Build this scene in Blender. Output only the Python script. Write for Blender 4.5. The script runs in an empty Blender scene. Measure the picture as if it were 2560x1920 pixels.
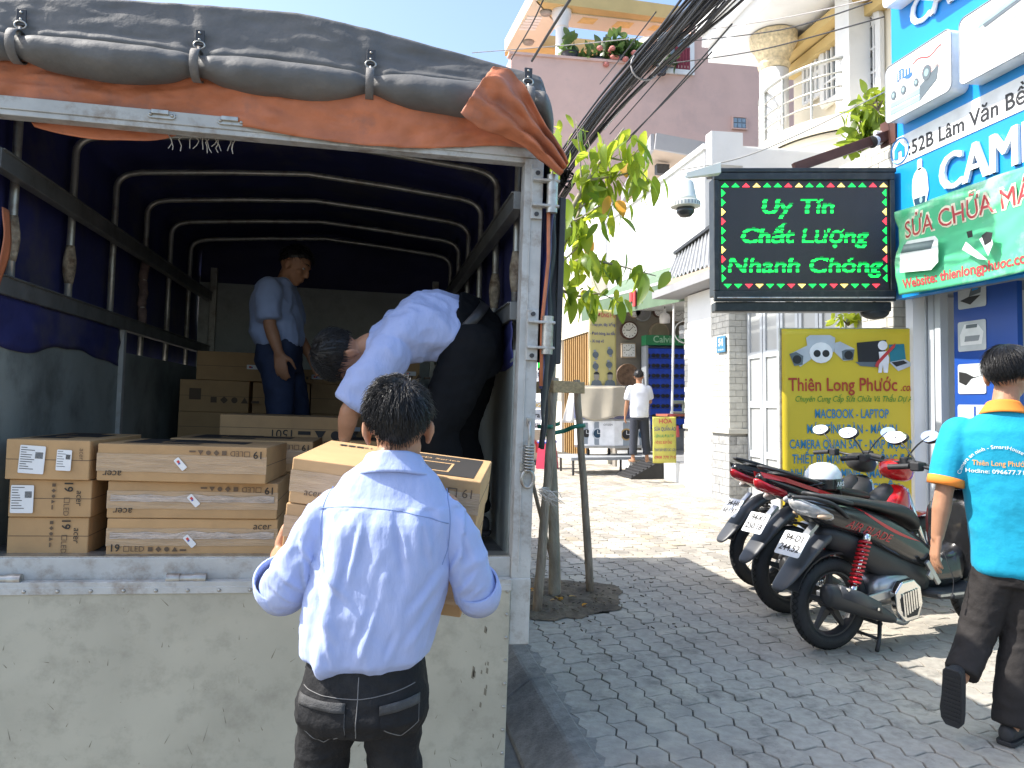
import bpy, bmesh, math, random
from mathutils import Vector, Matrix, noise, Quaternion
from mathutils.bvhtree import BVHTree
R = math.radians
rnd = random.Random(7)
sc = bpy.context.scene
COL = sc.collection

# ------------------------------------------------------------------ camera, sky, sun, exposure
YAW = R(10.45); PITCH = R(1.34); FPX = 1923.0; CAMZ = 1.60
cs, sn = math.cos(YAW), math.sin(YAW)
cam_d = bpy.data.cameras.new('camera')
cam_d.sensor_width = 36.0; cam_d.lens = FPX / 2560 * 36.0
cam_d.clip_start = 0.05; cam_d.clip_end = 600
cam = bpy.data.objects.new('camera', cam_d); COL.objects.link(cam)
cam.location = (0, 0, CAMZ); cam.rotation_euler = (R(90) + PITCH, 0, -YAW)
sc.camera = cam

SUN_EL = R(50.0); SUN_TO = Vector((0.984 * math.cos(SUN_EL), -0.178 * math.cos(SUN_EL), -math.sin(SUN_EL)))
world = bpy.data.worlds.new('World'); sc.world = world; world.use_nodes = True
wn = world.node_tree.nodes; wl = world.node_tree.links
sky = wn.new('ShaderNodeTexSky'); sky.sky_type = 'NISHITA'; sky.sun_disc = False
sky.sun_elevation = SUN_EL; sky.sun_rotation = math.atan2(-SUN_TO.x, -SUN_TO.y)
sky.air_density = 1.0; sky.dust_density = 2.0; sky.ozone_density = 1.0
wl.new(sky.outputs[0], wn['Background'].inputs[0]); wn['Background'].inputs[1].default_value = 0.15
sun_d = bpy.data.lights.new('sun', 'SUN'); sun_d.energy = 3.7; sun_d.angle = R(0.53); sun_d.color = (1.0, 0.955, 0.88)
sun = bpy.data.objects.new('sun', sun_d); COL.objects.link(sun)
sun.rotation_euler = SUN_TO.to_track_quat('-Z', 'Y').to_euler(); sun.location = (-20, 5, 25)
sc.view_settings.view_transform = 'Standard'; sc.view_settings.look = 'None'
sc.view_settings.exposure = 1.25; sc.view_settings.gamma = 1.0
sc.view_settings.use_curve_mapping = False

# ------------------------------------------------------------------ helpers
_F = Vector((sn * math.cos(PITCH), cs * math.cos(PITCH), math.sin(PITCH)))
_R = Vector((cs, -sn, 0)); _U = _R.cross(_F)
def at(u, v, X=None, Y=None, Z=None, F=None):
    """world point on a known plane, for reading sizes off the plan"""
    d = _F + _R * ((u - 1280) / FPX) - _U * ((v - 960) / FPX)
    if X is not None: k = X / d.x
    elif Y is not None: k = Y / d.y
    elif Z is not None: k = (Z - CAMZ) / d.z
    else: k = F / (d.x * sn + d.y * cs)
    return Vector((0, 0, CAMZ)) + d * k
def cw(lat, fwd, z): return Vector((lat * cs + fwd * sn, -lat * sn + fwd * cs, z))

_mats = {}
def M(name, col=(.5, .5, .5), rough=.6, metal=0., var=.12, scale=6., bump=0., bscale=60., spec=.5, dirt=None, damt=.5, dscale=3., rand=0., coat=0., stretch=None, emit=None, estr=0., sheen=0., alpha=1.):
    if name in _mats: return _mats[name]
    m = bpy.data.materials.new(name); m.use_nodes = True; nt = m.node_tree; n = nt.nodes; l = nt.links
    b = n['Principled BSDF']; b.inputs['Roughness'].default_value = rough; b.inputs['Metallic'].default_value = metal
    b.inputs['Specular IOR Level'].default_value = spec
    if coat: b.inputs['Coat Weight'].default_value = coat; b.inputs['Coat Roughness'].default_value = .08
    if sheen: b.inputs['Sheen Weight'].default_value = sheen
    if alpha < 1: b.inputs['Alpha'].default_value = alpha
    tc = n.new('ShaderNodeTexCoord'); mp = n.new('ShaderNodeMapping'); l.new(tc.outputs['Object'], mp.inputs[0])
    if stretch: mp.inputs['Scale'].default_value = stretch
    src = None
    if rand:
        oi = n.new('ShaderNodeObjectInfo')
        cb = n.new('ShaderNodeMapping'); l.new(mp.outputs[0], cb.inputs[0])
        ml = n.new('ShaderNodeMath'); ml.operation = 'MULTIPLY'; ml.inputs[1].default_value = 57.0; l.new(oi.outputs['Random'], ml.inputs[0])
        l.new(ml.outputs[0], cb.inputs['Location']); vec = cb.outputs[0]
    else: vec = mp.outputs[0]
    t = n.new('ShaderNodeTexNoise'); t.inputs['Scale'].default_value = scale; t.inputs['Detail'].default_value = 6; l.new(vec, t.inputs['Vector'])
    r = n.new('ShaderNodeValToRGB'); l.new(t.outputs['Fac'], r.inputs[0])
    r.color_ramp.elements[0].position = .3; r.color_ramp.elements[1].position = .7
    r.color_ramp.elements[0].color = [max(0, c * (1 - var)) for c in col] + [1]
    r.color_ramp.elements[1].color = [min(1, c * (1 + var)) for c in col] + [1]
    src = r.outputs[0]
    if rand:
        hs = n.new('ShaderNodeHueSaturation'); l.new(src, hs.inputs['Color'])
        mr = n.new('ShaderNodeMapRange'); mr.inputs[3].default_value = 1 - rand; mr.inputs[4].default_value = 1 + rand
        l.new(oi.outputs['Random'], mr.inputs[0]); l.new(mr.outputs[0], hs.inputs['Value']); src = hs.outputs[0]
    if dirt:
        t2 = n.new('ShaderNodeTexNoise'); t2.inputs['Scale'].default_value = dscale; t2.inputs['Detail'].default_value = 9; t2.inputs['Roughness'].default_value = .68; l.new(vec, t2.inputs['Vector'])
        r2 = n.new('ShaderNodeValToRGB'); l.new(t2.outputs['Fac'], r2.inputs[0])
        r2.color_ramp.elements[0].position = .5; r2.color_ramp.elements[1].position = .72
        r2.color_ramp.elements[0].color = (0, 0, 0, 1); r2.color_ramp.elements[1].color = (damt, damt, damt, 1)
        mx = n.new('ShaderNodeMixRGB'); l.new(r2.outputs[0], mx.inputs[0]); l.new(src, mx.inputs[1]); mx.inputs[2].default_value = (*dirt, 1); src = mx.outputs[0]
    l.new(src, b.inputs['Base Color'])
    if bump:
        t3 = n.new('ShaderNodeTexNoise'); t3.inputs['Scale'].default_value = bscale; t3.inputs['Detail'].default_value = 5; l.new(vec, t3.inputs['Vector'])
        bp = n.new('ShaderNodeBump'); bp.inputs['Strength'].default_value = bump; bp.inputs['Distance'].default_value = .02
        l.new(t3.outputs['Fac'], bp.inputs['Height']); l.new(bp.outputs[0], b.inputs['Normal'])
    if emit:
        b.inputs['Emission Color'].default_value = (*emit, 1); b.inputs['Emission Strength'].default_value = estr
    _mats[name] = m
    return m
def glass(name, col=(.7, .8, .85), rough=.03, alpha=.35):
    if name in _mats: return _mats[name]
    m = M(name, col, rough, 0, .02, spec=.8)
    m.node_tree.nodes['Principled BSDF'].inputs['Alpha'].default_value = alpha
    return m
def leafmat(name, c1, c2, tr):
    m = bpy.data.materials.new(name); m.use_nodes = True; nt = m.node_tree; n = nt.nodes; l = nt.links
    out = n['Material Output']; b = n['Principled BSDF']; b.inputs['Roughness'].default_value = .38
    oi = n.new('ShaderNodeObjectInfo'); r = n.new('ShaderNodeValToRGB'); l.new(oi.outputs['Random'], r.inputs[0])
    r.color_ramp.elements[0].color = (*c1, 1); r.color_ramp.elements[1].color = (*c2, 1)
    l.new(r.outputs[0], b.inputs['Base Color'])
    t = n.new('ShaderNodeBsdfTranslucent'); hs = n.new('ShaderNodeHueSaturation'); hs.inputs['Value'].default_value = 2.2; hs.inputs['Hue'].default_value = .475
    l.new(r.outputs[0], hs.inputs['Color']); l.new(hs.outputs[0], t.inputs[0])
    mx = n.new('ShaderNodeMixShader'); mx.inputs[0].default_value = tr
    l.new(b.outputs[0], mx.inputs[1]); l.new(t.outputs[0], mx.inputs[2]); l.new(mx.outputs[0], out.inputs[0])
    return m

class MB:
    """collects verts and faces of one mesh"""
    def __init__(s): s.v = []; s.f = []
    def add(s, vs, fs, T=None):
        o = len(s.v)
        s.v += [tuple(T @ Vector(p)) for p in vs] if T is not None else [tuple(p) for p in vs]
        s.f += [tuple(i + o for i in f) for f in fs]; return s
    def box(s, lo, hi, T=None):
        x0, y0, z0 = lo; x1, y1, z1 = hi
        return s.add([(x0,y0,z0),(x1,y0,z0),(x1,y1,z0),(x0,y1,z0),(x0,y0,z1),(x1,y0,z1),(x1,y1,z1),(x0,y1,z1)],
                     [(0,3,2,1),(4,5,6,7),(0,1,5,4),(1,2,6,5),(2,3,7,6),(3,0,4,7)], T)
    def bar(s, a, b, w, h=None, up=(0, 0, 1)):
        a = Vector(a); b = Vector(b); h = h or w; d = (b - a); L = d.length; d.normalize()
        x = d.cross(Vector(up)); x = x.normalized() if x.length > 1e-5 else Vector((1, 0, 0)); z = x.cross(d)
        T = Matrix((( x.x, d.x, z.x, a.x), (x.y, d.y, z.y, a.y), (x.z, d.z, z.z, a.z), (0, 0, 0, 1)))
        return s.box((-w/2, 0, -h/2), (w/2, L, h/2), T)
    def tube(s, pts, rad, n=10, caps=True, sq=(1, 1), T=None):
        pts = [Vector(p) for p in pts]; N = len(pts)
        rr = rad if isinstance(rad, (list, tuple)) else [rad] * N
        vs = []; fs = []; up = None
        for i, p in enumerate(pts):
            d = (pts[min(i+1, N-1)] - pts[max(i-1, 0)]).normalized()
            if up is None:
                up = Vector((0, 0, 1)) if abs(d.z) < .9 else Vector((0, 1, 0))
            x = d.cross(up).normalized(); up = x.cross(d).normalized()
            for k in range(n):
                a = 2 * math.pi * k / n
                vs.append(p + (x * math.cos(a) * sq[0] + up * math.sin(a) * sq[1]) * rr[i])
        for i in range(N - 1):
            for k in range(n):
                k2 = (k + 1) % n
                fs.append((i*n+k, i*n+k2, (i+1)*n+k2, (i+1)*n+k))
        if caps:
            fs.append(tuple(range(n-1, -1, -1))); fs.append(tuple((N-1)*n + k for k in range(n)))
        return s.add(vs, fs, T)
    def lathe(s, prof, n=24, T=None, close=False):
        """prof: list of (r, z); axis z"""
        vs = []; fs = []; m = len(prof)
        for k in range(n):
            a = 2 * math.pi * k / n
            for r, z in prof: vs.append((r * math.cos(a), r * math.sin(a), z))
        for k in range(n):
            k2 = (k + 1) % n
            for j in range(m - 1 + (1 if close else 0)):
                j2 = (j + 1) % m
                fs.append((k*m+j, k2*m+j, k2*m+j2, k*m+j2))
        if not close:
            if prof[0][0] > 1e-6: fs.append(tuple(k*m for k in range(n))[::-1])
            if prof[-1][0] > 1e-6: fs.append(tuple(k*m+m-1 for k in range(n)))
        return s.add(vs, fs, T)
    def prism(s, poly, d0, d1, T=None):
        """poly in xy, extruded along z"""
        n = len(poly)
        vs = [(x, y, d0) for x, y in poly] + [(x, y, d1) for x, y in poly]
        fs = [tuple(range(n-1, -1, -1)), tuple(range(n, 2*n))] + [(i, (i+1) % n, n+(i+1) % n, n+i) for i in range(n)]
        return s.add(vs, fs, T)
    def ell(s, c, r, n=16, m=10, T=None):
        vs = []; fs = []
        c = Vector(c); r = (r, r, r) if not isinstance(r, (tuple, list)) else r
        for i in range(m + 1):
            th = math.pi * i / m
            for k in range(n):
                a = 2 * math.pi * k / n
                vs.append((c.x + r[0]*math.sin(th)*math.cos(a), c.y + r[1]*math.sin(th)*math.sin(a), c.z + r[2]*math.cos(th)))
        for i in range(m):
            for k in range(n):
                k2 = (k+1) % n
                fs.append((i*n+k, (i+1)*n+k, (i+1)*n+k2, i*n+k2))
        return s.add(vs, fs, T)
    def grid(s, fn, nu, nv):
        o = len(s.v)
        for j in range(nv + 1):
            for i in range(nu + 1): s.v.append(tuple(fn(i / nu, j / nv)))
        for j in range(nv):
            for i in range(nu):
                a = o + j*(nu+1) + i; s.f.append((a, a+1, a+nu+2, a+nu+1))
        return s
    def rings(s, rings, caps=True):
        n = len(rings[0]); vs = [p for r in rings for p in r]; fs = []
        for i in range(len(rings) - 1):
            for k in range(n):
                k2 = (k+1) % n; fs.append((i*n+k, i*n+k2, (i+1)*n+k2, (i+1)*n+k))
        if caps: fs.append(tuple(range(n-1, -1, -1))); fs.append(tuple((len(rings)-1)*n+k for k in range(n)))
        return s.add(vs, fs)
    def mesh(s, name):
        me = bpy.data.meshes.new(name); me.from_pydata(s.v, [], s.f); me.update(); return me

def link(name, me, mat=None, parent=None, smooth=False):
    o = bpy.data.objects.new(name, me); COL.objects.link(o)
    if mat is not None and not me.materials: me.materials.append(mat)
    if parent: o.parent = parent
    if smooth:
        me.polygons.foreach_set('use_smooth', [True] * len(me.polygons))
    return o
def fixn(me):
    bm = bmesh.new(); bm.from_mesh(me); bmesh.ops.remove_doubles(bm, verts=bm.verts, dist=1e-5)
    bmesh.ops.recalc_face_normals(bm, faces=bm.faces); bm.to_mesh(me); bm.free()
def obj(name, mb, mat, parent=None, smooth=False, bevel=0., sub=0, solid=0., seg=2, fix=False, auto=False):
    me = mb.mesh(name) if isinstance(mb, MB) else mb
    if fix: fixn(me)
    o = link(name, me, mat, parent, smooth or auto)
    if solid:
        md = o.modifiers.new('solid', 'SOLIDIFY'); md.thickness = solid; md.offset = 0
    if bevel:
        md = o.modifiers.new('bevel', 'BEVEL'); md.width = bevel; md.segments = seg; md.limit_method = 'ANGLE'; md.angle_limit = R(40)
        me.polygons.foreach_set('use_smooth', [True] * len(me.polygons)); md.harden_normals = True
    if sub:
        md = o.modifiers.new('sub', 'SUBSURF'); md.levels = sub; md.render_levels = sub
    if auto and not bevel:
        md = o.modifiers.new('es', 'EDGE_SPLIT'); md.split_angle = R(38)
    return o
def tag(o, label=None, cat=None, group=None, kind=None):
    if label: o['label'] = label
    if cat: o['category'] = cat
    if group: o['group'] = group
    if kind: o['kind'] = kind
    return o
def thing(name, label, cat, loc=(0, 0, 0), rotz=0, group=None):
    o = bpy.data.objects.new(name, None); COL.objects.link(o); o.location = loc; o.rotation_euler = (0, 0, rotz)
    o.empty_display_size = .1
    return tag(o, label, cat, group)
def copies(o, parent=None):
    c = o.copy(); COL.objects.link(c); c.parent = parent
    for ch in o.children: copies(ch, c)
    return c
def frame(o, x, y, z=None):
    """matrix with origin o and axes x, y (z = x cross y)"""
    x = Vector(x).normalized(); y = Vector(y); z = Vector(z) if z is not None else x.cross(y); z.normalize(); y = z.cross(x)
    o = Vector(o)
    return Matrix(((x.x, y.x, z.x, o.x), (x.y, y.y, z.y, o.y), (x.z, y.z, z.z, o.z), (0, 0, 0, 1)))
_tc = {}
def text_data(s, bold=0., ext=0.):
    k = (s, bold, ext)
    if k in _tc: return _tc[k]
    c = bpy.data.curves.new('t', 'FONT'); c.body = s; c.size = 1.0; c.offset = bold; c.extrude = ext; c.resolution_u = 3
    o = bpy.data.objects.new('t', c); COL.objects.link(o)
    dg = bpy.context.evaluated_depsgraph_get(); me = o.evaluated_get(dg).to_mesh()
    vs = [tuple(p.co) for p in me.vertices]; fs = [tuple(p.vertices) for p in me.polygons]
    bpy.data.objects.remove(o); bpy.data.curves.remove(c)
    _tc[k] = (vs, fs); return _tc[k]
def text(s, T, w=None, h=None, mat=None, parent=None, name='lettering', align='C', bold=0.012, shear=0., ext=0.0):
    """writing fitted to width w and cap height h on frame T (x right, y up, z out)"""
    vs, fs = text_data(s, bold, ext)
    if not vs: return None
    x0 = min(p[0] for p in vs); x1 = max(p[0] for p in vs); capH = .729
    sy = (h / capH) if h else None; sx = (w / (x1 - x0)) if w else None
    if sy is None: sy = sx
    if sx is None: sx = sy
    off = {'C': (x0 + x1) / 2, 'L': x0, 'R': x1}[align]
    mb = MB(); mb.add([((p[0] - off) * sx + p[1] * sy * shear, p[1] * sy, p[2] * sy) for p in vs], fs, T)
    return obj(name, mb, mat, parent)
def rounded(w, h, r, n=4, cx=0, cy=0):
    pts = []
    for (sx, sy, a0) in ((1, 1, 0), (-1, 1, 90), (-1, -1, 180), (1, -1, 270)):
        for i in range(n + 1):
            a = R(a0 + 90 * i / n)
            pts.append((cx + sx * (w/2 - r) + r * math.cos(a), cy + sy * (h/2 - r) + r * math.sin(a)))
    return pts
def nz(*a): return noise.noise(Vector(a))
# ------------------------------------------------------------------ ground
PZ = 0.14                       # pavement level
def ground_mat(name, c1, c2, dirt, dsc, rough=.85, bump=.35, bs=90, island=False, damt=.75):
    m = bpy.data.materials.new(name); m.use_nodes = True; n = m.node_tree.nodes; l = m.node_tree.links
    b = n['Principled BSDF']; b.inputs['Roughness'].default_value = rough; b.inputs['Specular IOR Level'].default_value = .3
    g = n.new('ShaderNodeNewGeometry')
    t = n.new('ShaderNodeTexNoise'); t.inputs['Scale'].default_value = 22; t.inputs['Detail'].default_value = 8; l.new(g.outputs['Position'], t.inputs['Vector'])
    r = n.new('ShaderNodeValToRGB'); l.new(t.outputs['Fac'], r.inputs[0]); r.color_ramp.elements[0].position = .3; r.color_ramp.elements[1].position = .72
    r.color_ramp.elements[0].color = (*c1, 1); r.color_ramp.elements[1].color = (*c2, 1); src = r.outputs[0]
    if island:
        hs = n.new('ShaderNodeHueSaturation'); l.new(src, hs.inputs['Color'])
        mr = n.new('ShaderNodeMapRange'); mr.inputs[3].default_value = .74; mr.inputs[4].default_value = 1.22
        l.new(g.outputs['Random Per Island'], mr.inputs[0]); l.new(mr.outputs[0], hs.inputs['Value'])
        wn_ = n.new('ShaderNodeTexWhiteNoise'); wn_.noise_dimensions = '1D'; l.new(g.outputs['Random Per Island'], wn_.inputs['W'])
        rr = n.new('ShaderNodeValToRGB'); l.new(wn_.outputs['Value'], rr.inputs[0])
        rr.color_ramp.elements[0].position = .84; rr.color_ramp.elements[0].color = (0, 0, 0, 1); rr.color_ramp.elements[1].position = 1; rr.color_ramp.elements[1].color = (.5, .5, .5, 1)
        mx0 = n.new('ShaderNodeMixRGB'); l.new(rr.outputs[0], mx0.inputs[0]); l.new(hs.outputs[0], mx0.inputs[1]); mx0.inputs[2].default_value = (.42, .34, .2, 1); src = mx0.outputs[0]
    t2 = n.new('ShaderNodeTexNoise'); t2.inputs['Scale'].default_value = dsc; t2.inputs['Detail'].default_value = 10; t2.inputs['Roughness'].default_value = .65; l.new(g.outputs['Position'], t2.inputs['Vector'])
    r2 = n.new('ShaderNodeValToRGB'); l.new(t2.outputs['Fac'], r2.inputs[0]); r2.color_ramp.elements[0].position = .45; r2.color_ramp.elements[1].position = .75
    r2.color_ramp.elements[0].color = (0, 0, 0, 1); r2.color_ramp.elements[1].color = (damt, damt, damt, 1)
    mx = n.new('ShaderNodeMixRGB'); l.new(r2.outputs[0], mx.inputs[0]); l.new(src, mx.inputs[1]); mx.inputs[2].default_value = (*dirt, 1)
    res = mx.outputs[0]
    if island:
        t4 = n.new('ShaderNodeTexNoise'); t4.inputs['Scale'].default_value = 2.1; t4.inputs['Detail'].default_value = 8; t4.inputs['Roughness'].default_value = .6; l.new(g.outputs['Position'], t4.inputs['Vector'])
        r4 = n.new('ShaderNodeValToRGB'); l.new(t4.outputs['Fac'], r4.inputs[0]); r4.color_ramp.elements[0].position = .54; r4.color_ramp.elements[1].position = .72
        r4.color_ramp.elements[0].color = (0, 0, 0, 1); r4.color_ramp.elements[1].color = (.85, .85, .85, 1)
        m4 = n.new('ShaderNodeMixRGB'); l.new(r4.outputs[0], m4.inputs[0]); l.new(res, m4.inputs[1]); m4.inputs[2].default_value = (.56, .50, .40, 1)
        t5 = n.new('ShaderNodeTexNoise'); t5.inputs['Scale'].default_value = 3.7; t5.inputs['Detail'].default_value = 10; t5.inputs['Roughness'].default_value = .75; l.new(g.outputs['Position'], t5.inputs['Vector'])
        r5 = n.new('ShaderNodeValToRGB'); l.new(t5.outputs['Fac'], r5.inputs[0]); r5.color_ramp.elements[0].position = .53; r5.color_ramp.elements[1].position = .68
        r5.color_ramp.elements[0].color = (0, 0, 0, 1); r5.color_ramp.elements[1].color = (.75, .75, .75, 1)
        m5 = n.new('ShaderNodeMixRGB'); l.new(r5.outputs[0], m5.inputs[0]); l.new(m4.outputs[0], m5.inputs[1]); m5.inputs[2].default_value = (.15, .14, .12, 1); res = m5.outputs[0]
    l.new(res, b.inputs['Base Color'])
    t3 = n.new('ShaderNodeTexNoise'); t3.inputs['Scale'].default_value = bs; t3.inputs['Detail'].default_value = 6; l.new(g.outputs['Position'], t3.inputs['Vector'])
    bp = n.new('ShaderNodeBump'); bp.inputs['Strength'].default_value = bump; bp.inputs['Distance'].default_value = .01; l.new(t3.outputs['Fac'], bp.inputs['Height']); l.new(bp.outputs[0], b.inputs['Normal'])
    return m
m_asph = ground_mat('asphalt', (.15, .14, .122), (.21, .195, .17), (.24, .215, .175), 1.2, bump=.6, bs=160)
m_paver = ground_mat('paver_concrete', (.335, .305, .262), (.45, .415, .355), (.235, .215, .185), 1.1, island=True)
m_joint = ground_mat('joint_sand', (.08, .075, .065), (.13, .12, .10), (.05, .05, .045), 2.)
m_kerb = ground_mat('kerb_concrete', (.20, .19, .172), (.31, .295, .265), (.085, .08, .074), 3., bump=.5)
m_soil = ground_mat('soil', (.10, .078, .055), (.21, .165, .115), (.025, .022, .02), 3., bump=1., bs=60)

tag(obj('road', MB().grid(lambda u, v: (-60 + 120 * u, -60 + 200 * v, 0), 12, 20), m_asph), kind='structure')
pav = tag(obj('pavement', MB().box((.93, -20, -.3), (40, 80, PZ - .012)), m_joint), kind='structure')
PW, PL = .14, .268
def paver_outline(g=.0034):
    a = .013; e = .010
    def zz(t):                 # zigzag of period half a paver
        t = (t / (PL / 2)) % 1.0
        return a * (4 * t - 1 if t < .5 else 3 - 4 * t)
    ys = [-.5 + i / 8 for i in range(9)]
    rt = [(PW/2 - g + zz(y * PL), y * PL * (1 - 2 * g / PL)) for y in ys]
    lf = [(-PW/2 + g + zz(y * PL), y * PL * (1 - 2 * g / PL)) for y in reversed(ys)]
    xs = (-.25, 0, .25); ey = lambda x: e * math.sin(2 * math.pi * x)
    top = [(PW * x * -1 + zz(PL / 2), PL/2 - g - ey(x)) for x in xs]; bot = [(PW * x + zz(PL / 2), -PL/2 + g + ey(x)) for x in xs]
    return rt + top + lf + bot
PO = paver_outline()
def paver_geo(dz=0., tilt=(0, 0)):
    n = len(PO); h = lambda x, y: dz + x * tilt[0] + y * tilt[1]
    vs = [(x * .965, y * .982, h(x, y)) for x, y in PO] + [(x, y, h(x, y) - .0035) for x, y in PO] + [(x, y, -.014) for x, y in PO]
    fs = [tuple(range(n))] + [(i, i + n, (i+1) % n + n, (i+1) % n) for i in range(n)] + [(i + n, i + 2*n, (i+1) % n + 2*n, (i+1) % n + n) for i in range(n)]
    return vs, fs
TREE = Vector((1.36, 5.62, PZ))
cells = []
ncol = int((5.65 - .93) / PW)
for c in range(ncol):
    x = .93 + PW * (c + .5) + .01
    off = 0 if c % 2 else PL / 2
    y = 2.2 + off
    while y < 19.5:
        dx, dy = x - TREE.x, y - TREE.y
        ang = math.atan2(dy, dx); rr = .40 + .09 * nz(math.cos(ang) * 1.3, math.sin(ang) * 1.3, 2.)
        if math.hypot(dx, dy * .9) > rr: cells.append((x, y))
        y += PL
def inview(x, y):
    lat = x * cs - y * sn; f = x * sn + y * cs
    if f < .5: return False
    u = 1280 + FPX * lat / f; v = 1005 + FPX * (CAMZ - PZ) / f
    return -20 < u < 2580 and v < 1940 and not (u < 1250)
vis = sorted([c for c in cells if inview(*c)], key=lambda c: c[0]**2 + c[1]**2)
near = set(vis[:300])
pm = []
for k in range(6):
    vs, fs = paver_geo(rnd.uniform(-.003, .0015), (rnd.uniform(-.03, .03), rnd.uniform(-.016, .016)))
    mb = MB(); mb.add(vs, fs); me = mb.mesh('paver'); me.materials.append(m_paver); pm.append(me)
rest = MB()
for (x, y) in cells:
    if (x, y) in near:
        o = link('paver', pm[rnd.randrange(6)], None, pav); o.location = (x, y, PZ)
    else:
        vs, fs = paver_geo(rnd.uniform(-.003, .0015), (rnd.uniform(-.03, .03), rnd.uniform(-.016, .016)))
        rest.add([(p[0] + x, p[1] + y, p[2] + PZ) for p in vs], fs)
tag(obj('distant_pavers', rest, m_paver, pav), kind='stuff')
km = MB(); km.prism([(.66, -.2), (.925, -.2), (.925, PZ + .006), (.84, PZ), (.66, .012)], 0, .99, frame((0, 0, 0), (1, 0, 0), (0, 0, 1), (0, -1, 0)))
km = km.mesh('kerb_stone'); fixn(km); km.materials.append(m_kerb)
kb = tag(obj('kerb', MB().box((.68, -20, -.3), (.92, 60, -.02)), m_kerb), kind='structure')
obj('mortar_strip', MB().box((.90, -3, -.1), (.972, 26, PZ - .003)), m_kerb, kb)
for i in range(-3, 26):
    o = link('kerb_stone', km, None, kb); o.location = (0, i, nz(i * .7, 3, 1) * .006)
    o.modifiers.new('b', 'BEVEL').width = .008
def soil_fn(u, v):
    a = u * 2 * math.pi; rr = v * (.53 + .14 * nz(math.cos(a) * 1.3, math.sin(a) * 1.3, 2.) + .07 * nz(math.cos(a) * 5, math.sin(a) * 5, 6.))
    x, y = math.cos(a) * rr, math.sin(a) * rr / .9
    h = .028 * (1 - v ** 2.5) + (.022 * nz(x * 7, y * 7, .3) + .012 * nz(x * 18, y * 18, 5)) * (1 - v ** 4)
    return (TREE.x + x, TREE.y + y, PZ + .004 + max(h, -.004))
tag(obj('soil_bed', MB().grid(soil_fn, 72, 26), m_soil, smooth=True), kind='structure')

lit = MB()
for k in range(260):
    a_ = rnd.uniform(0, 6.283); r_ = .5 * math.sqrt(rnd.random()) if k < 190 else rnd.uniform(.5, 1.1); x_, y_ = TREE.x + r_ * math.cos(a_), TREE.y + r_ * math.sin(a_)
    if x_ < .95: continue
    L_ = rnd.uniform(.004, .018); T_ = Matrix.Translation((x_, y_, PZ + (.03 if k < 190 else .005))) @ Matrix.Rotation(rnd.uniform(0, 3.1), 4, 'Z') @ Matrix.Rotation(rnd.uniform(-.3, .3), 4, 'Y')
    lit.box((-L_, -.0025, -.003), (L_, .0025, .003), T_)
tag(obj('twig_litter', lit, M('twig_litter', (.13, .10, .07), .9, 0, .5, 40)), 'bits of twigs and grit scattered around the tree base', 'litter', kind='stuff')
# ------------------------------------------------------------------ truck
m_white = M('truck_white_paint', (.47, .475, .45), .5, .0, .15, 9, dirt=(.20, .14, .09), damt=.85, dscale=11, bump=.1)
m_gate = M('tailgate_green_grey_paint', (.43, .41, .325), .5, 0, .12, 3.0, dirt=(.20, .185, .145), damt=.45, dscale=11, bump=.12, bscale=14)
m_side = M('bed_side_green_grey_paint', (.29, .325, .305), .42, .0, .22, 3, dirt=(.07, .08, .075), damt=.8, dscale=2.6, bump=.1, bscale=12)
m_floor = M('bed_floor_metal', (.16, .155, .14), .55, .2, .3, 7, dirt=(.05, .045, .04), damt=.8, dscale=6, bump=.3, bscale=30)
m_pipe = M('galvanised_pipe', (.42, .42, .38), .38, .6, .15, 12, dirt=(.16, .09, .05), damt=.7, dscale=14)
m_rail = M('grey_rail_paint', (.15, .155, .15), .45, .2, .2, 8, dirt=(.07, .06, .05), damt=.7, dscale=10)
m_steel = M('worn_steel', (.45, .44, .40), .38, .75, .2, 25, dirt=(.2, .11, .06), damt=.7, dscale=20)
m_dsteel = M('dark_steel', (.06, .06, .062), .5, .3, .2, 12)
m_rubber = M('black_rubber', (.022, .022, .024), .65, 0, .2, 10, bump=.1)
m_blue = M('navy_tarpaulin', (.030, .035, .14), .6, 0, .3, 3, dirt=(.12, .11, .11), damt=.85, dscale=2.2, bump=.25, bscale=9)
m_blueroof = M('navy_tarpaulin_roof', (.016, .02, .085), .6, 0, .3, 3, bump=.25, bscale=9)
m_tarp = M('grey_canvas_tarp', (.115, .112, .106), .62, 0, .15, 6, dirt=(.20, .18, .155), damt=.6, dscale=3.2, bump=.35, bscale=16, stretch=None)
m_orange = M('orange_tarpaulin', (.50, .165, .075), .6, 0, .2, 8, dirt=(.27, .13, .10), damt=.85, dscale=5, bump=.25, bscale=24)
m_tyre = M('tyre_rubber', (.02, .02, .021), .7, 0, .2, 20, bump=.2, bscale=120)
m_glassd = M('dark_window_glass', (.02, .025, .03), .05, 0, .02, spec=.8)

TH = R(2.0)
truck = thing('truck', 'open covered truck with grey canvas roof and lowered tailgate, loaded with cartons', 'truck',
              (-.402 - 1.6 * math.sin(TH), 3.0, 1.6 - 1.6 * math.cos(TH)))
truck.rotation_euler = (0, TH, 0); truck.scale = (1.072, 1, 1)
FZ = 1.02
TM = Matrix.Translation(truck.location) @ Matrix.Rotation(TH, 4, 'Y') @ Matrix.Diagonal((1.072, 1, 1, 1))
def tk(x, y, z): return TM @ Vector((x, y, z))

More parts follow.
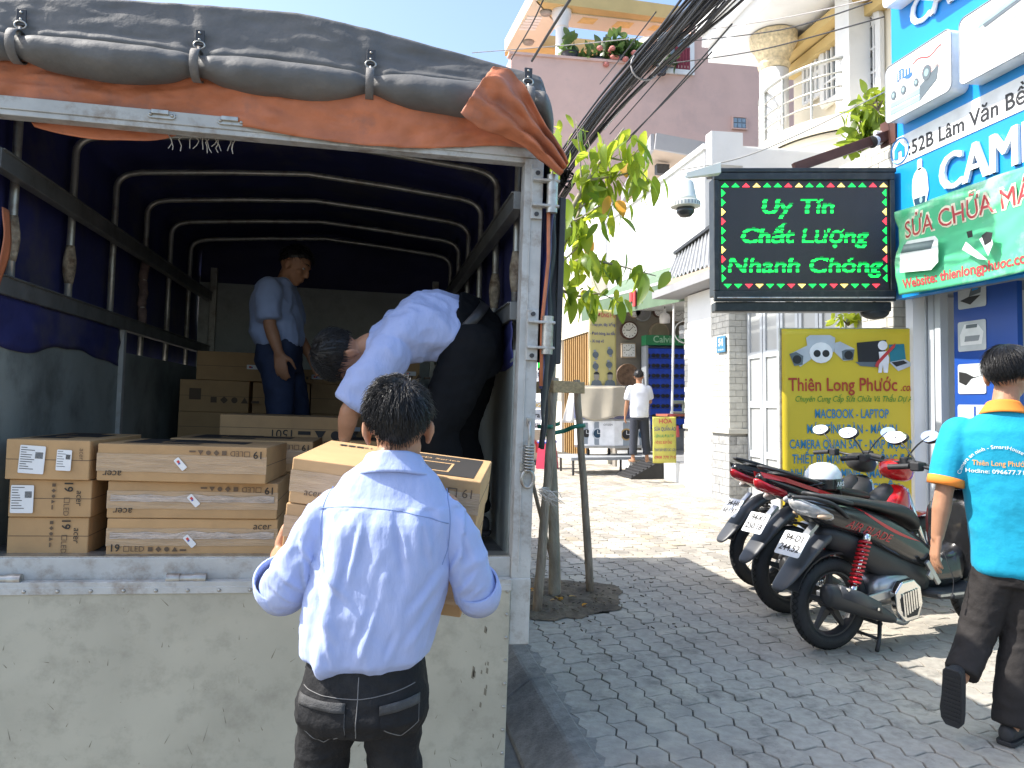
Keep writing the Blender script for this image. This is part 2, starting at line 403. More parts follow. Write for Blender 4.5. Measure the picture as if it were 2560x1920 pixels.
obj('bed_floor', MB().box((-.93, .035, .955), (.93, 3.9, FZ)), m_floor, truck)
sill = obj('rear_sill', MB().box((-.905, -.012, .94), (.905, .034, FZ + .004)), m_white, truck, bevel=.004)
obj('sill_strip', MB().box((-.9, -.004, FZ + .004), (.9, .10, FZ + .008)), m_steel, sill)
tg = obj('tailgate', MB().box((-.9, -.055, .13), (.9, -.022, .935)), m_gate, truck, bevel=.004)
obj('top_channel', MB().box((-.902, -.06, .928), (.902, -.017, .948)).box((-.902, -.0615, .905), (.902, -.0562, .93)), m_white, tg, bevel=.002)
scr_ = MB(); rs_ = random.Random(5)
for k in range(120):
    x_ = rs_.uniform(-.88, .88); z_ = rs_.uniform(.16, .90); L_ = rs_.choice((.006, .01, .015, .03, .05)) * rs_.uniform(.5, 1.3); a_ = R(rs_.gauss(90, 28)); w_ = rs_.uniform(.0006, .0018)
    dx_, dz_ = math.cos(a_) * L_, math.sin(a_) * L_
    if abs(x_ + dx_) < .89 and .15 < z_ + dz_ < .90:
        nx_, nz_ = -math.sin(a_) * w_, math.cos(a_) * w_
        scr_.add([(x_ - nx_, -.0556, z_ - nz_), (x_ + dx_, -.0556, z_ + dz_), (x_ + nx_, -.0556, z_ + nz_), (x_ - dx_ * .2, -.0556, z_ - dz_ * .2)], [(0, 1, 2, 3)])
for k in range(14):
    x_ = .80 + rs_.gauss(0, .02); z_ = rs_.uniform(.35, .80); s_ = rs_.uniform(.002, .009)
    scr_.add([(x_ - s_ * .6, -.0557, z_ - s_), (x_ + s_ * .5, -.0557, z_ - s_ * 1.8), (x_ + s_ * .7, -.0557, z_ + s_), (x_ - s_ * .3, -.0557, z_ + s_ * 2)], [(0, 1, 2, 3)])
tag(obj('scratches', scr_, M('scratch_dirt', (.19, .17, .125), .8), tg), kind='stuff')
sm = MB().lathe([(0, .0035), (.005, .003), (.007, 0)], 8).mesh('screw'); sm.materials.append(m_steel)
for i in range(9):
    z = .90 - i * .088
    for s in (-1, 1):
        o = link('screw', sm, None, tg, True); o.location = (s * .888, -.0555, z); o.rotation_euler = (R(90), 0, 0)
for i in range(17):
    o = link('screw', sm, None, tg, True); o.location = (-.8 + i * .1, -.0625, .917); o.rotation_euler = (R(90), 0, 0)
for x in (-.78, -.21, .4):
    h = obj('hinge', MB().tube([(x - .06, -.04, .955), (x + .06, -.04, .955)], .016, 12), m_steel, tg, smooth=False, auto=True)
    obj('hinge_collar', MB().tube([(x - .062, -.04, .955), (x - .02, -.04, .955)], .0195, 12).tube([(x + .025, -.04, .955), (x + .064, -.04, .955)], .0195, 12), m_steel, h, auto=True)
for s in (-1, 1):
    p = obj('rear_post', MB().box((s*.94 - .035, -.03, .70), (s*.94 + .035, .045, 2.60)).box((s*.94 - .012, -.034, .97), (s*.94 - .008, -.0302, 2.58)), m_white, truck, bevel=.004)
    obj('post_foot', MB().box((s*.94 - .037, -.036, .69), (s*.94 + .037, .05, .945)), m_white, p, bevel=.004)
    for z in (2.46, 1.90):
        hb = obj('hinge_bracket', MB().box((s*.95 - .02, -.046, z - .10), (s*.95 + .022, -.0305, z + .10))
                 .box((s*.95 - .02, -.075, z + .045), (s*.95 + .08, -.035, z + .055)).box((s*.95 - .02, -.075, z - .055), (s*.95 + .08, -.035, z - .045))
                 , m_white, p, bevel=.003)
        obj('hinge_pin', MB().tube([(s*.95 + .055, -.055, z - .075), (s*.95 + .055, -.055, z + .075)], .021, 12), m_steel, hb, auto=True)
        for dz_ in (.082, -.082): obj('bracket_bolt', MB().tube([(s*.95, -.052, z + dz_), (s*.95, -.04, z + dz_)], .009, 8), m_dsteel, hb)
    lt = obj('spring_latch', MB().tube([(s*.95, -.05, 1.56), (s*.952, -.055, 1.50), (s*.95, -.05, 1.44), (s*.945, -.05, 1.36)], .006, 8)
             .tube([(s*.95 + .018 * math.cos(a * .7), -.055 + .018 * math.sin(a * .7), 1.47 - a * .0013) for a in range(80)], .0035, 6), m_steel, p, smooth=True)
    obj('latch_ring', MB().tube([(s*.95 + .022 * math.sin(a / 16 * 2 * math.pi), -.05, 1.335 + .034 * math.cos(a / 16 * 2 * math.pi)) for a in range(17)], .007, 8), m_steel, lt, smooth=True)
    obj('latch_plate', MB().box((s*.95 - .028, -.04, 1.36), (s*.95 + .028, -.031, 1.40)).box((s*.95 - .01, -.045, 1.54), (s*.95 + .01, -.031, 1.575)), m_steel, lt, bevel=.003)
tb = obj('top_beam', MB().box((-.975, -.03, 2.605), (.975, .04, 2.652)).box((-.97, -.024, 2.585), (.97, .035, 2.6055)), m_white, truck, bevel=.003)
for x in (-.36, -.135):
    hp = obj('hinge_plate', MB().prism(rounded(.09, .026, .012, 4), 0, .008, frame((x, -.0305, 2.632), (1, 0, 0), (0, 0, 1))), m_steel, tb, bevel=.002)
    obj('hinge_tongue', MB().box((x - .03, -.05, 2.632), (x + .025, -.038, 2.648)), m_steel, hp, bevel=.002)
    obj('rivet', MB().ell((x - .034, -.039, 2.632), .007, 8, 6).ell((x + .034, -.039, 2.632), .007, 8, 6), m_steel, hp, smooth=True)
# rails, hoops, sides
for s in (-1, 1):
    obj('side_panel', MB().box((s*.918 - .018, .046, FZ - .06), (s*.918 + .018, 3.9, 1.845)), m_side, truck, bevel=.003)
    for z in (2.04, 2.49):
        obj('side_rail', MB().box((s*.90 - .022, .046, z - .075), (s*.90 + .022, 3.9, z)).box((s*.875 - .006, .05, z - .009), (s*.875 + .006, 3.9, z - .001)), m_rail, truck, bevel=.004)
    obj('stake_post', MB().box((s*.89 - .012, 1.54, FZ), (s*.89 + .012, 1.585, 1.964)), m_white, truck, bevel=.002)
    obj('headboard_post', MB().box((s*.87 - .025, 3.80, FZ), (s*.87 + .025, 3.85, 2.70)), m_pipe, truck, bevel=.003)
def hoop_pts(y):
    pts = []
    for s in (-1, 1):
        side = [(s * .945, y, 1.80), (s * .945, y, 2.3), (s * .942, y, 2.74)]
        for k in range(1, 6):
            a = R(90 * k / 6); side.append((s * (.842 + .1 * math.cos(a)), y, 2.74 + .088 * math.sin(a)))
        side.append((s * .82, y, 2.836)); side.append((s * .4, y, 2.876))
        pts = pts + (side if s == -1 else [(0, y, 2.905)] + side[::-1])
    return pts
for i in range(6):
    y = .328 + .593 * i
    hp = obj('hoop', MB().tube(hoop_pts(y), .0165, 10), m_pipe, truck, smooth=True)
    if i < 2:
        for s in (-1, 1):
            obj('rusty_joint', MB().tube([(s*.945, y, 2.12 + k * .03) for k in range(7)], [.0175, .022, .0265, .028, .0265, .022, .0175], 12),
                M('rusty_tape', (.34, .28, .2), .8, .1, .5, 30, dirt=(.12, .06, .03), damt=.9, dscale=18, bump=.5), hp, smooth=True)
rt = MB().tube([(-.945 + .004 * math.sin(k), 2.107 + .006 * math.sin(k * 1.7), 2.44 - k * .024) for k in range(17)], [.02 + .008 * abs(math.sin(k * 1.3)) for k in range(17)], 9)
obj('rag_wrap', rt, M('rag', (.17, .12, .11), .9, 0, .3, 20, bump=.5), truck, smooth=True)
obj('headboard', MB().box((-.985, 3.86, FZ), (.93, 3.9, 2.63)), M('headboard_paint', (.46, .50, .47), .4, 0, .25, 3, dirt=(.2, .21, .2), damt=.8, dscale=3, bump=.1, bscale=12), truck, bevel=.003)
# roof tarp with lining
def roof_prof(g):
    pts = [(-1.0 + g, 1.80), (-1.0 + g, 2.3), (-1.0 + g, 2.74), (-.99 + g, 2.85), (-.955 + g*.8, 2.90 - g*.5), (-.88, 2.94 - g), (-.5, 3.005 - g), (-.2, 3.055 - g), (0, 3.075 - g)]
    return pts + [(-x, z) for x, z in pts[-2::-1]]
def roof_fn(g, amp, y0, y1):
    pr = roof_prof(g); n = len(pr) - 1
    def fn(u, v):
        k = min(int(u * n), n - 1); t = u * n - k
        x = pr[k][0] * (1-t) + pr[k+1][0] * t; z = pr[k][1] * (1-t) + pr[k+1][1] * t
        y = y0 + (y1 - y0) * v
        d = amp * nz(x * 2.5, y * 3.2, z * 2.5 + g * 9)
        sag = .012 * abs(math.sin((y - .328) / .593 * math.pi))
        return (x + d * (1 if abs(x) > .9 else 0), y, z + (d - sag if abs(x) < .95 else 0))
    return fn
rf = obj('tarp_roof', MB().grid(roof_fn(0., .012, .0, 4.25), 72, 90), m_tarp, truck, smooth=True)
obj('tarp_lining', MB().grid(roof_fn(.014, .010, .03, 4.18), 72, 90), m_blue, rf, smooth=True)
obj('tarp_front', MB().grid(lambda u, v: (-.985 + 1.97 * u, 4.2 + .02 * nz(u * 4, v * 4, 1), 2.55 + v * (.33 + .09 * (1 - abs(2*u - 1)))), 20, 8), m_tarp, rf, smooth=True, solid=.003)
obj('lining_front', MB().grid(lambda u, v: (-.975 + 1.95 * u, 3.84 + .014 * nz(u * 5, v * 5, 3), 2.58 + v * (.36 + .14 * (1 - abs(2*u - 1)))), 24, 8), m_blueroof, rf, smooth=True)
# lower edge of the blue tarp hanging inside over the side panels
for s in (-1, 1):
    def drape(u, v, s=s):
        y = .06 + u * 1.46; zb = 1.79 - .025 * math.sin(y * 5.2) - .02 * nz(y * 4, 2, s)
        return (s * (.895 - .012 * nz(y * 6, v * 4, s * 3)), y, 1.97 + (zb - 1.97) * v)
    obj('tarp_skirt', MB().grid(drape, 40, 8), m_blue, truck, smooth=True, solid=.003)
# rolled rear curtain
STR = (-.80, -.245, .33, .90)
def sagf(x):
    if x <= STR[0] or x >= STR[3]: return .35
    for a, b in zip(STR, STR[1:]):
        if a <= x <= b: return math.sin(math.pi * (x - a) / (b - a)) ** .75
def curtain(u, v):
    p = -1.22 + 2.44 * u; ap = abs(p); sg = 1 if p > 0 else -1
    x = p; dy = 0; dz = 0
    if ap > .95:
        q = (ap - .95) / .27; x = sg * (.95 + .075 * math.sin(q * math.pi / 2)); dy = .24 * q ** 1.3; dz = -.05 * q - .15 * q * q * (1 if v < .55 else .55)
    S = sagf(x)
    ztop = 3.10 - (.145 if x > .06 else .055) * (abs(x - .06) / .87) ** 1.25; zf = 2.858
    near_s = min(abs(x - t) for t in STR)
    pin = math.exp(-(near_s / .07) ** 2)
    w1 = nz(x * 3.1 + v * 2.0, v * 5, 1.5); w2 = nz(x * 7 - v * 5, v * 9, 4.2)
    if v < .5:
        t = v / .5
        y = -.012 - .035 * t - .013 * (w1 * .8 + .4 * w2) * math.sin(math.pi * min(1, t * 1.1))
        if t < .12: y += .05 * (1 - t / .12) ** 2
        z = ztop + (zf - ztop) * t + (.012 * math.sqrt(max(0, 1 - (1 - t / .12) ** 2)) - .012 if t < .12 else 0)
        # ridge just above the fold, lit from above
        ridge = math.exp(-((t - .93 + .05 * S) / .07) ** 2)
        y -= ridge * (.010 * S + .002)
    else:
        t = (v - .5) / .5; a = math.pi * (.62 - 1.75 * t)
        rz = (.047 + .022 * S) * (1 - .25 * pin); ry = (.048 + .02 * S) * (1 - .3 * pin)
        cz = zf - .045 - .02 * S
        y = -.068 - ry * math.cos(a) * 1.15 + .010 * w1; z = cz + rz * math.sin(a) * .9 + .008 * w2
        y -= .004 * nz(x * 16, t * 3, 7)
    y -= .003 * nz(x * 13 + 3 * v, v * 14, 2.2) + .010 * math.sin(near_s * 70 + v * 6) * math.exp(-near_s / .06) * (1 if v > .4 else .3)
    return (x, y + dy, z + dz)
cur = obj('rear_curtain', MB().grid(curtain, 260, 64), m_tarp, truck, smooth=True, solid=.004)
m_strap = M('grey_strap', (.16, .15, .14), .7, 0, .2, 30, bump=.2, bscale=300)
for x in STR:
    st = MB()
    pth = []
    for k in range(15):
        a = math.pi * (.60 - 1.5 * k / 14); pth.append((-.072 - .064 * math.cos(a), 2.812 + .056 * math.sin(a)))
    for (y0, z0), (y1, z1) in zip(pth, pth[1:]):
        st.add([(x - .014, y0, z0), (x + .014, y0, z0), (x + .014, y1, z1), (x - .014, y1, z1)], [(0, 1, 2, 3)])
    so = obj('strap', st, m_strap, truck, solid=.004, smooth=True, fix=True)
    obj('upper_tab', MB().box((x - .015, -.058, 2.895), (x + .015, -.05, 2.953)), m_dsteel, so, bevel=.002)
    obj('tab_rivet', MB().ell((x, -.059, 2.94), .005, 8, 5).ell((x, -.059, 2.915), .005, 8, 5), m_steel, so, smooth=True)
    obj('ring', MB().tube([(x + .018 * math.sin(k / 16 * 6.283), -.06, 2.895 + .014 * math.cos(k / 16 * 6.283)) for k in range(17)], .003, 6), m_steel, so, smooth=True)
    obj('snap_hook', MB().tube([(x, -.062, 2.885), (x + .003, -.068, 2.872), (x, -.074, 2.858)], .0045, 8).box((x - .006, -.081, 2.842), (x + .006, -.069, 2.862))
        .box((x - .018, -.083, 2.836), (x + .018, -.078, 2.841)), m_steel, so, smooth=False)
def ridged_(n): return 1 - 2 * abs(n)
# orange lining of the curtain, hanging behind and over the beam
def of1(u, v):
    x = -.97 + 1.9 * u
    w = nz(x * 5, v * 2, 1) * .018 + .010 * ridged_(nz(x * 9 + v * 2, v * 4, 3)) + .004 * nz(x * 30, v * 9, 3)
    return (x, .0 - .03 * (1 - v) + w - (.045 * min(1, max(0, (x + .2) / .12)) if x > -.2 else 0),
            2.80 - v * (.165 + (.045 * math.sin(math.pi * min(1, max(0, (x + .2) / .98))) if x > -.2 else 0) + .01 * nz(x * 3, 1, 1)))
obj('orange_valance', MB().grid(of1, 120, 18), m_orange, truck, smooth=True, solid=.003)
def of2(u, v):
    x = -.80 + .62 * u
    return (x, .055 + .012 * nz(x * 9, v, 4), 2.60 - v * (.05 * math.sin(math.pi * min(1, u * 1.25 + .05)) ** .5 * (1 if u < .93 else .1)) if 0 < u < 1 else 2.6)
obj('orange_hem', MB().grid(of2, 40, 6), m_orange, truck, smooth=True, solid=.003)
def of3(u, v):                  # crumpled corner piece at the post
    x0 = .70 + .36 * v * .92; z0 = 2.80 - .04 * v - .22 * v ** 1.6
    half = (.10 + .02 * math.sin(v * 7)) * (1 - .80 * v ** 1.8)
    c = (u - .5) * 2
    f = .022 * math.sin(u * 15 + v * 3) * (.4 + v) + .02 * nz(u * 6, v * 6, 8)
    return (x0 + half * c * .55, -.165 + .05 * v - .03 * (1 - c * c) * (1 - v * .5) + f, z0 + half * c * .95 + .008 * nz(u * 9, v * 9, 2))
obj('orange_corner_flap', MB().grid(of3, 44, 44), m_orange, truck, smooth=True, solid=.003)
# gathered side cover beside the right post
def sf(u, v):
    z = 2.55 - 1.10 * v; wd = .075 * (1 - .45 * max(0, v - .55) / .45)
    return (1.0 + wd * u + .012 * nz(u * 3, v * 7, 1), -.02 + .16 * u + .02 * math.sin(u * 9 + v * 3), z - .10 * u * (1 - v))
obj('side_cover', MB().grid(sf, 14, 40), m_rubber, truck, smooth=True, solid=.006)
obj('side_channel', MB().box((1.075, .12, 1.80), (1.10, .165, 2.50)), m_dsteel, truck, bevel=.004)
obj('cover_lace', MB().tube([(.995, -.045, 2.42), (1.0, -.05, 2.2), (.985, -.045, 1.95), (.99, -.04, 1.7)], .007, 6), m_orange, truck, smooth=True)
obj('cover_lining', MB().grid(lambda u, v: (.985 + .03 * u + .006 * nz(u*3, v*9, 2), -.012 + .03 * math.sin(u * 5 + v * 4), 2.44 - .75 * v), 8, 26), m_blue, truck, smooth=True, solid=.003)
# orange strip on the left inside
obj('orange_strip', MB().grid(lambda u, v: (-.865 + .02 * math.sin(v * 5), .04 + .055 * u + .02 * nz(v * 4, u, 1) - .03 * math.sin(v * 3.1), 2.27 - .42 * v), 5, 24),
    m_orange, truck, smooth=True, solid=.003)
fr = MB()
for k in range(14):
    x = -.38 + .25 * rnd.random(); pts = [(x, .05, 2.59)]
    for j in range(3): pts.append((pts[-1][0] + rnd.uniform(-.012, .012), .045, pts[-1][2] - rnd.uniform(.01, .025)))
    fr.tube(pts, .0016, 4)
for k in range(26):
    x = .955; pts = [(x + .05, -.05, 1.30)]
    for j in range(4): pts.append((pts[-1][0] + rnd.uniform(-.012, .03), -.05 + rnd.uniform(-.01, .02), pts[-1][2] - rnd.uniform(-.004, .028)))
    fr.tube(pts, .0014, 4)
tag(obj('frayed_threads', fr, M('thread', (.5, .47, .42), .9), truck), kind='stuff')
# chassis, wheels, cab (mostly hidden behind the bed)
obj('chassis', MB().box((-.42, .1, .55), (-.32, 5.4, .72)).box((.32, .1, .55), (.42, 5.4, .72)).box((-.9, .2, .72), (.9, .28, .955)).box((-.9, 1.9, .72), (.9, 1.98, .955)).box((-.9, 3.5, .72), (.9, 3.58, .955)), m_dsteel, truck)
def wheel_geo(r, w, x, y):
    T = frame((x, y, r), (0, 1, 0), (0, 0, 1))
    return MB().lathe([(r*.6, -w/2), (r*.93, -w/2), (r, -w*.35), (r, w*.35), (r*.93, w/2), (r*.6, w/2)], 28, T, close=True), MB().lathe([(0, -w*.3), (r*.3, -w*.3), (r*.35, w*.1), (r*.6, w*.25), (r*.62, -w*.3), (0, -w*.31)], 20, T)
for (x, y) in ((-.66, 1.05), (.66, 1.05), (-.7, 4.75), (.7, 4.75)):
    a, b = wheel_geo(.36, .2, x, y); w = obj('wheel', a, m_tyre, truck, auto=True); obj('rim', b, m_white, w, auto=True)
cab = MB(); cab.prism([(4.0, .45), (5.55, .45), (5.6, 1.0), (5.35, 1.85), (5.15, 1.98), (4.05, 2.0)], -.80, .80, frame((0, 0, 0), (0, 1, 0), (0, 0, 1)))
cb = obj('cab', cab, M('cab_blue_paint', (.03, .08, .25), .3, 0, .05, coat=.5), truck, bevel=.04)
obj('windshield', MB().add([(-.7, 5.585, 1.1), (.7, 5.585, 1.1), (.66, 5.385, 1.78), (-.66, 5.385, 1.78)], [(0, 1, 2, 3)]), m_glassd, cb)
for s in (-1, 1):
    obj('side_window', MB().add([(s*.803, 4.4, 1.2), (s*.803, 5.35, 1.2), (s*.803, 5.2, 1.75), (s*.803, 4.4, 1.8)], [(0, 1, 2, 3)]), m_glassd, cb)
    obj('headlight', MB().ell((s*.6, 5.6, .85), (.12, .04, .07)), M('lamp_glass', (.8, .8, .8), .1), cb, smooth=True)
obj('rear_lamp', MB().box((-.75, .02, .62), (-.5, .1, .70)), M('red_lamp', (.4, .02, .02), .25), truck, bevel=.01)
obj('rear_lamp', MB().box((.5, .02, .62), (.75, .1, .70)), M('red_lamp'), truck, bevel=.01)
# ------------------------------------------------------------------ cartons
m_card = M('brown_cardboard', (.48, .295, .135), .78, 0, .07, 9, dirt=(.30, .185, .095), damt=.35, dscale=5, bump=.06, bscale=40, rand=.07)
m_ink = M('black_print', (.028, .024, .02), .7, 0, .1)
m_inkf = M('faded_print', (.13, .085, .05), .75, 0, .1)
m_tape = M('clear_packing_tape', (.47, .32, .18), .2, 0, .15, 14, spec=.6, bump=.3, bscale=50, stretch=(.6, 6, 6))
m_tapew = M('wrinkled_clear_tape', (.56, .46, .37), .18, 0, .3, 30, spec=.7, bump=.6, bscale=60, stretch=(.5, 5, 5))
m_stick = M('white_sticker', (.78, .78, .76), .5, 0, .03)
m_cred = M('sticker_red', (.6, .06, .05), .5); m_cblue = M('sticker_blue', (.05, .1, .4), .5)
def carton(name, label, dim, T, group=None, prints=None, tape=None, stick=None, darktop=False, body=m_card):
    """dim w,d,h; T world matrix of the centre of the bottom face (x right, y back, z up)"""
    w, d, h = dim
    t = thing(name, label, 'carton', T.translation, 0, group); t.rotation_euler = T.to_euler()
    b = MB().box((-w/2, -d/2, .0008), (w/2, d/2, h - .0008))
    bo = obj('carton_body', b, body, t, bevel=.004)
    obj('flap_seam', MB().box((-w/2 - .0006, -d/2 - .0007, h*.5 - .0012), (w/2 + .0006, d/2 + .0007, h*.5 + .0012)), m_inkf, bo)
    TF = frame((0, -d/2 - .0022, h/2), (1, 0, 0), (0, 0, 1))
    if tape:
        n = 30; mb = MB(); hh = .26 * h
        mb.grid(lambda u, v: (-w/2 - .001 + (w + .002) * u, -d/2 - .0016 - .0012 * abs(nz(u * 9, v * 5, dim[0] * 9)), h * .5 + (v - .5) * 2 * hh * (.92 + .1 * nz(u * 5, 3, 1))), n, 5)
        obj('packing_tape', mb, m_tape, t, smooth=True)
        if tape > 1:
            mb = MB(); mb.grid(lambda u, v: (-w/2 + w * (.02 + .96 * u), -d/2 - .0040 - .0035 * abs(nz(u * 25, v * 9, 2)), h * .5 + (v - .25) * h * .22 * (.8 + .6 * nz(u * 7, 1, 1))), 60, 5)
            obj('wrinkled_tape', mb, m_tapew, t, smooth=False)
    for (s, px, py, ph, rot, al, ink, bold) in (prints or []):
        Tt = TF @ Matrix.Translation((px * w, py * h, .0018)) @ Matrix.Rotation(R(rot), 4, 'Z')
        text(s, Tt, h=ph * h, mat=(m_ink if ink else m_inkf), parent=t, align=al, bold=bold, shear=.12 if s == 'acer' else 0)
    for (px, py, sw, sh, rot, lines) in (stick or []):
        Ts = TF @ Matrix.Translation((px * w, py * h, .004)) @ Matrix.Rotation(R(rot), 4, 'Z')
        so = obj('sticker', MB().prism(rounded(sw, sh, .004), 0, .0006, Ts), m_stick, t)
        mb = MB()
        if lines:
            for k in range(lines):
                y = sh * (.42 - .84 * k / lines); ln = sw * rnd.uniform(.3, .8)
                mb.box((-sw*.45, y - sh*.012, .0008), (-sw*.45 + ln * .7, y + sh*.012, .0012), Ts)
            for k in range(14): mb.box((sw*.12 + k*sw*.022, sh*.05, .0008), (sw*.12 + k*sw*.022 + sw*.011, sh*.28, .0012), Ts)
            obj('label_print', mb, m_ink, so)
        else:
            obj('red_mark', MB().box((-sw*.32, -sh*.2, .0008), (-sw*.12, sh*.2, .0012), Ts), m_cred, so)
            obj('blue_mark', MB().box((-sw*.12, -sh*.25, .0013), (-sw*.02, sh*.1, .0016), Ts), m_cblue, so)
    if darktop:
        mb = MB().box((-w*.40, -d*.30, h), (w*.05, d*.42, h + .0008)).box((-w*.05, -d*.1, h), (w*.30, d*.25, h + .0011))
        obj('top_print', mb, m_ink, t)
        obj('top_print_line', MB().box((-w*.2, -d*.16, h + .0010), (w*.28, -d*.148, h + .0014)).box((-w*.2, -d*.16, h + .0014), (-w*.19, d*.2, h + .0018)), m_card, t)
    return t
RT = Matrix.Rotation(TH, 4, 'Y')
def incl(X, Y, z, rz=0): # world X, truck-floor based height
    lx = (X - truck.location.x) / 1.072
    p = tk(lx, Y - 3.0, z)
    return Matrix.Translation(p) @ RT @ Matrix.Rotation(R(rz), 4, 'Z')
ICON = '\u25A0 \u25C6 \u25CF \u25B2 \u25AC'
def icons(px, py, ph, rot): return (ICON, px, py, ph * .8, rot, 'L', 0, 0)
GRP = 'flat monitor cartons stacked at the tailgate'
H = .137
up = lambda: [('acer', .46, .22, .20, 0, 'R', 1, .0), ('19', -.47, -.38, .20, 0, 'L', 1, .012), ('\u25A1LED', -.40, -.38, .15, 0, 'L', 0, 0), icons(-.26, -.38, .15, 0)]
dn = lambda: [('acer', -.46, -.22, .20, 180, 'R', 1, .0), ('19', .47, .38, .20, 180, 'L', 1, .012), ('\u25A1LED', .40, .38, .15, 180, 'L', 0, 0), icons(.26, .38, .15, 180)]
mx = -.69
carton('monitor_carton', 'bottom carton of the wide stack at the tailgate, upright acer print at its top right', (.60, .40, H), incl(mx + .005, 3.045 + .2, FZ, .6), GRP, up(), 2, [(-.02, -.1, .05, .022, -48, 0)])
carton('monitor_carton', 'middle carton of the wide tailgate stack, upside-down print and shiny wrinkled tape', (.60, .40, H), incl(mx + .005, 3.04 + .2, FZ + H, -.4), GRP, dn(), 2, [(0, 0, .05, .022, -48, 0)])
carton('monitor_carton', 'top carton of the wide tailgate stack with black print on its upper side', (.60, .40, H), incl(mx - .02, 3.01 + .2, FZ + 2*H, -4.5), GRP, dn(), 1, [(-.01, 0, .05, .022, -48, 0)], True)
vt = lambda: [('19', .17, .42, .22, -90, 'L', 1, .012), ('\u25A1LED', .17, .03, .14, -90, 'L', 0, 0), ('acer', .32, .22, .17, -90, 'L', 1, 0), (ICON, .02, .40, .085, -90, 'L', 0, 0)]
lx0 = -1.185
carton('monitor_carton', 'bottom carton of the narrow end-on stack beside the bed wall', (.27, .58, H), incl(lx0, 3.06 + .29, FZ, 0), GRP, vt())
carton('monitor_carton', 'middle carton of the end-on stack, one big white label and torn tape', (.275, .58, H), incl(lx0 + .005, 3.05 + .29, FZ + H, 0), GRP, vt(), None, [(-.33, -.02, .075, .10, 0, 9)])
carton('monitor_carton', 'top carton of the end-on stack with two white labels on its face', (.28, .58, H + .008), incl(lx0 + .005, 3.03 + .29, FZ + 2*H, -1.5), GRP, [('acer', .38, .3, .12, -90, 'L', 0, 0)], None, [(-.18, 0, .085, .10, -3, 10), (.20, 0, .05, .075, -2, 7)], True)
G2 = 'flat monitor cartons in the second row of the truck bed'
for i in range(3):
    carton('monitor_carton', ('bottom', 'middle', 'top')[i] + ' flat carton of the three-high stack directly behind the wide tailgate stack', (.60, .42, H), incl(-.60 + .012 * (i - 1), 3.72, FZ + i*H, (-1.2, .8, -2)[i]), G2, dn() if i == 2 else None, 1, None, i == 2)
for i in range(4):
    carton('monitor_carton', ('bottom', 'second', 'third', 'top')[i] + ' flat carton of the four-high stack near the standing man in jeans', (.62, .42, H * .93), incl(-.50 + .01 * i, 4.22, FZ + i*H*.93, 1.5 - i), G2, [(ICON + ' 1501', .3, -.05, .35, 180, 'C', 1, 0)] if i == 3 else None)
for i in range(3):
    carton('monitor_carton', ('bottom', 'middle', 'top')[i] + ' flat carton of the stack the bending man reaches into', (.50, .40, H), incl(.03 + .01 * i, 3.85, FZ + i*H, 1 - i), G2, None, None, [(.1, 0, .06, .05, 0, 5)] if i == 2 else None, i == 2)
carton('storage_carton', 'single carton standing on end between the two men in the truck', (.20, .3, .44), incl(-.32, 4.65, FZ, 3), None, None, None, [(-.2, .2, .07, .06, 0, 0)])
GB = 'cartons stacked in the row in front of the headboard'
def back(x0, x1, Y, hs, dx=(), col=''):
    z = FZ
    for i, h in enumerate(hs):
        o = dx[i] if i < len(dx) else 0
        t = carton('storage_carton', ('bottom', 'second', 'third', 'top')[i] + ' brown carton of the headboard row, ' + col, (x1 - x0 - .006, .45, h), incl((x0 + x1) / 2 + o, Y + .225, z, rnd.uniform(-1.2, 1.2)), GB,
                   [('\u25A0', -.36, -.12, .35, 0, 'L', 0, 0), (ICON, -.05, -.2, .18, 0, 'L', 0, 0)] if (i + int(x0 * 10)) % 2 else None, None,
                   [(.32, 0, .08, .03, 0, 0)] if i != 2 else None)
        z += h
back(-1.31, -.86, 5.45, (.29, .20, .215, .195), (0, 0, 0, .10), 'column against the bed wall')
back(-.855, -.47, 5.5, (.29, .20, .215, .10), (0, 0, 0, .12), 'second column from the bed wall')
back(-.46, -.09, 5.5, (.30, .2, .21, .19), (), 'column beside the jeans of the standing man')
back(-.085, .28, 5.5, (.30, .2, .21, .19), (), 'column behind the bending man')

# ------------------------------------------------------------------ people
def remesh(mb, voxel, it=4, fac=.5):
    me = mb.mesh('tmp'); o = bpy.data.objects.new('tmp', me); COL.objects.link(o)
    md = o.modifiers.new('r', 'REMESH'); md.mode = 'VOXEL'; md.voxel_size = voxel
    if it:
        ms = o.modifiers.new('s', 'SMOOTH'); ms.iterations = it; ms.factor = fac
    dg = bpy.context.evaluated_depsgraph_get(); dg.update()
    res = bpy.data.meshes.new_from_object(o.evaluated_get(dg)); bpy.data.objects.remove(o); bpy.data.meshes.remove(me)
    res.polygons.foreach_set('use_smooth', [True] * len(res.polygons))
    return res
def displace(me, fn):
    ns = [v.normal.copy() for v in me.vertices]
    for v, n in zip(me.vertices, ns): v.co += n * fn(v.co, n)
    me.update()
def caps(mb, pts, rad, n=14):
    pts = [Vector(p) for p in pts]
    for i in range(len(pts) - 1):
        a, b = pts[i], pts[i+1]; k = 3
        mb.tube([a.lerp(b, j / k) for j in range(k + 1)], [rad[i] + (rad[i+1] - rad[i]) * j / k for j in range(k + 1)], n)
    for p, r in zip(pts, rad): mb.ell(p, r * .995, n, 8)
def curve_pts(pts, n=6):
    """smooth chain through points"""
    P = [Vector(p) for p in pts]; out = []
    for i in range(len(P) - 1):
        a = P[max(i-1, 0)]; b = P[i]; c = P[i+1]; d = P[min(i+2, len(P)-1)]
        for k in range(n):
            t = k / n
            out.append(.5 * ((2*b) + (c - a)*t + (2*a - 5*b + 4*c - d)*t*t + (3*b - a - 3*c + d)*t*t*t))
    return out + [P[-1]]
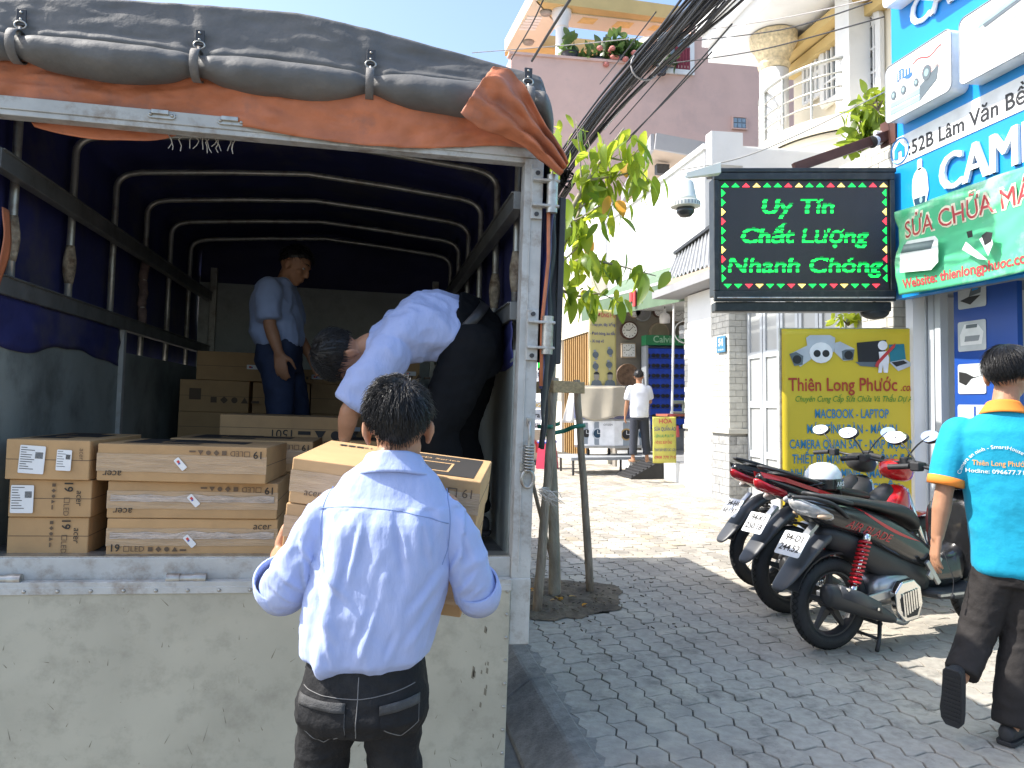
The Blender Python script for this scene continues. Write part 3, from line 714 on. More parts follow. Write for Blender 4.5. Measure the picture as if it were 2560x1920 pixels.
def ering(c, x, y, w, d, n=28, e=2.4):
    c = Vector(c); x = Vector(x).normalized(); y = Vector(y).normalized(); out = []
    for k in range(n):
        a = 2 * math.pi * k / n; ca, sa = math.cos(a), math.sin(a)
        out.append(c + x * w * math.copysign(abs(ca) ** (2/e), ca) + y * d * math.copysign(abs(sa) ** (2/e), sa))
    return out
def hand(mb, w, d, n, thumb, curl=.35, k=1.):
    """w wrist, d finger direction, n palm-side normal, thumb = direction of the thumb side"""
    w = Vector(w); d = Vector(d).normalized(); n = Vector(n); n = (n - d * n.dot(d)).normalized(); s = Vector(thumb); s = (s - d * s.dot(d) - n * s.dot(n)).normalized()
    kn = []
    for i, (off, L) in enumerate(((.028, .086), (.009, .092), (-.011, .087), (-.029, .078))):
        p = w + d * L * k + s * off * k; kn.append(p)
        caps(mb, [w + s * off * .55 * k, p], [.0155 * k, .0115 * k], 10)
    for i, (p, ln) in enumerate(zip(kn, (.068, .076, .071, .055))):
        pts = [p]; dd = d.copy(); a = curl * (.8 + .15 * i)
        for j, fr in enumerate((.45, .30, .25)):
            dd = (dd * math.cos(a) + n * math.sin(a)).normalized(); nn = n - dd * n.dot(dd)
            pts.append(pts[-1] + dd * ln * fr * k + s * (.0015 - .001 * i))
            a = curl * (1.1 if j == 0 else .7)
            # rotate the bending normal with the finger
        caps(mb, pts, [.0105 * k, .0095 * k, .0086 * k, .0072 * k], 9)
    t0 = w + d * .022 * k + s * .024 * k
    caps(mb, [t0, t0 + (d * .55 + s * .75 + n * .25).normalized() * .042 * k, t0 + (d * .55 + s * .75 + n * .25).normalized() * .042 * k + (d * .85 + s * .3 + n * .3).normalized() * .032 * k,
              t0 + (d * .55 + s * .75 + n * .25).normalized() * .042 * k + (d * .85 + s * .25 + n * .35).normalized() * .058 * k], [.0165 * k, .0125 * k, .0105 * k, .008 * k], 9)
def head_geo(mb, c, fd, up, k=1.):
    fd = Vector(fd).normalized(); up = Vector(up); up = (up - fd * up.dot(fd)).normalized(); rt = fd.cross(up)
    T = Matrix.Translation(Vector(c)) @ frame((0, 0, 0), rt, fd, up) @ Matrix.Scale(k, 4)
    mb.ell((0, -.008, .022), (.074, .094, .092), 24, 16, T)          # skull
    mb.ell((0, .022, -.045), (.057, .066, .072), 20, 14, T)          # face and jaw
    mb.ell((0, .055, -.095), (.026, .026, .022), 12, 8, T)           # chin
    mb.ell((0, .093, -.022), (.011, .016, .024), 10, 8, T); mb.ell((0, .099, -.036), (.0145, .014, .011), 10, 8, T)   # nose
    mb.ell((0, .080, .018), (.05, .014, .011), 12, 8, T)             # brow
    mb.ell((0, .083, -.066), (.022, .012, .007), 10, 8, T); mb.ell((0, .081, -.076), (.019, .012, .007), 10, 8, T)    # lips
    for s in (-1, 1):
        mb.ell((s*.040, .060, -.03), (.02, .022, .02), 10, 8, T)     # cheeks
        E = T @ Matrix.Translation((s*.078, -.008, -.02)) @ Matrix.Rotation(R(s*24), 4, 'Z')
        mb.ell((0, 0, 0), (.0085, .018, .031), 12, 10, E); mb.ell((s*.005, -.010, .006), (.006, .009, .022), 10, 8, E)
        mb.ell((0, .004, -.026), (.007, .010, .010), 10, 8, E)
    return T
def hair_geo(T, hl, strands=1200, L=.045, lift=.012, seed=1, whorl=(0.02, -.05), thick=.0011, puff=1.07, jit=.35):
    """T head frame; hl(az) lower elevation of the hair, az 0 = face side"""
    rg = random.Random(seed); mb = MB(); C = Vector((0, -.008, .022)); rad = Vector((.074, .094, .092)) * puff
    def pt(az, el, k=1.):
        d = Vector((math.cos(el) * math.sin(az), math.cos(el) * math.cos(az), math.sin(el)))
        # below the middle the head narrows into the neck
        q = Vector((d.x * rad.x, d.y * rad.y, d.z * rad.z)) * k
        if d.z < 0:
            q.x *= 1 - .12 * (-d.z); q.y *= 1 - .06 * (-d.z); q.z *= 1.12
        return C + q
    def fn(u, v):
        az = u * 2 * math.pi; e1 = hl(az)
        el = math.pi/2 + (e1 - math.pi/2) * v
        edge = max(0, (v - .8) / .2)
        return T @ pt(az, el, 1.0 + .030 * nz(math.cos(az)*3, math.sin(az)*3, el*4) + .014 * nz(math.cos(az)*11, math.sin(az)*11, el*12) - .065 * edge ** 2)
    mb.grid(fn, 64, 26)
    for k in range(strands):
        az = rg.random() * 2 * math.pi; e1 = hl(az); z = math.sin(e1) + (1 - math.sin(e1)) * rg.random() ** .9
        el = math.asin(max(-1, min(1, z)))
        p = pt(az, el, 1.0); nrm = (p - C).normalized()
        wv = Vector((whorl[0], whorl[1], .11)); dr = (p - wv); dr = dr - nrm * dr.dot(nrm)
        dr = dr.normalized() if dr.length > 1e-4 else Vector((0, 1, 0))
        sw = nrm.cross(dr) * .35; dr = (dr + sw + Vector((rg.uniform(-jit, jit), rg.uniform(-jit, jit), rg.uniform(-jit, jit)))).normalized()
        low = max(0., min(1., (z + .25) / .6)); ln = L * (.35 + .65 * low) * rg.uniform(.6, 1.25)
        pts = [p - nrm * .004]
        for j in (1, 2, 3):
            t = j / 3; pts.append(p + dr * ln * t + nrm * (lift * math.sin(t * 2.3) * (.4 + .6 * low) * rg.uniform(.5, 1.3) - ln * ln * t * t * 3.0 * .8) + Vector((0, 0, -.004 * t)))
        mb.tube([T @ q for q in pts], [thick, thick * 1.1, thick * .8, thick * .2], 3, caps=False)
    return mb
m_skin = M('skin', (.42, .215, .125), .5, 0, .08, 30, spec=.4, bump=.04, bscale=180)
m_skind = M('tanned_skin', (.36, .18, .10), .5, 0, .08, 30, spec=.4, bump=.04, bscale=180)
for _m in (m_skin, m_skind):
    _b = _m.node_tree.nodes['Principled BSDF']; _b.inputs['Subsurface Weight'].default_value = .12; _b.inputs['Subsurface Radius'].default_value = (.012, .005, .003)
m_hair = M('black_hair', (.010, .009, .0085), .42, 0, .4, 60, spec=.45)
def person(label, loc, P, mats, voxel=.0055, hair=None, rotz=-YAW, shoes=True, shirt_fold=None, trouser_fold=None, svox=.009):
    """P holds joints in a camera-aligned local frame; all garments are children"""
    t = thing('person', label, 'person', loc, rotz); V = {k: Vector(v) for k, v in P.items() if isinstance(v, (tuple, Vector)) and len(v) == 3 and not isinstance(v[0], (list, tuple))}
    k = P.get('k', 1.)
    mb = MB(); T = head_geo(mb, V['head'], V['face'], V['headup'], k)
    nb = Vector(V['head']) - Vector(V['headup']).normalized() * .075 * k - Vector(V['face']).normalized() * .012
    caps(mb, [V['neck'] - (nb - V['neck']) * .5, V['neck'], nb + (nb - V['neck']).normalized() * .02], [.05 * k, .052 * k, .05 * k], 16)
    caps(mb, [V['pelvis'], V['chest'], V['neck']], [.085 * k, .07 * k, .045 * k], 14)
    for s in 'LR':
        sh, el, wr = V['sh' + s], V['el' + s], V['wr' + s]
        caps(mb, [V['chest'], sh], [.05 * k, .04 * k])
        caps(mb, [sh, sh.lerp(el, .5), el, el.lerp(wr, .35), wr], [.044 * k, .043 * k, .037 * k, .039 * k, .026 * k])
        hd = P['hand' + s]; hand(mb, wr, hd[0], hd[1], hd[2], hd[3], k)
        hp, kn, an = V['hip' + s], V['kn' + s], V['an' + s]
        caps(mb, [V['pelvis'], hp], [.07 * k, .055 * k]); caps(mb, [hp, kn, kn.lerp(an, .3), an], [.048 * k, .040 * k, .040 * k, .033 * k])
        fd = Vector(P['foot' + s]).normalized(); fu = Vector(P.get('fup' + s, (0, 0, 1)))
        caps(mb, [an, an - fu * .045 - fd * .02], [.035 * k, .034 * k]); caps(mb, [an - fu * .05 - fd * .03, an - fu * .055 + fd * .13], [.03 * k, .026 * k])
        if not shoes:
            sd = fd.cross(fu).normalized()
            for j in range(5):
                q = an - fu * .065 + fd * .135 + sd * (.03 - .015 * j) * (1 if s == 'L' else -1); caps(mb, [q, q + fd * (.045 - .006 * j)], [.012 * k, .009 * k], 8)
    body = obj('body', remesh(mb, voxel, 3), mats['skin'], t)
    if hair is not None:
        obj('hair', hair_geo(T, **hair), m_hair, body, smooth=True)
        eb = MB()
        for s in (-1, 1):
            eb.tube([T @ Vector((s*(.014 + .011*j), .088 - .004*j*j*.6, .027 + .004*math.sin(j))) for j in range(4)], [.002, .0035, .003, .0012], 6)
        obj('eyebrows', eb, m_hair, body, smooth=True)
        for s in (-1, 1):
            ey = obj('eye', MB().ell((s*.031, .0715, .0), (.0125, .009, .0075), 12, 8, T), M('eye_white', (.35, .33, .31), .5, spec=.1), body, smooth=True)
            obj('iris', MB().ell((s*.031, .077, .0), (.005, .0045, .005), 10, 6, T), m_hair, ey, smooth=True)
    # shirt
    sb = MB(); rs = []
    for (c, w, d, x, y) in P['torso']: rs.append(ering(c, x, y, w, d))
    sb.rings(rs)
    for s in 'LR':
        sl = P['sleeve' + s]; sb.tube(curve_pts(sl[0], 4), [sl[1][0] + (sl[1][-1] - sl[1][0]) * j / (4 * (len(sl[0]) - 1)) for j in range(4 * (len(sl[0]) - 1) + 1)] if len(sl[1]) == 2 else
                [q for i in range(len(sl[1]) - 1) for q in [sl[1][i] + (sl[1][i+1] - sl[1][i]) * j / 4 for j in range(4)]] + [sl[1][-1]], 18)
        sb.ell(sl[0][0], sl[1][0] * 1.0, 14, 10)
    me = remesh(sb, svox, 3)
    if shirt_fold: displace(me, shirt_fold)
    shirt = obj('shirt', me, mats['shirt'], t)
    tb_ = MB(); rs = [ering(c, x, y, w, d) for (c, w, d, x, y) in P['hips']]; tb_.rings(rs)
    for s in 'LR':
        pts = P['leg' + s][0]; rr = P['leg' + s][1]
        cp = curve_pts(pts, 4); rad = [q for i in range(len(rr) - 1) for q in [rr[i] + (rr[i+1] - rr[i]) * j / 4 for j in range(4)]] + [rr[-1]]
        tb_.tube(cp, rad, 18); tb_.ell(pts[0], rr[0], 14, 10)
    me = remesh(tb_, svox, 4)
    if trouser_fold: displace(me, trouser_fold)
    trou = obj('trousers', me, mats['trousers'], t)
    if shoes:
        for s in 'LR':
            an = V['an' + s]; fd = Vector(P['foot' + s]).normalized(); fu = Vector(P.get('fup' + s, (0, 0, 1))); fu = (fu - fd * fu.dot(fd)).normalized(); sd = fd.cross(fu)
            F = frame(an - fu * .088, sd, fd, fu)
            rs = []
            for (y, w, h0, h1) in ((-.068, .022, .012, .06), (-.055, .034, .006, .085), (-.01, .038, .004, .09), (.06, .040, .004, .075), (.12, .046, .006, .052), (.165, .042, .012, .042), (.19, .024, .018, .032)):
                rs.append([F @ Vector((w * math.cos(a), y, (h0 + h1) / 2 + (h1 - h0) / 2 * math.sin(a))) for a in [2 * math.pi * j / 14 for j in range(14)]])
            so = obj('shoe', MB().rings(rs), mats.get('shoe', m_rubber), t, smooth=True, sub=1)
            rs = []
            for (y, w) in ((-.072, .026), (-.055, .038), (0, .040), (.06, .043), (.12, .050), (.168, .045), (.196, .026)):
                rs.append([F @ Vector(p) for p in ((-w, y, 0), (w, y, 0), (w, y, .018), (-w, y, .018))])
            obj('sole', MB().rings(rs), m_rubber, so, bevel=.004)
            tr = MB()
            for j in range(12): tr.box((-.034, -.058 + j * .02, -.004), (.034, -.05 + j * .02, .001), F)
            tag(obj('sole_tread', tr, m_rubber, so), kind='stuff')
    return t, body, shirt, trou, T
def bvh(o): return BVHTree.FromPolygons([v.co for v in o.data.vertices], [p.vertices for p in o.data.polygons])
def project(mb, tree, d, off, far=.5):
    d = Vector(d).normalized(); out = []
    for p in mb.v:
        h = tree.ray_cast(Vector(p) - d * far, d, far * 2.5)
        out.append(tuple(h[0] - d * off) if h[0] is not None else p)
    mb.v = out; return mb
def seam(o, pts, d, rad, mat, name='seam', n=14, off=.0):
    """thin stitched line laid on a garment"""
    tr = bvh(o); P = curve_pts(pts, n); out = []
    d = Vector(d).normalized()
    for p in P:
        h = tr.ray_cast(p - d * .4, d, 1.)
        out.append(h[0] - d * (off) if h[0] is not None else p)
    mb = MB().tube(out, rad, 5)
    return obj(name, mb, mat, o, smooth=True)
X_, Y_, Z_ = Vector((1, 0, 0)), Vector((0, 1, 0)), Vector((0, 0, 1))
m_lblue = M('light_blue_shirt_cotton', (.36, .43, .68), .78, 0, .03, 20, sheen=.1, bump=.38, bscale=19, stretch=(1.3, 1.3, .55))
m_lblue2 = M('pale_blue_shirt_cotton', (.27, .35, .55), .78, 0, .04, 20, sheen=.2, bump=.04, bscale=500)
m_jean = M('black_denim', (.015, .015, .016), .75, 0, .3, 9, dirt=(.034, .034, .034), damt=.7, dscale=5, bump=.45, bscale=34, spec=.2)
m_navyj = M('navy_denim', (.02, .032, .075), .8, 0, .3, 8, bump=.15, bscale=300)
m_blackt = M('black_trouser_cloth', (.006, .0065, .0075), .8, 0, .2, 8, spec=.12)
m_thread = M('grey_thread', (.16, .155, .15), .8); m_thread2 = M('blue_seam_thread', (.27, .36, .66), .8); m_thread3 = M('dark_seam', (.22, .29, .5), .8)
def bhair(az, front=.55, side=-.02, nape=-.72):
    c = math.cos(az)            # 1 at the face, -1 at the nape
    if c > 0: return R(60) * 0 + front * c ** .8 + side * (1 - c)
    return side + (nape - side) * (-c) ** .8
def ridged(n): return 1 - 2 * abs(n)

# --- the man lifting cartons, seen from behind
CR = [((-.15, 1.22), (-.06, 1.12), .007, .009), ((-.16, 1.17), (-.09, 1.02), .008, .010), ((-.13, 1.10), (-.10, .97), .006, .008), ((.15, 1.20), (.07, 1.08), .007, .009), ((.14, 1.13), (.06, 1.0), .006, .009),
      ((-.03, 1.33), (-.075, 1.14), .006, .008), ((.05, 1.33), (.075, 1.18), .006, .008), ((.11, 1.32), (.12, 1.20), .005, .007), ((-.11, 1.33), (-.10, 1.22), .005, .007), ((.0, 1.10), (-.05, .97), .006, .010), ((.05, 1.05), (.02, .97), .005, .008),
      ((-.20, 1.25), (-.16, 1.18), .006, .007), ((.20, 1.24), (.17, 1.17), .006, .007), ((-.26, 1.19), (-.20, 1.13), .006, .007), ((-.27, 1.14), (-.22, 1.10), .005, .006), ((.24, 1.18), (.19, 1.12), .006, .007), ((.25, 1.14), (.21, 1.10), .005, .006), ((-.20, 1.31), (-.24, 1.20), .004, .008), ((.19, 1.31), (.23, 1.20), .004, .008)]
def creases(co, n):
    if n.y > .25: return 0.
    s = 0.
    for (p, q, amp, w) in CR:
        dx, dz = q[0] - p[0], q[1] - p[1]; L2 = dx*dx + dz*dz
        t = ((co.x - p[0]) * dx + (co.z - p[1]) * dz) / L2
        if -.1 < t < 1.1:
            t = max(0., min(1., t)); px_, pz_ = co.x - p[0] - dx*t, co.z - p[1] - dz*t
            sd = (px_ * dz - pz_ * dx) / math.sqrt(L2); f = math.sin(math.pi * (t * .9 + .05))
            s += amp * f * (math.exp(-(sd / w) ** 2) - .8 * math.exp(-((sd - w * 1.5) / (w * .9)) ** 2))
    return s
def fold1(co, n):
    side = abs(co.x) < .2
    a = .010 * ridged(nz(co.x * 8 + co.z * 1.6, co.y * 7, co.z * 1.7)) + .005 * ridged(nz(co.x * 17 - co.z * 3, co.y * 12, co.z * 4 + 7)) + .0022 * nz(co.x * 42, co.y * 42, co.z * 30)
    if not side: a = .007 * ridged(nz(co.x * 10, co.y * 12, co.z * 16)) + .004 * nz(co.x * 26, co.y * 26, co.z * 26)
    top = max(0, min(1, (1.36 - co.z) / .06))
    # long drape from the left shoulder blade to the hem
    if n.y < -.1 and side:
        xl = -.085 - (1.30 - co.z) * .16; d = (co.x - xl)
        a += .016 * math.exp(-(d / .022) ** 2) * top - .009 * math.exp(-((d + .035) / .03) ** 2) * top
        xr = .10 - (1.32 - co.z) * .10; d = co.x - xr
        a += .008 * math.exp(-(d / .02) ** 2) * top * max(0, (co.z - 1.05) / .25)
        # gathers under the yoke
        if co.z < 1.335: a += .006 * math.sin(co.x * 95) * max(0, 1 - (1.335 - co.z) / .13) * (1 if abs(co.x) > .03 else .3)
    a += creases(co, n)
    hem = max(0, (1.03 - co.z) / .08); a += .008 * hem * nz(co.x * 14, co.y * 10, 3) 
    return a * (.35 + .65 * top)
def jfold(co, n): return .005 * ridged(nz(co.x * 9, co.y * 9, co.z * 16)) + .0025 * nz(co.x * 30, co.y * 30, co.z * 40)
P1 = dict(head=(.028, .02, 1.545), face=(-.12, 1, .06), headup=(0, -.06, 1), neck=(.018, .0, 1.45), chest=(0, .01, 1.3), pelvis=(-.05, 0, .93),
    shL=(-.14, 0, 1.33), shR=(.15, 0, 1.325), elL=(-.255, .02, 1.14), elR=(.235, .02, 1.125), wrL=(-.338, .225, 1.165), wrR=(.215, .24, 1.045),
    handL=((.03, .80, .55), (1, 0, 0), (0, -.3, 1), .10), handR=((-.35, 1, .02), (0, 0, 1), (1, .3, 0), .05),
    hipL=(-.13, 0, .86), hipR=(.03, 0, .86), knL=(-.165, .02, .47), knR=(.035, .02, .47), anL=(-.17, 0, .09), anR=(.03, 0, .09), footL=(-.15, 1, 0), footR=(.2, 1, 0),
    torso=[((-.048, 0, .948), .138, .10, X_, Y_), ((-.048, 0, .968), .160, .118, X_, Y_), ((-.045, 0, 1.0), .165, .122, X_, Y_), ((-.03, 0, 1.08), .166, .122, X_, Y_), ((-.012, 0, 1.18), .170, .118, X_, Y_),
           ((0, 0, 1.28), .170, .112, X_, Y_), ((.005, 0, 1.325), .168, .102, X_, Y_), ((.01, 0, 1.362), .148, .087, X_, Y_), ((.014, 0, 1.412), .118, .070, X_, Y_), ((.018, .004, 1.455), .068, .066, X_, Y_)],
    sleeveL=([(-.125, 0, 1.325), (-.185, -.005, 1.255), (-.245, 0, 1.145), (-.280, .075, 1.108)], [.052, .053, .056, .062]),
    sleeveR=([(.14, 0, 1.32), (.187, 0, 1.245), (.222, .01, 1.145), (.230, .06, 1.092)], [.051, .051, .050, .052]),
    hips=[((-.045, 0, .99), .130, .098, X_, Y_), ((-.048, 0, .94), .146, .106, X_, Y_), ((-.052, -.008, .88), .160, .118, X_, Y_), ((-.055, -.012, .83), .166, .122, X_, Y_), ((-.055, -.005, .79), .150, .105, X_, Y_)],
    legL=([(-.128, -.005, .83), (-.157, 0, .72), (-.168, .02, .47), (-.17, 0, .10)], [.088, .066, .062, .058]),
    legR=([(.018, -.005, .83), (.022, 0, .72), (.035, .02, .47), (.03, 0, .10)], [.088, .066, .062, .058]))
LOC1 = cw(-.322, 1.97, 0)
man, mbody, mshirt, mtrou, mT = person('man seen from behind in a light blue shirt and black jeans, carrying three cartons', LOC1, P1, dict(skin=m_skin, shirt=m_lblue, trousers=m_jean),
    .0045, dict(hl=lambda az: bhair(az, .55, -.05, -.74), strands=3200, L=.036, lift=.009, seed=3, whorl=(.03, -.03), thick=.0009, puff=1.05, jit=.3), shirt_fold=fold1, trouser_fold=jfold, svox=.0055)
seam(mshirt, [(-.155, 0, 1.335), (-.08, 0, 1.345), (.02, 0, 1.34), (.10, 0, 1.325), (.165, 0, 1.30)], (0, 1, 0), .0016, m_thread3, 'yoke_seam')
seam(mshirt, [(-.135, 0, 1.385), (-.15, 0, 1.33), (-.150, 0, 1.26), (-.135, 0, 1.20)], (0, 1, 0), .0014, m_thread3, 'armhole_seam')
seam(mshirt, [(.155, 0, 1.38), (.168, 0, 1.32), (.165, 0, 1.25), (.150, 0, 1.20)], (0, 1, 0), .0014, m_thread3, 'armhole_seam')
def collar(u, v):
    a = R(-168 + 336 * u); b = math.cos(a)     # a = 0 at the back
    r = .067 + .022 * v ** 1.2 + .012 * v * abs(math.sin(a)); z = 1.480 - .050 * v - .014 * v * (1 - b) * .5 - .020 * (1 - b)
    return (.020 + r * math.sin(a) * 1.05, .006 - r * b * .98, z + .002 * nz(u * 9, v * 2, 1))
obj('collar', MB().grid(collar, 48, 8), m_lblue, mshirt, smooth=True, solid=.003)
obj('collar_stand', MB().grid(lambda u, v: (.020 + (.067 + .002 * v) * math.sin(R(-165 + 330*u)), .006 - .067 * math.cos(R(-165 + 330*u)), 1.476 - .05 * v - .012 * (1 - math.cos(R(-165+330*u)))), 40, 3), m_lblue, mshirt, smooth=True, solid=.003)
for (s, cx, cy, cz, r) in ((1, .230, .045, 1.102, .056), (-1, -.277, .06, 1.112, .066)):
    obj('rolled_cuff', MB().tube([(cx, cy - .035, cz + .035), (cx + s * .004, cy - .005, cz + .008), (cx + s * .004, cy + .025, cz - .018)], [r * .98, r * 1.04, r * .97], 26, caps=False), m_lblue, mshirt, smooth=True, solid=.006)
obj('waistband', MB().tube([(-.048, 0, .925), (-.047, 0, .945), (-.047, 0, .968)], [.151, .147, .142], 40, caps=False, sq=(1, .72)), m_jean, mtrou, smooth=True, solid=.004)
for (x0, x1, z0, z1, tl) in ((-.195, -.075, .888, .775, -.006), (.01, .095, .875, .79, .012)):
    cx = (x0 + x1) / 2
    seam(mtrou, [(x0, 0, z0), (x0 + .002, 0, z1 + .035)], (0, 1, 0), .0012, m_thread, 'pocket_stitch', off=.001)
    seam(mtrou, [(x0 + .002, 0, z1 + .035), (cx, 0, z1)], (0, 1, 0), .0012, m_thread, 'pocket_stitch', off=.001)
    seam(mtrou, [(cx, 0, z1), (x1, 0, z1 + .035)], (0, 1, 0), .0012, m_thread, 'pocket_stitch', off=.001)
    seam(mtrou, [(x1, 0, z1 + .035), (x1, 0, z0 + tl)], (0, 1, 0), .0012, m_thread, 'pocket_stitch', off=.001)
    pk = project(MB().grid(lambda u, v: (x0 + (x1 - x0) * u, 0, z0 + tl * u - v * (z0 - z1 - .03) ), 8, 8), bvh(mtrou), (0, 1, 0), .0035)
    obj('back_pocket', pk, m_jean, mtrou, smooth=True)
    fl = project(MB().grid(lambda u, v: (x0 - .002 + (x1 - x0 + .004) * u, 0, z0 + .004 + tl * u - v * .022), 10, 3), bvh(mtrou), (0, 1, 0), .006)
    obj('pocket_hem', fl, M('worn_denim', (.055, .055, .055), .8, 0, .4, 30, bump=.3, bscale=300), mtrou, smooth=True, solid=.003)
seam(mtrou, [(-.045, 0, .94), (-.045, 0, .88), (-.05, 0, .80)], (0, 1, 0), .0013, m_thread, 'centre_seam', off=.0005)
seam(mtrou, [(-.19, 0, .905), (-.10, 0, .895), (-.045, 0, .893), (.02, 0, .90), (.085, 0, .915)], (0, 1, 0), .0012, m_thread, 'yoke_stitch', off=.0005)
# cartons in his arms
GC = 'cartons carried by the man in the light blue shirt'
HB = Matrix.Translation(LOC1) @ Matrix.Rotation(-YAW, 4, 'Z')
tilt = HB @ Matrix.Translation((-.055, .335, 1.055)) @ Matrix.Rotation(R(7), 4, 'Y') @ Matrix.Rotation(R(5), 4, 'X') @ Matrix.Rotation(R(-2.5), 4, 'Z')
for i, (l, dx) in enumerate((("bottom carton of the three held in the man's arms", -.012), ("middle carton of the three held in the man's arms", -.005), ("top carton held in the man's arms, sunlit lid with a black printed panel", .0))):
    c = carton('monitor_carton', l, (.52, .36, .127), tilt @ Matrix.Translation((dx, 0, i * .127)), GC, [('acer', -.44, -.15, .16, 0, 'L', 0, 0)] if i != 2 else [('acer', -.42, -.28, .16, 0, 'L', 0, 0), ('19 \u25A1', .46, .3, .2, 180, 'L', 0, 0)], 1)
    if i == 2:
        pp = obj('lid_panel', MB().box((.02, -.15, .127), (.235, .15, .1278)), m_ink, c)
        obj('panel_frame', MB().box((.06, -.11, .1282), (.16, -.10, .1286)).box((.06, .02, .1282), (.16, .03, .1286)).box((.06, -.10, .1282), (.067, .02, .1286)).box((.153, -.10, .1282), (.16, .02, .1286)), m_card, pp)
        text('LED Series', frame((.10, .075, .1284), (1, 0, 0), (0, 1, 0)) , w=.14, mat=m_card, parent=c)
        text('19\u25A0\u25A0\u25A0', frame((-.16, .12, .1284), (-1, 0, 0), (0, -1, 0)), w=.10, mat=m_ink, parent=c)

# --- the man bending over in the truck
def fold2(co, n): return .011 * ridged(nz(co.x * 6 + co.z * 5, co.y * 10, co.z * 5)) + .006 * ridged(nz(co.x * 13, co.y * 22, co.z * 13))
Lx = Vector((.05, .86, .50)).normalized(); Ly = Vector((.05, -.50, .86)).normalized()
s1 = Vector((.30, .05, .95)); 
P2 = dict(head=(-.385, -.17, .765), face=(.12, .10, -1), headup=(-.85, -.45, -.05), neck=(-.29, -.145, .80), chest=(-.16, -.10, .86), pelvis=(.12, 0, .84),
    shL=(-.19, -.24, .76), shR=(-.175, .0, .855), elL=(-.335, -.26, .545), elR=(-.325, .06, .66), wrL=(-.365, -.20, .44), wrR=(-.42, .1, .47),
    handL=((-.1, .25, -1), (-1, 0, 0), (0, 1, 0), .4), handR=((-.1, -.1, -1), (1, 0, 0), (0, -1, 0), .4),
    hipL=(.12, -.10, .80), hipR=(.13, .10, .84), knL=(-.01, -.15, .45), knR=(.06, .12, .45), anL=(.08, -.13, .09), anR=(.13, .13, .09), footL=(-1, -.1, 0), footR=(-1, .1, 0),
    torso=[((.15, .01, .83), .150, .112, Lx, Ly), ((.07, -.015, .885), .160, .118, Lx, Ly), ((-.02, -.05, .905), .170, .125, Lx, Ly), ((-.11, -.085, .885), .180, .120, Lx, Ly), ((-.18, -.115, .85), .168, .098, Lx, Ly), ((-.23, -.13, .825), .11, .075, Lx, Ly), ((-.275, -.145, .80), .064, .062, Lx, Ly)],
    sleeveL=([(-.185, -.225, .765), (-.26, -.255, .67), (-.322, -.26, .575)], [.078, .075, .070]), sleeveR=([(-.19, .03, .90), (-.27, .06, .78), (-.32, .075, .70)], [.07, .068, .064]),
    hips=[((.075, -.01, .93), .140, .105, Lx, Ly), ((.12, 0, .885), .158, .118, Lx, s1), ((.155, .01, .82), .165, .125, Lx, Vector((.7, -.2, .6))), ((.14, .0, .74), .155, .115, Lx, X_)],
    legL=([(.125, -.09, .80), (.05, -.14, .60), (-.005, -.155, .45), (.05, -.14, .25), (.08, -.13, .10)], [.112, .098, .085, .078, .07]),
    legR=([(.14, .09, .82), (.10, .12, .62), (.06, .125, .45), (.11, .13, .25), (.13, .13, .10)], [.112, .098, .085, .078, .07]))
bman, bb_, bsh, btr, bT = person('man in a light blue shirt and black trousers bending over inside the truck', cw(-.295, 3.24, FZ), P2, dict(skin=m_skin, shirt=m_lblue, trousers=m_blackt), .0065,
    dict(hl=lambda az: bhair(az, .32, -.18, -.6), strands=1400, L=.04, lift=.006, seed=5, puff=1.08, jit=.2), shirt_fold=fold2, trouser_fold=jfold, svox=.0075)
obj('belt', MB().tube([(.082, -.008, .925), (.096, -.004, .912), (.108, 0, .90)], [.148, .152, .156], 30, caps=False, sq=(1, .76)), M('black_leather_belt', (.012, .012, .012), .4), btr, smooth=True, solid=.004)

# --- the man standing deep in the truck
P3 = dict(head=(.070, -.02, 1.405), face=(.86, -.10, -.45), headup=(.45, 0, .9), neck=(.0, 0, 1.30), chest=(-.05, 0, 1.18), pelvis=(-.03, 0, .90),
    shL=(-.03, .17, 1.24), shR=(-.045, -.17, 1.245), elL=(.02, .20, 1.0), elR=(-.025, -.20, 1.02), wrL=(.12, .16, .86), wrR=(.03, -.20, .86),
    handL=((.5, 0, -.8), (0, -1, 0), (1, 0, 0), .3), handR=((.15, 0, -1), (0, 1, 0), (1, 0, 0), .28),
    hipL=(-.02, .08, .88), hipR=(-.02, -.08, .88), knL=(.05, .09, .48), knR=(.0, -.10, .48), anL=(.02, .09, .09), anR=(-.06, -.1, .09), footL=(1, .1, 0), footR=(1, -.1, 0),
    torso=[((-.03, 0, .92), .150, .125, Y_, -X_), ((-.04, 0, .97), .162, .142, Y_, -X_), ((-.05, 0, 1.06), .17, .14, Y_, -X_), ((-.055, 0, 1.16), .178, .128, Y_, -X_), ((-.05, 0, 1.23), .172, .11, Y_, -X_), ((-.03, 0, 1.275), .12, .08, Y_, -X_), ((-.005, 0, 1.31), .066, .064, Y_, -X_)],
    sleeveL=([(-.035, .16, 1.225), (-.01, .19, 1.13), (.01, .195, 1.06)], [.072, .068, .064]), sleeveR=([(-.045, -.16, 1.23), (-.04, -.19, 1.13), (-.03, -.197, 1.055)], [.072, .068, .064]),
    hips=[((-.03, 0, .97), .145, .118, Y_, -X_), ((-.03, 0, .90), .155, .128, Y_, -X_), ((-.035, 0, .82), .16, .13, Y_, -X_), ((-.02, 0, .76), .15, .11, Y_, -X_)],
    legL=([(-.02, .08, .82), (.03, .085, .64), (.05, .09, .46), (.02, .09, .10)], [.098, .085, .075, .068]), legR=([(-.025, -.08, .82), (.0, -.09, .64), (.0, -.10, .46), (-.06, -.1, .10)], [.098, .085, .075, .068]))
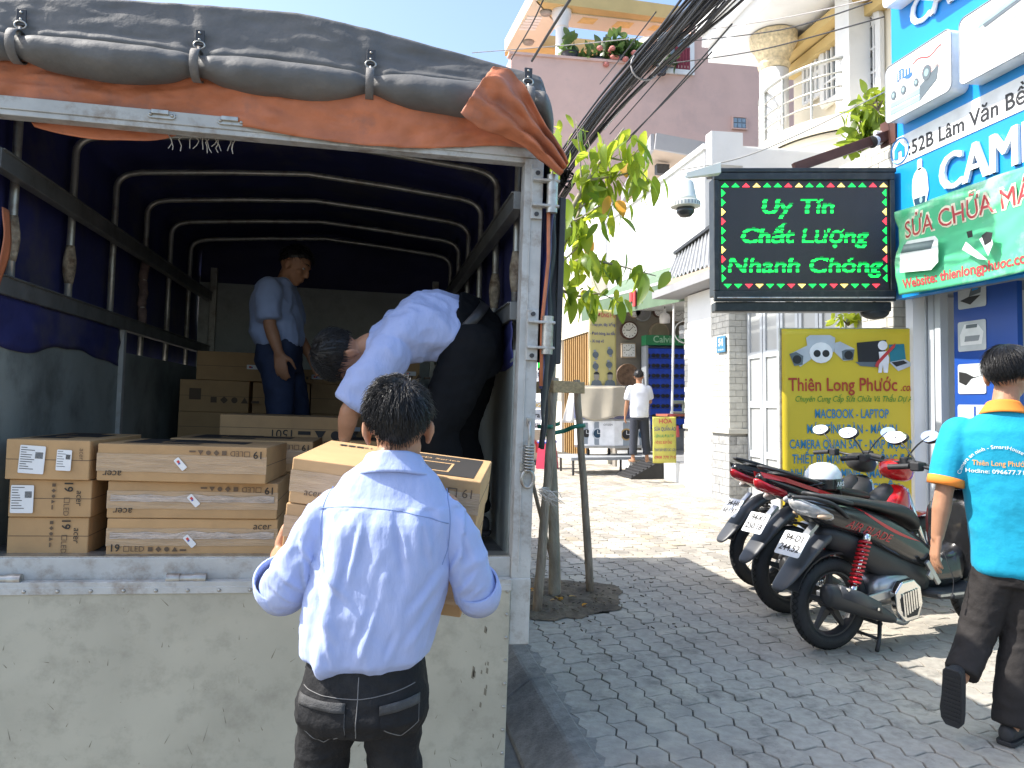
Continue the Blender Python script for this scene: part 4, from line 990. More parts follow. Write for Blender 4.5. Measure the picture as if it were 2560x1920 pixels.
sman, sb_, ssh, stt, sT = person('man in blue jeans and a pale shirt standing deep inside the truck', cw(-1.37, 4.62, FZ), P3, dict(skin=m_skind, shirt=m_lblue2, trousers=m_navyj), .008,
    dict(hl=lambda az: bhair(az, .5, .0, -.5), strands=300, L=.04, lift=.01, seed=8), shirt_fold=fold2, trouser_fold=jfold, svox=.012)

# --- the passer-by in the turquoise shirt
m_turq = M('turquoise_pique', (.0, .30, .46), .8, 0, .05, 12, sheen=.05, bump=.35, bscale=13)
m_ocol = M('orange_rib_knit', (.80, .24, .03), .8, 0, .06, 20, bump=.1, bscale=400)
m_gtrou = M('charcoal_trousers', (.028, .025, .024), .8, 0, .2, 8, bump=.5, bscale=16, spec=.2)
Rv = Vector((.86, -.51, 0)); Fv = Vector((.51, .86, 0)); B_ = -Fv
def fold4(co, n):
    a = .006 * ridged(nz(co.x * 5, co.y * 5, co.z * 5)) + .0035 * ridged(nz(co.x * 11, co.y * 11, co.z * 9 + 3))
    return a * max(.15, min(1, (1.25 - co.z) / .25))
P4 = dict(k=1.02, head=(.03, .02, 1.585), face=(.80, .60, -.06), headup=(0, 0, 1), neck=(.0, 0, 1.43), chest=(.0, 0, 1.25), pelvis=(.05, 0, .80),
    shL=(-.155, .095, 1.325), shR=(.15, -.09, 1.325), elL=(-.222, .085, 1.055), elR=(.24, -.12, 1.06), wrL=(-.245, .10, .855), wrR=(.36, .02, .93),
    handL=((-.10, .10, -1), (.75, -.1, 0), (.35, .9, 0), .25), handR=((.8, .5, .1), (-.3, .5, 0), (0, 0, 1), .3),
    hipL=(-.02, .04, .80), hipR=(.11, -.04, .80), knL=(-.11, .05, .435), knR=(.07, .02, .43), anL=(-.215, -.01, .275), anR=(-.005, -.02, .09),
    footL=(.10, .20, -1), fupL=(.75, .6, .2), footR=(.80, .60, 0),
    torso=[((.055, 0, .715), .165, .125, Rv, Fv), ((.055, 0, .74), .175, .135, Rv, Fv), ((.05, 0, .88), .178, .132, Rv, Fv), ((.035, 0, 1.02), .183, .128, Rv, Fv), ((.02, 0, 1.15), .192, .122, Rv, Fv), ((.003, 0, 1.27), .20, .115, Rv, Fv), ((-.006, 0, 1.335), .186, .098, Rv, Fv), ((-.006, 0, 1.378), .13, .078, Rv, Fv), ((-.002, 0, 1.425), .070, .068, Rv, Fv)],
    sleeveL=([(-.145, .09, 1.315), (-.185, .09, 1.21), (-.212, .085, 1.105)], [.080, .076, .068]), sleeveR=([(.14, -.085, 1.315), (.19, -.1, 1.21), (.225, -.115, 1.12)], [.078, .074, .068]),
    hips=[((.05, 0, .88), .150, .115, Rv, Fv), ((.05, 0, .80), .165, .125, Rv, Fv), ((.05, 0, .73), .165, .125, Rv, Fv), ((.045, 0, .67), .145, .11, Rv, Fv)],
    legL=([(-.015, .03, .76), (-.055, .045, .60), (-.108, .05, .435), (-.165, .02, .34), (-.205, -.005, .285)], [.10, .086, .074, .068, .066]),
    legR=([(.105, -.03, .76), (.09, 0, .58), (.07, .02, .43), (.03, .0, .25), (.0, -.02, .075)], [.10, .088, .078, .075, .076]))
LOC4 = cw(2.15, 3.36, PZ)
tman, tb4, tsh, ttr, tT = person('man in a turquoise polo shirt with orange collar walking past the motorbikes', LOC4, P4, dict(skin=m_skin, shirt=m_turq, trousers=m_gtrou), .0055,
    dict(hl=lambda az: bhair(az, .42, -.12, -.62), strands=3000, L=.06, lift=.003, seed=11, whorl=(0, .0), puff=1.12, jit=.10), shirt_fold=fold4, trouser_fold=jfold, svox=.0085)
def col4(u, v):
    a = R(-160 + 320 * u); b = math.cos(a); r = .064 + .022 * v + .01 * v * abs(math.sin(a)); z = 1.472 - .052 * v - .02 * (1 - b)
    q = Vector((-.002, .004, z)) + (Rv * math.sin(a) - Fv * b) * r
    return q
obj('collar', MB().grid(col4, 40, 6), m_ocol, tsh, smooth=True, solid=.004)
obj('sleeve_band', MB().tube([(-.2075, .0862, 1.122), (-.2125, .085, 1.103), (-.2155, .0845, 1.088)], [.0735, .0735, .072], 26, caps=False), m_ocol, tsh, smooth=True, solid=.005)
m_wtxt = M('white_shirt_print', (.85, .80, .72), .7); m_otxt = M('orange_shirt_print', (.85, .36, .04), .7)
tree4 = bvh(tsh)
def shirt_text(s, cx, cz, w, h, mat, arc=None):
    vs, fs = text_data(s, .004); x0 = min(p[0] for p in vs); x1 = max(p[0] for p in vs); mbx = MB(); out = []
    for p in vs:
        x = ((p[0] - (x0 + x1) / 2) / (x1 - x0)) * w; y = p[1] * h / .729
        if arc: a = x / arc; x = (arc + y) * math.sin(a); y = (arc + y) * math.cos(a) - arc
        q = Vector((-.005, 0, cz)) + Rv * (cx + x) - Fv * .12 + Z_ * y; out.append(tuple(q))
    mbx.add(out, fs); project(mbx, tree4, Fv, .0035)
    obj('shirt_lettering', mbx, mat, tsh)
shirt_text('Camera an ninh - SmartHouse - \u00C2m thanh', -.02, 1.262, .40, .016, m_wtxt, .145)
shirt_text('Thi\u00EAn Long Ph\u01B0\u1EDBc', -.02, 1.188, .20, .023, m_otxt)
shirt_text('Hotline: 096677.71.39', -.02, 1.155, .25, .018, m_wtxt)
obj('earphone_cord', MB().tube(curve_pts([(-.235, .07, .80), (-.225, .05, .74), (-.21, .04, .68), (-.215, .04, .61)], 5), .002, 6).box((-.220, .035, .595), (-.208, .046, .615)), m_rubber, tman, smooth=True)

# --- the shopkeeper at the clock stall
P5 = dict(head=(.0, .02, 1.57), face=(.35, .9, -.1), headup=(0, 0, 1), neck=(0, 0, 1.43), chest=(0, 0, 1.27), pelvis=(0, 0, .92),
    shL=(-.17, 0, 1.34), shR=(.17, .02, 1.34), elL=(-.22, .02, 1.08), elR=(.22, .12, 1.10), wrL=(-.25, .04, .86), wrR=(.12, .28, 1.16),
    handL=((-.1, .1, -1), (1, 0, 0), (0, 1, 0), .4), handR=((0, 1, .2), (-1, 0, 0), (0, 0, 1), .3), hipL=(-.09, 0, .88), hipR=(.09, 0, .88), knL=(-.1, .02, .48), knR=(.11, .02, .48), anL=(-.12, 0, .085), anR=(.14, .02, .085),
    footL=(-.3, 1, 0), footR=(.3, 1, 0),
    torso=[((0, 0, .82), .165, .12, X_, Y_), ((0, 0, .95), .165, .12, X_, Y_), ((0, 0, 1.12), .175, .12, X_, Y_), ((0, 0, 1.27), .185, .115, X_, Y_), ((0, 0, 1.36), .16, .09, X_, Y_), ((0, 0, 1.43), .066, .066, X_, Y_)],
    sleeveL=([(-.16, 0, 1.33), (-.195, .005, 1.23), (-.21, .015, 1.14)], [.075, .072, .07]), sleeveR=([(.16, .01, 1.33), (.195, .05, 1.23), (.21, .08, 1.16)], [.075, .072, .07]),
    hips=[((0, 0, .95), .15, .11, X_, Y_), ((0, 0, .86), .165, .12, X_, Y_), ((0, 0, .77), .155, .11, X_, Y_)],
    legL=([(-.08, 0, .84), (-.1, .02, .48), (-.12, 0, .14)], [.095, .078, .072]), legR=([(.08, 0, .84), (.11, .02, .48), (.14, .02, .14)], [.095, .078, .072]))
LOC5 = cw((1598 - 1280) / FPX * 14.0, 14.0, .50)
person('man in a white polo shirt and dark jeans standing barefoot at the clock stall', LOC5, P5, dict(skin=m_skind, shirt=M('white_polo_cotton', (.62, .64, .70), .8), trousers=M('dark_denim', (.03, .035, .05), .8)), .009,
    dict(hl=lambda az: bhair(az, .35, -.28, -.6), strands=300, L=.05, lift=.008, seed=13, puff=1.12), shoes=False, shirt_fold=fold4, svox=.014)
# ------------------------------------------------------------------ buildings
m_pink = M('pink_render', (.66, .45, .385), .9, 0, .05, 1.2, dirt=(.42, .31, .29), damt=.55, dscale=.5, bump=.15, bscale=6)
m_wwall = M('white_wall_paint', (.78, .78, .77), .8, 0, .03, 2, dirt=(.6, .6, .58), damt=.3, dscale=1.5)
m_cream = M('cream_paint', (.74, .68, .55), .8, 0, .04, 2, dirt=(.55, .47, .34), damt=.3, dscale=2)
m_yell = M('ochre_paint', (.62, .46, .20), .8, 0, .06, 2)
m_grey = M('grey_slab', (.30, .30, .31), .8, 0, .08, 3, dirt=(.2, .2, .2), damt=.4)
m_tan = M('tan_soffit', (.42, .33, .25), .85, 0, .05, 3)
m_brick = M('pale_split_brick', (.52, .51, .46), .85, 0, .08, 14, rand=.10, bump=.3, bscale=40, dirt=(.4, .38, .33), damt=.4, dscale=9)
m_stone = M('grey_stone_tile', (.33, .33, .32), .8, 0, .25, 16, rand=.14, bump=.3, bscale=30, dirt=(.5, .5, .48), damt=.6, dscale=12)
m_mortar = M('mortar', (.30, .29, .27), .9)
m_gatep = M('grey_white_gate_paint', (.50, .53, .55), .45, 0, .05, 3)
m_gatepan = M('frosted_gate_panel', (.40, .41, .40), .4, 0, .08, 3)
m_wglass = M('window_glass', (.20, .23, .25), .08, 0, .15, 3, spec=.7)
m_cfr = M('cream_window_frame', (.62, .58, .48), .6)

# pink tower with roof terrace
PY = 30.0
pinkb = thing('pink_building', 'tall pink rendered building with cream roof terrace', 'building', (0, 0, 0))
px0 = at(1278, 300, Y=PY).x; pz0 = at(1300, 138, Y=PY).z; jx = at(1728, 300, Y=PY).x; px1 = jx + 9
obj('lower_wall', MB().box((px0, PY, 0), (jx, PY + 10, pz0)), m_pink, pinkb)
obj('upper_wall', MB().box((jx, PY - .004, 0), (px1, PY + 10, at(1800, 35, Y=PY).z)), m_pink, pinkb)
obj('terrace_coping', MB().box((px0 - .1, PY - .08, pz0), (jx, PY + .4, pz0 + .10)), m_pink, pinkb)
zs = at(1500, 90, Y=PY + 3).z
def zp(u, v): q = at(u, v, Z=zs); return (q.x, q.y)
def slab(name, quad, z0, z1, mat, par):
    return obj(name, MB().prism([zp(*q) for q in quad], z0, z1), mat, par, fix=True)
perg = slab('pergola_beam', [(1338, 2), (1700, 50), (1640, 92), (1392, 62)], zs, zs + .6, m_yell, pinkb)
slab('pergola_beam', [(1336, -6), (1394, 62), (1352, 118), (1262, 130)], zs, zs + .6, m_cream, pinkb)
slab('pergola_soffit', [(1394, 28), (1700, 62), (1640, 92), (1392, 61.5)], zs - .05, zs - .002, m_cream, pinkb)
slab('pergola_beam', [(1352, 118), (1262, 130), (1262, 140), (1575, 165), (1578, 140)], zs, zs + .6, m_yell, pinkb)
slab('pergola_beam', [(1642, 90), (1700, 60), (1700, 160), (1565, 165)], zs, zs + .6, m_cream, pinkb)
for (u0, v0, u1, v1) in ((1450, 40, 1490, 58), (1536, 50, 1580, 68), (1625, 60, 1664, 76)):
    slab('skylight', [(u0 + 8, v0), (u1 + 6, v0 + 4), (u1 - 8, v1), (u0 - 8, v1 - 4)], zs - .06, zs - .052, M('ochre_skylight', (.75, .55, .22), .7), pinkb)
for (u, v) in ((1365, 30), (1321, 104)):
    q = at(u, v, Z=zs); obj('ceiling_lamp', MB().lathe([(0, -.12), (.22, -.1), (.28, 0)], 16, Matrix.Translation(q)), M('lamp_grey', (.3, .29, .27), .5), pinkb, smooth=True)
for k in range(5):
    a = at(1318 + k * -5, 42 + k * 7, Z=zs); b = at(1355 - k * 4, 43 + k * 7, Z=zs); obj('roof_louvre', MB().bar(a, b, .18, .10), m_wwall, pinkb)
q = at(1404, 146, Y=PY + 1.2)
obj('terrace_column', MB().lathe([(.36, 0), (.36, .3), (.27, .35), (.25, zs - pz0 - .75), (.30, zs - pz0 - .7), (.30, zs - pz0 - .5), (.42, zs - pz0 - .2), (.42, zs - pz0)], 20, Matrix.Translation((q.x, PY + 1.2, pz0))), m_wwall, pinkb, auto=True)
obj('terrace_back_wall', MB().box((px0 + .3, PY + 6, pz0 - 1), (jx, PY + 6.3, pz0 + 1.3)), m_yell, pinkb)
def opening(par, u0, u1, v0, v1, Y, mat, name='window', fr=.12, frm=m_wwall, d=.06):
    a = at(u0, v1, Y=Y); b = at(u1, v0, Y=Y)
    w = obj(name, MB().box((a.x, Y - d, a.z), (b.x, Y - .01, b.z)), mat, par)
    f = MB().box((a.x - fr, Y - d - .05, a.z - fr), (b.x + fr, Y - .005, a.z)).box((a.x - fr, Y - d - .05, b.z), (b.x + fr, Y - .005, b.z + fr)).box((a.x - fr, Y - d - .05, a.z), (a.x, Y - .005, b.z)).box((b.x, Y - d - .05, a.z), (b.x + fr, Y - .005, b.z))
    obj('window_frame', f, frm, w)
    return w, a, b
w, a, b = opening(pinkb, 1831, 1863, 297, 321, PY - .01, m_wglass, fr=.05, frm=m_pink)
for i in range(3):
    for j in range(2):
        dx = (b.x - a.x) / 3; dz = (b.z - a.z) / 2
        obj('glass_block', MB().box((a.x + i*dx + .02, PY - .10, a.z + j*dz + .02), (a.x + (i+1)*dx - .02, PY - .072, a.z + (j+1)*dz - .02)), M('glass_block', (.25, .33, .40), .15, 0, .2, 8), w, bevel=.01)
w, a, b = opening(pinkb, 1655, 1722, 100, 172, PY - .01, m_wglass, fr=.2)
obj('curtain', MB().grid(lambda u, v: (a.x + (b.x - a.x) * (.45 + .55*u), PY - .10 + .03 * math.sin(u * 30), a.z + (b.z - a.z) * .72 * v), 40, 2), M('maroon_curtain', (.22, .04, .06), .9), w)
m_pot = M('dark_plant_pot', (.04, .045, .06), .6)
m_leaf2 = leafmat('terrace_leaf', (.05, .10, .03), (.10, .18, .04), .35)
def leaf_mesh(L, W, droop=.25, mat=None, fold=.12):
    mb = MB(); n = 5
    for i in range(n + 1):
        t = i / n; w = W * math.sin(math.pi * min(1, t * .93 + .04)) ** .75 * (1 - .25 * t); z = -droop * L * t * t
        mb.v += [(-w, L * t, z + fold * w), (0, L * t, z - fold * w * .4), (w, L * t, z + fold * w)]
    for i in range(n):
        for j in range(2): a_ = i*3 + j; mb.f.append((a_, a_ + 1, a_ + 4, a_ + 3))
    me = mb.mesh('leaf'); me.materials.append(mat); me.polygons.foreach_set('use_smooth', [True] * len(me.polygons)); return me
def bush(name, label, loc, r, n, mat, leafsize, group=None, flowers=None, pot=None, parent=None):
    t = thing(name, label, 'plant', loc, 0, group)
    st = MB()
    mesh = MB()
    lv = MB().v
    base = leaf_mesh(leafsize, leafsize * .28, .3, mat); vs = [v.co.copy() for v in base.vertices]; fs = [tuple(p.vertices) for p in base.polygons]
    for i in range(n):
        d = Vector((rnd.gauss(0, 1), rnd.gauss(0, .7), abs(rnd.gauss(.3, .8)))).normalized(); p = Vector((d.x * r[0], d.y * r[1], d.z * r[2])) * rnd.uniform(.35, 1)
        rot = Quaternion((rnd.gauss(0, 1), rnd.gauss(0, 1), rnd.gauss(0, 1), rnd.gauss(0, 1))).normalized().to_matrix().to_4x4()
        mesh.add(vs, fs, Matrix.Translation(p) @ rot)
        if i % 6 == 0: st.tube([(0, 0, -.05), p * .5, p], [.012, .008, .004], 5)
    tag(obj('foliage', mesh, mat, t, smooth=True), kind='stuff'); obj('stems', st, M('plant_stem', (.10, .08, .05), .8), t)
    t.children[-1]['kind'] = 'stuff'
    if pot: obj('pot', MB().lathe([(pot * .7, -.45), (pot, 0), (pot * 1.1, .02), (pot * .9, .03), (0, -.02)], 14), m_pot, t, auto=True)
    if flowers:
        f = MB()
        for i in range(24): f.ell((rnd.uniform(-1, 1) * r[0], rnd.uniform(-1, .3) * r[1], rnd.uniform(-.5, .2) * r[2]), (.14, .14, .10), 7, 5)
        tag(obj('blossoms', f, flowers, t, smooth=True), kind='stuff')
    return t
q = at(1548, 150, Y=PY + .3); bush('potted_bush', 'leafy bush with pink blossoms on the roof terrace edge', (q.x, PY + .3, pz0 + .35), (1.1, .5, 1.0), 150, m_leaf2, .5, flowers=M('pink_blossom', (.55, .20, .17), .8), pot=.3)
q = at(1495, 148, Y=PY + .3); bush('potted_bush', 'sparse trailing plant left of the blossoming terrace bush', (q.x, PY + .3, pz0 + .2), (1.0, .4, .5), 60, m_leaf2, .4, pot=.3)
q = at(1425, 140, Y=PY + .5); bush('potted_bush', 'thin potted plant beside the white terrace column', (q.x, PY + .5, pz0 + .45), (.4, .3, 1.0), 26, m_leaf2, .5, pot=.35)
q = at(1655, 158, Y=PY - .4); bush('potted_bush', 'small bright green plant below the curtained tower window', (q.x, PY - .35, q.z), (.7, .25, .5), 60, m_leaf2, .4, pot=.25)

# cream house with curved balcony
bh = thing('balcony_house', 'cream house with curved balcony, column and arched windows', 'building', (0, 0, 0))
BX = 9.4
def bp(u, v): return at(u, v, X=BX)
y1 = bp(1985, 300).y; y0 = bp(2240, 300).y
obj('wall', MB().box((BX, y0 - 3, 3.0), (BX + 6, y1, 14)), m_cream, bh)
zb = bp(2100, 322).z; zt_ = bp(2100, 275).z
zsl = bp(2000, 70).z
# curved balcony slab and cornice rings
ycen = (bp(1990, 300).y + bp(2150, 300).y) / 2; rad = bp(1990, 300).y - ycen + .55
def half(r, n=28): return [(BX - r * .75 * math.sin(math.pi * k / n), ycen + r * math.cos(math.pi * k / n)) for k in range(n + 1)]
hb = at(1950, 310, X=BX - .6).z
z_lo = at(2050, 372, X=BX - 1.0).z; z_hi = at(2050, 285, X=BX - 1.0).z
for (r, za, zb_) in ((rad * .88, z_lo, z_lo + .25), (rad * .94, z_lo + .25, z_lo + .45), (rad, z_lo + .45, z_hi - .3), (rad * 1.05, z_hi - .3, z_hi - .15), (rad * 1.0, z_hi - .15, z_hi)):
    obj('balcony_tier', MB().prism(half(r), za, zb_), m_cream, bh, fix=True, auto=True)
obj('ceiling_lamp', MB().lathe([(0, -.08), (.3, -.06), (.42, 0)], 20, Matrix.Translation((BX - .75, ycen + .1, z_lo))), m_wwall, bh, smooth=True)
ra = MB()
for k in range(4):
    z = z_hi + .28 + k * .27
    rail = obj('balcony_rail', MB().tube([(x, y, z) for x, y in half(rad * .96)], .035 if k == 3 else .02, 8), m_pipe, bh, smooth=True)
for k in range(0, 29, 4):
    x, y = half(rad * .96)[k]; obj('rail_post', MB().tube([(x, y, z_hi), (x, y, z_hi + 1.09)], .03, 8), m_pipe, bh)
# upper storey slab with its cornice, column
us = at(1950, 62, X=BX - 1.0).z
for (dx, za, zb_) in ((1.7, us, us + .35), (1.85, us + .35, us + .6), (2.0, us + .6, us + 1.1)):
    obj('upper_slab', MB().box((BX - dx, y0 - 3, za), (BX, y1 + .6 + dx * .1, zb_)), m_wwall, bh)
ccol = at(1935, 200, X=BX - .9)
obj('column', MB().lathe([(.30, 0), (.30, us - ccol.z + 4.2)], 22, Matrix.Translation((ccol.x, ccol.y, ccol.z - 5))), m_wwall, bh, smooth=True)
obj('column_capital', MB().lathe([(.30, 0), (.34, .1), (.30, .2), (.42, .45), (.50, .55), (.50, .75)], 16, Matrix.Translation((ccol.x, ccol.y, us - .78))), M('capital_cream', (.66, .55, .36), .85, 0, .3, 14, bump=.8, bscale=18), bh, auto=True)
for uu in (2132,):
    q = at(uu, 200, X=BX - .35); obj('square_column', MB().box((q.x - .22, q.y - .22, 3), (q.x + .22, q.y + .22, us)), m_wwall, bh)
def arch_window(u0, u1, v0, v1):
    a = at(u0, v1, X=BX - .02); b = at(u1, v0, X=BX - .02); ya, yb = a.y, b.y; yc = (ya + yb) / 2; rr = abs(ya - yb) / 2; zs_ = b.z - rr
    poly = [(ya, a.z), (yb, a.z)] + [(yc - rr * math.cos(math.pi * k / 12), zs_ + rr * math.sin(math.pi * k / 12)) for k in range(13)]
    T = frame((BX - .06, 0, 0), (0, 1, 0), (0, 0, 1))
    w = obj('window', MB().prism(poly, 0, .05, T), m_wglass, bh, fix=True)
    obj('window_frame', MB().tube([(BX - .08, y, z) for y, z in poly + [poly[0]]], .09, 6), m_wwall, w)
    for k in range(1, 5):
        y = ya + (yb - ya) * k / 5; obj('window_bar', MB().box((BX - .12, y - .02, a.z), (BX - .07, y + .02, zs_ + rr * .8)), m_wwall, w)
    for k in range(1, 4):
        z = a.z + (zs_ - a.z) * k / 3; obj('window_bar', MB().box((BX - .122, min(ya, yb), z - .02), (BX - .072, max(ya, yb), z + .02)), m_wwall, w)
    for k in range(3):
        obj('grille_arc', MB().tube([(BX - .11, yc - rr * (.3 + .2*k) * math.cos(math.pi * j / 10), zs_ + rr * (.3 + .2*k) * math.sin(math.pi * j / 10)) for j in range(11)], .02, 5), m_wwall, w)
arch_window(2066, 2124, 20, 265); arch_window(2152, 2205, 10, 265)
w_a = at(2018, 262, X=BX - .02); w_b = at(2058, 60, X=BX - .02)
wo = obj('window', MB().box((BX - .06, w_b.y, w_a.z), (BX - .02, w_a.y, w_b.z)), m_wglass, bh)
for k in range(5):
    y = w_a.y + (w_b.y - w_a.y) * k / 4; obj('window_bar', MB().box((BX - .12, y - .04, w_a.z), (BX - .06, y + .04, w_b.z)), m_wwall, wo)
for k in range(4):
    z = w_a.z + (w_b.z - w_a.z) * k / 3; obj('window_bar', MB().box((BX - .121, w_b.y, z - .04), (BX - .061, w_a.y, z + .04)), m_wwall, wo)
for dz in (.0, .25): obj('cornice', MB().box((BX - .25 - dz, y0 - 3, us - .6 + dz), (BX, y1, us - .4 + dz)), m_yell, bh)

# clock shop with white upper storey
SX = 6.0; SY = 13.1
shop = thing('clock_shop', 'white two-storey shop house selling clocks and glasses', 'building', (0, 0, 0))
cz = at(1765, 372, X=SX).z; SEND = 19.0
obj('upper_wall', MB().box((SX, SY, 3.75), (12, SEND, cz)), m_wwall, shop)
obj('parapet_cap', MB().box((SX - .05, SY - .05, cz), (12, SEND, cz + .10)), m_wwall, shop)
obj('parapet_step', MB().box((SX + .0, SY - .3, cz - .35), (SX + .6, SY - .052, cz + .25)).box((SX + .6, SY - .3, cz - .55), (12, SY - .052, cz - .02)), m_wwall, shop)
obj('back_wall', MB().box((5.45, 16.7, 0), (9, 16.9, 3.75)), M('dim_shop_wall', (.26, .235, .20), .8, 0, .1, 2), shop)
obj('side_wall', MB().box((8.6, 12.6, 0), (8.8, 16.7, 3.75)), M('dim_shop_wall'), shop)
obj('shop_ceiling', MB().box((5.7, 12.7, 3.68), (8.6, 16.7, 3.75)), m_wwall, shop)
stp = obj('shop_floor', MB().box((5.50, 12.65, -.1), (8.6, 16.7, .50)), M('white_step_paint', (.60, .61, .60), .8, 0, .05, 4, dirt=(.4, .38, .33), damt=.5, dscale=3), shop, bevel=.01)
obj('floor_tiles', MB().box((5.49, 12.64, .50), (8.6, 16.7, .512)), M('grey_floor_tile', (.33, .34, .35), .5, 0, .1, 3), stp)
# next house with folding gate
gh = thing('gate_house', 'cream house front with a tall brown folding metal gate', 'building', (0, 0, 0))
GX = 5.55; ga = at(1404, 1010, X=GX).y; gb = at(1472, 1010, X=GX).y; gz = at(1440, 838, X=GX).z
obj('wall', MB().box((GX + .02, SEND, gz), (10, 29, at(1500, 640, X=GX).z)), m_cream, gh)
obj('pier', MB().box((GX, ga, 0), (GX + .3, ga + 1.5, gz)), m_cream, gh); obj('pier', MB().box((GX, SEND - 1.4, 0), (GX + .3, gb, gz)), m_cream, gh)
obj('upper_storey', MB().box((GX + .3, SEND + .01, at(1500, 640, X=GX).z), (10, 29, at(1500, 560, X=GX).z + .8)), m_wwall, gh)
m_ggate = M('brown_gate_paint', (.42, .25, .09), .5, .1, .1, 5)
gate = obj('folding_gate', MB().box((GX + .12, gb, PZ), (GX + .14, ga, gz)), M('gate_dark', (.12, .07, .03), .7), gh)
n = 26
for k in range(n):
    y = gb + (ga - gb) * (k + .5) / n; obj('gate_slat', MB().box((GX + .05 + .03 * (k % 2), y - .035, PZ), (GX + .11 + .03 * (k % 2), y + .035, gz - .03)), m_ggate, gate)
# sloping grey canopy in between
A1, A2, A3, A4 = at(1636, 372, Y=21), at(1790, 400, Y=21), at(1700, 520, Y=27), at(1560, 505, Y=27)
can = tag(obj('roof_canopy', MB().add([A1, A2, A3, A4] + [p + Z_ * .42 for p in (A1, A2, A3, A4)], [(0, 1, 2, 3), (7, 6, 5, 4), (0, 4, 5, 1), (1, 5, 6, 2), (2, 6, 7, 3), (3, 7, 4, 0)]), m_tan, fix=True), 'grey-edged roof slab with tan underside above the white parapet', 'canopy')
obj('canopy_fascia', MB().bar(A1 + Z_ * .2 - Y_ * .06, A2 + Z_ * .2 - Y_ * .06, .1, .46), m_grey, can)
obj('canopy_fascia', MB().bar(A1 + Z_ * .2 - X_ * .06, A4 + Z_ * .2 - X_ * .06, .1, .46), m_grey, can)
q = at(1655, 412, Y=22); obj('downlight', MB().box((q.x - .2, q.y - .1, q.z - .3), (q.x + .2, q.y + .1, q.z)), m_dsteel, can)
# white walls further down the street, seen through the leaves
far1 = tag(obj('far_house', MB().box((5.2, 29.5, 0), (9, 29.9, 9.5)).box((5.2, 23.2, 0), (5.5, 29.5, 6.6)), m_wwall), 'plain white house side beyond the folding gate', 'building')
obj('house_window', MB().box((5.17, 25.5, 3.6), (5.198, 27, 5.2)), m_wglass, far1)
far2 = thing('far_shop', 'narrow shop front with stacked sign boards behind the young tree', 'building', (0, 0, 0))
obj('wall', MB().box((4.6, 25.0, 0), (5.15, 60, 7)), m_cream, far2)

# ------------------------------------------------------------------ house 54: brick pillars and panel gate
def pillar(label, x0, x1, y0, y1, zt, base=True, bw=.20, bh=.092, cap=True):
    t = thing('brick_pillar', label, 'pillar', (0, 0, 0), 0, 'brick pillars of the house front')
    core = obj('core', MB().box((x0 + .012, y0 + .012, PZ - .02), (x1 - .012, y1, zt)), m_mortar, t)
    zb0 = PZ + (1.0 if base else 0)
    def brick_face(ax, c0, c1, fixed, z0, z1, bw, bh, mat, name):
        ms = {}
        r = 0; z = z0
        while z + bh <= z1 + .001:
            c = c0 - (bw / 2 if r % 2 else 0)
            while c < c1 - .004:
                a_, b_ = max(c, c0) + .003, min(c + bw, c1) - .003
                if b_ - a_ > .02:
                    L = round(b_ - a_, 3); key = (L, ax, mat.name)
                    if key not in ms:
                        mb = MB().box((0, 0, 0), (L, .014, bh - .006)) if ax == 'x' else MB().box((0, 0, 0), (.014, L, bh - .006))
                        me = mb.mesh(name); me.materials.append(mat); ms[key] = me
                    o = link(name, ms[key], None, t); j = rnd.uniform(-.0025, .0025)
                    o.location = (a_, fixed + j, z + .003) if ax == 'x' else (fixed + j, a_, z + .003)
                c += bw
            z += bh; r += 1
    brick_face('x', x0, x1, y0 - .002, zb0 + .08, zt, bw, bh, m_brick, 'brick'); brick_face('y', y0, y1, x0 - .002, zb0 + .08, zt, bw, bh, m_brick, 'brick')
    if base:
        brick_face('x', x0 - .012, x1 + .012, y0 - .016, PZ, zb0, .22, .12, m_stone, 'stone'); brick_face('y', y0 - .012, y1, x0 - .016, PZ, zb0, .22, .12, m_stone, 'stone')
        obj('ledge', MB().box((x0 - .035, y0 - .035, zb0), (x1 + .03, y1, zb0 + .075)), m_brick, t, bevel=.008)
    if cap: obj('cap', MB().box((x0 - .06, y0 - .06, zt), (x1 + .06, y1, zt + .12)), m_grey, t, bevel=.01)
    return t
pB = at(1827, 1247, Z=PZ)
pB = Vector((5.12, 10.35, 0)); 
pillar('brick pillar with the blue number 54 plate', 5.10, 5.52, 10.35, 10.95, 3.4, cap=False)
pillar('narrow brick pillar next to the clock shop step', 5.38, 5.62, 12.30, 12.62, 3.45)
pillar('brick pillar between the yellow sign and the blue shop', 5.0, 5.30, 6.66, 7.15, 4.2, base=False, cap=False)
hw = thing('front_wall', 'white front wall of house 54 between its brick pillars', 'wall', (0, 0, 0))
obj('wall_panel', MB().box((5.30, 10.95, 0), (5.45, 12.28, 3.4)), m_wwall, hw)
obj('wall_plinth', MB().box((5.24, 10.96, 0), (5.30, 12.27, 1.0)), m_wwall, hw); obj('pipe', MB().tube([(5.22, 11.15, .14), (5.22, 11.15, 3.3)], .02, 8), m_wwall, hw)
obj('roof_edge', MB().box((4.9, 10.2, 3.42), (5.9, 12.9, 3.55)), m_grey, hw)
hnp = thing('number_plate', 'blue enamel house number plate 54 on the white wall', 'sign', (0, 0, 0))
q = at(1804, 861, X=5.08)
obj('plate', MB().box((5.066, q.y - .14, q.z - .12), (5.080, q.y + .14, q.z + .12)), M('enamel_blue', (.04, .17, .30), .35), hnp, bevel=.004)
TN = frame((5.064, q.y, q.z), (0, -1, 0), (0, 0, 1))
text('54', TN @ Matrix.Translation((0, -.02, 0)), h=.11, mat=m_stick, parent=hnp, bold=.03); text('L\u00E2m V\u0103n B\u1EC1n', TN @ Matrix.Translation((0, -.09, 0)), w=.18, mat=m_stick, parent=hnp)
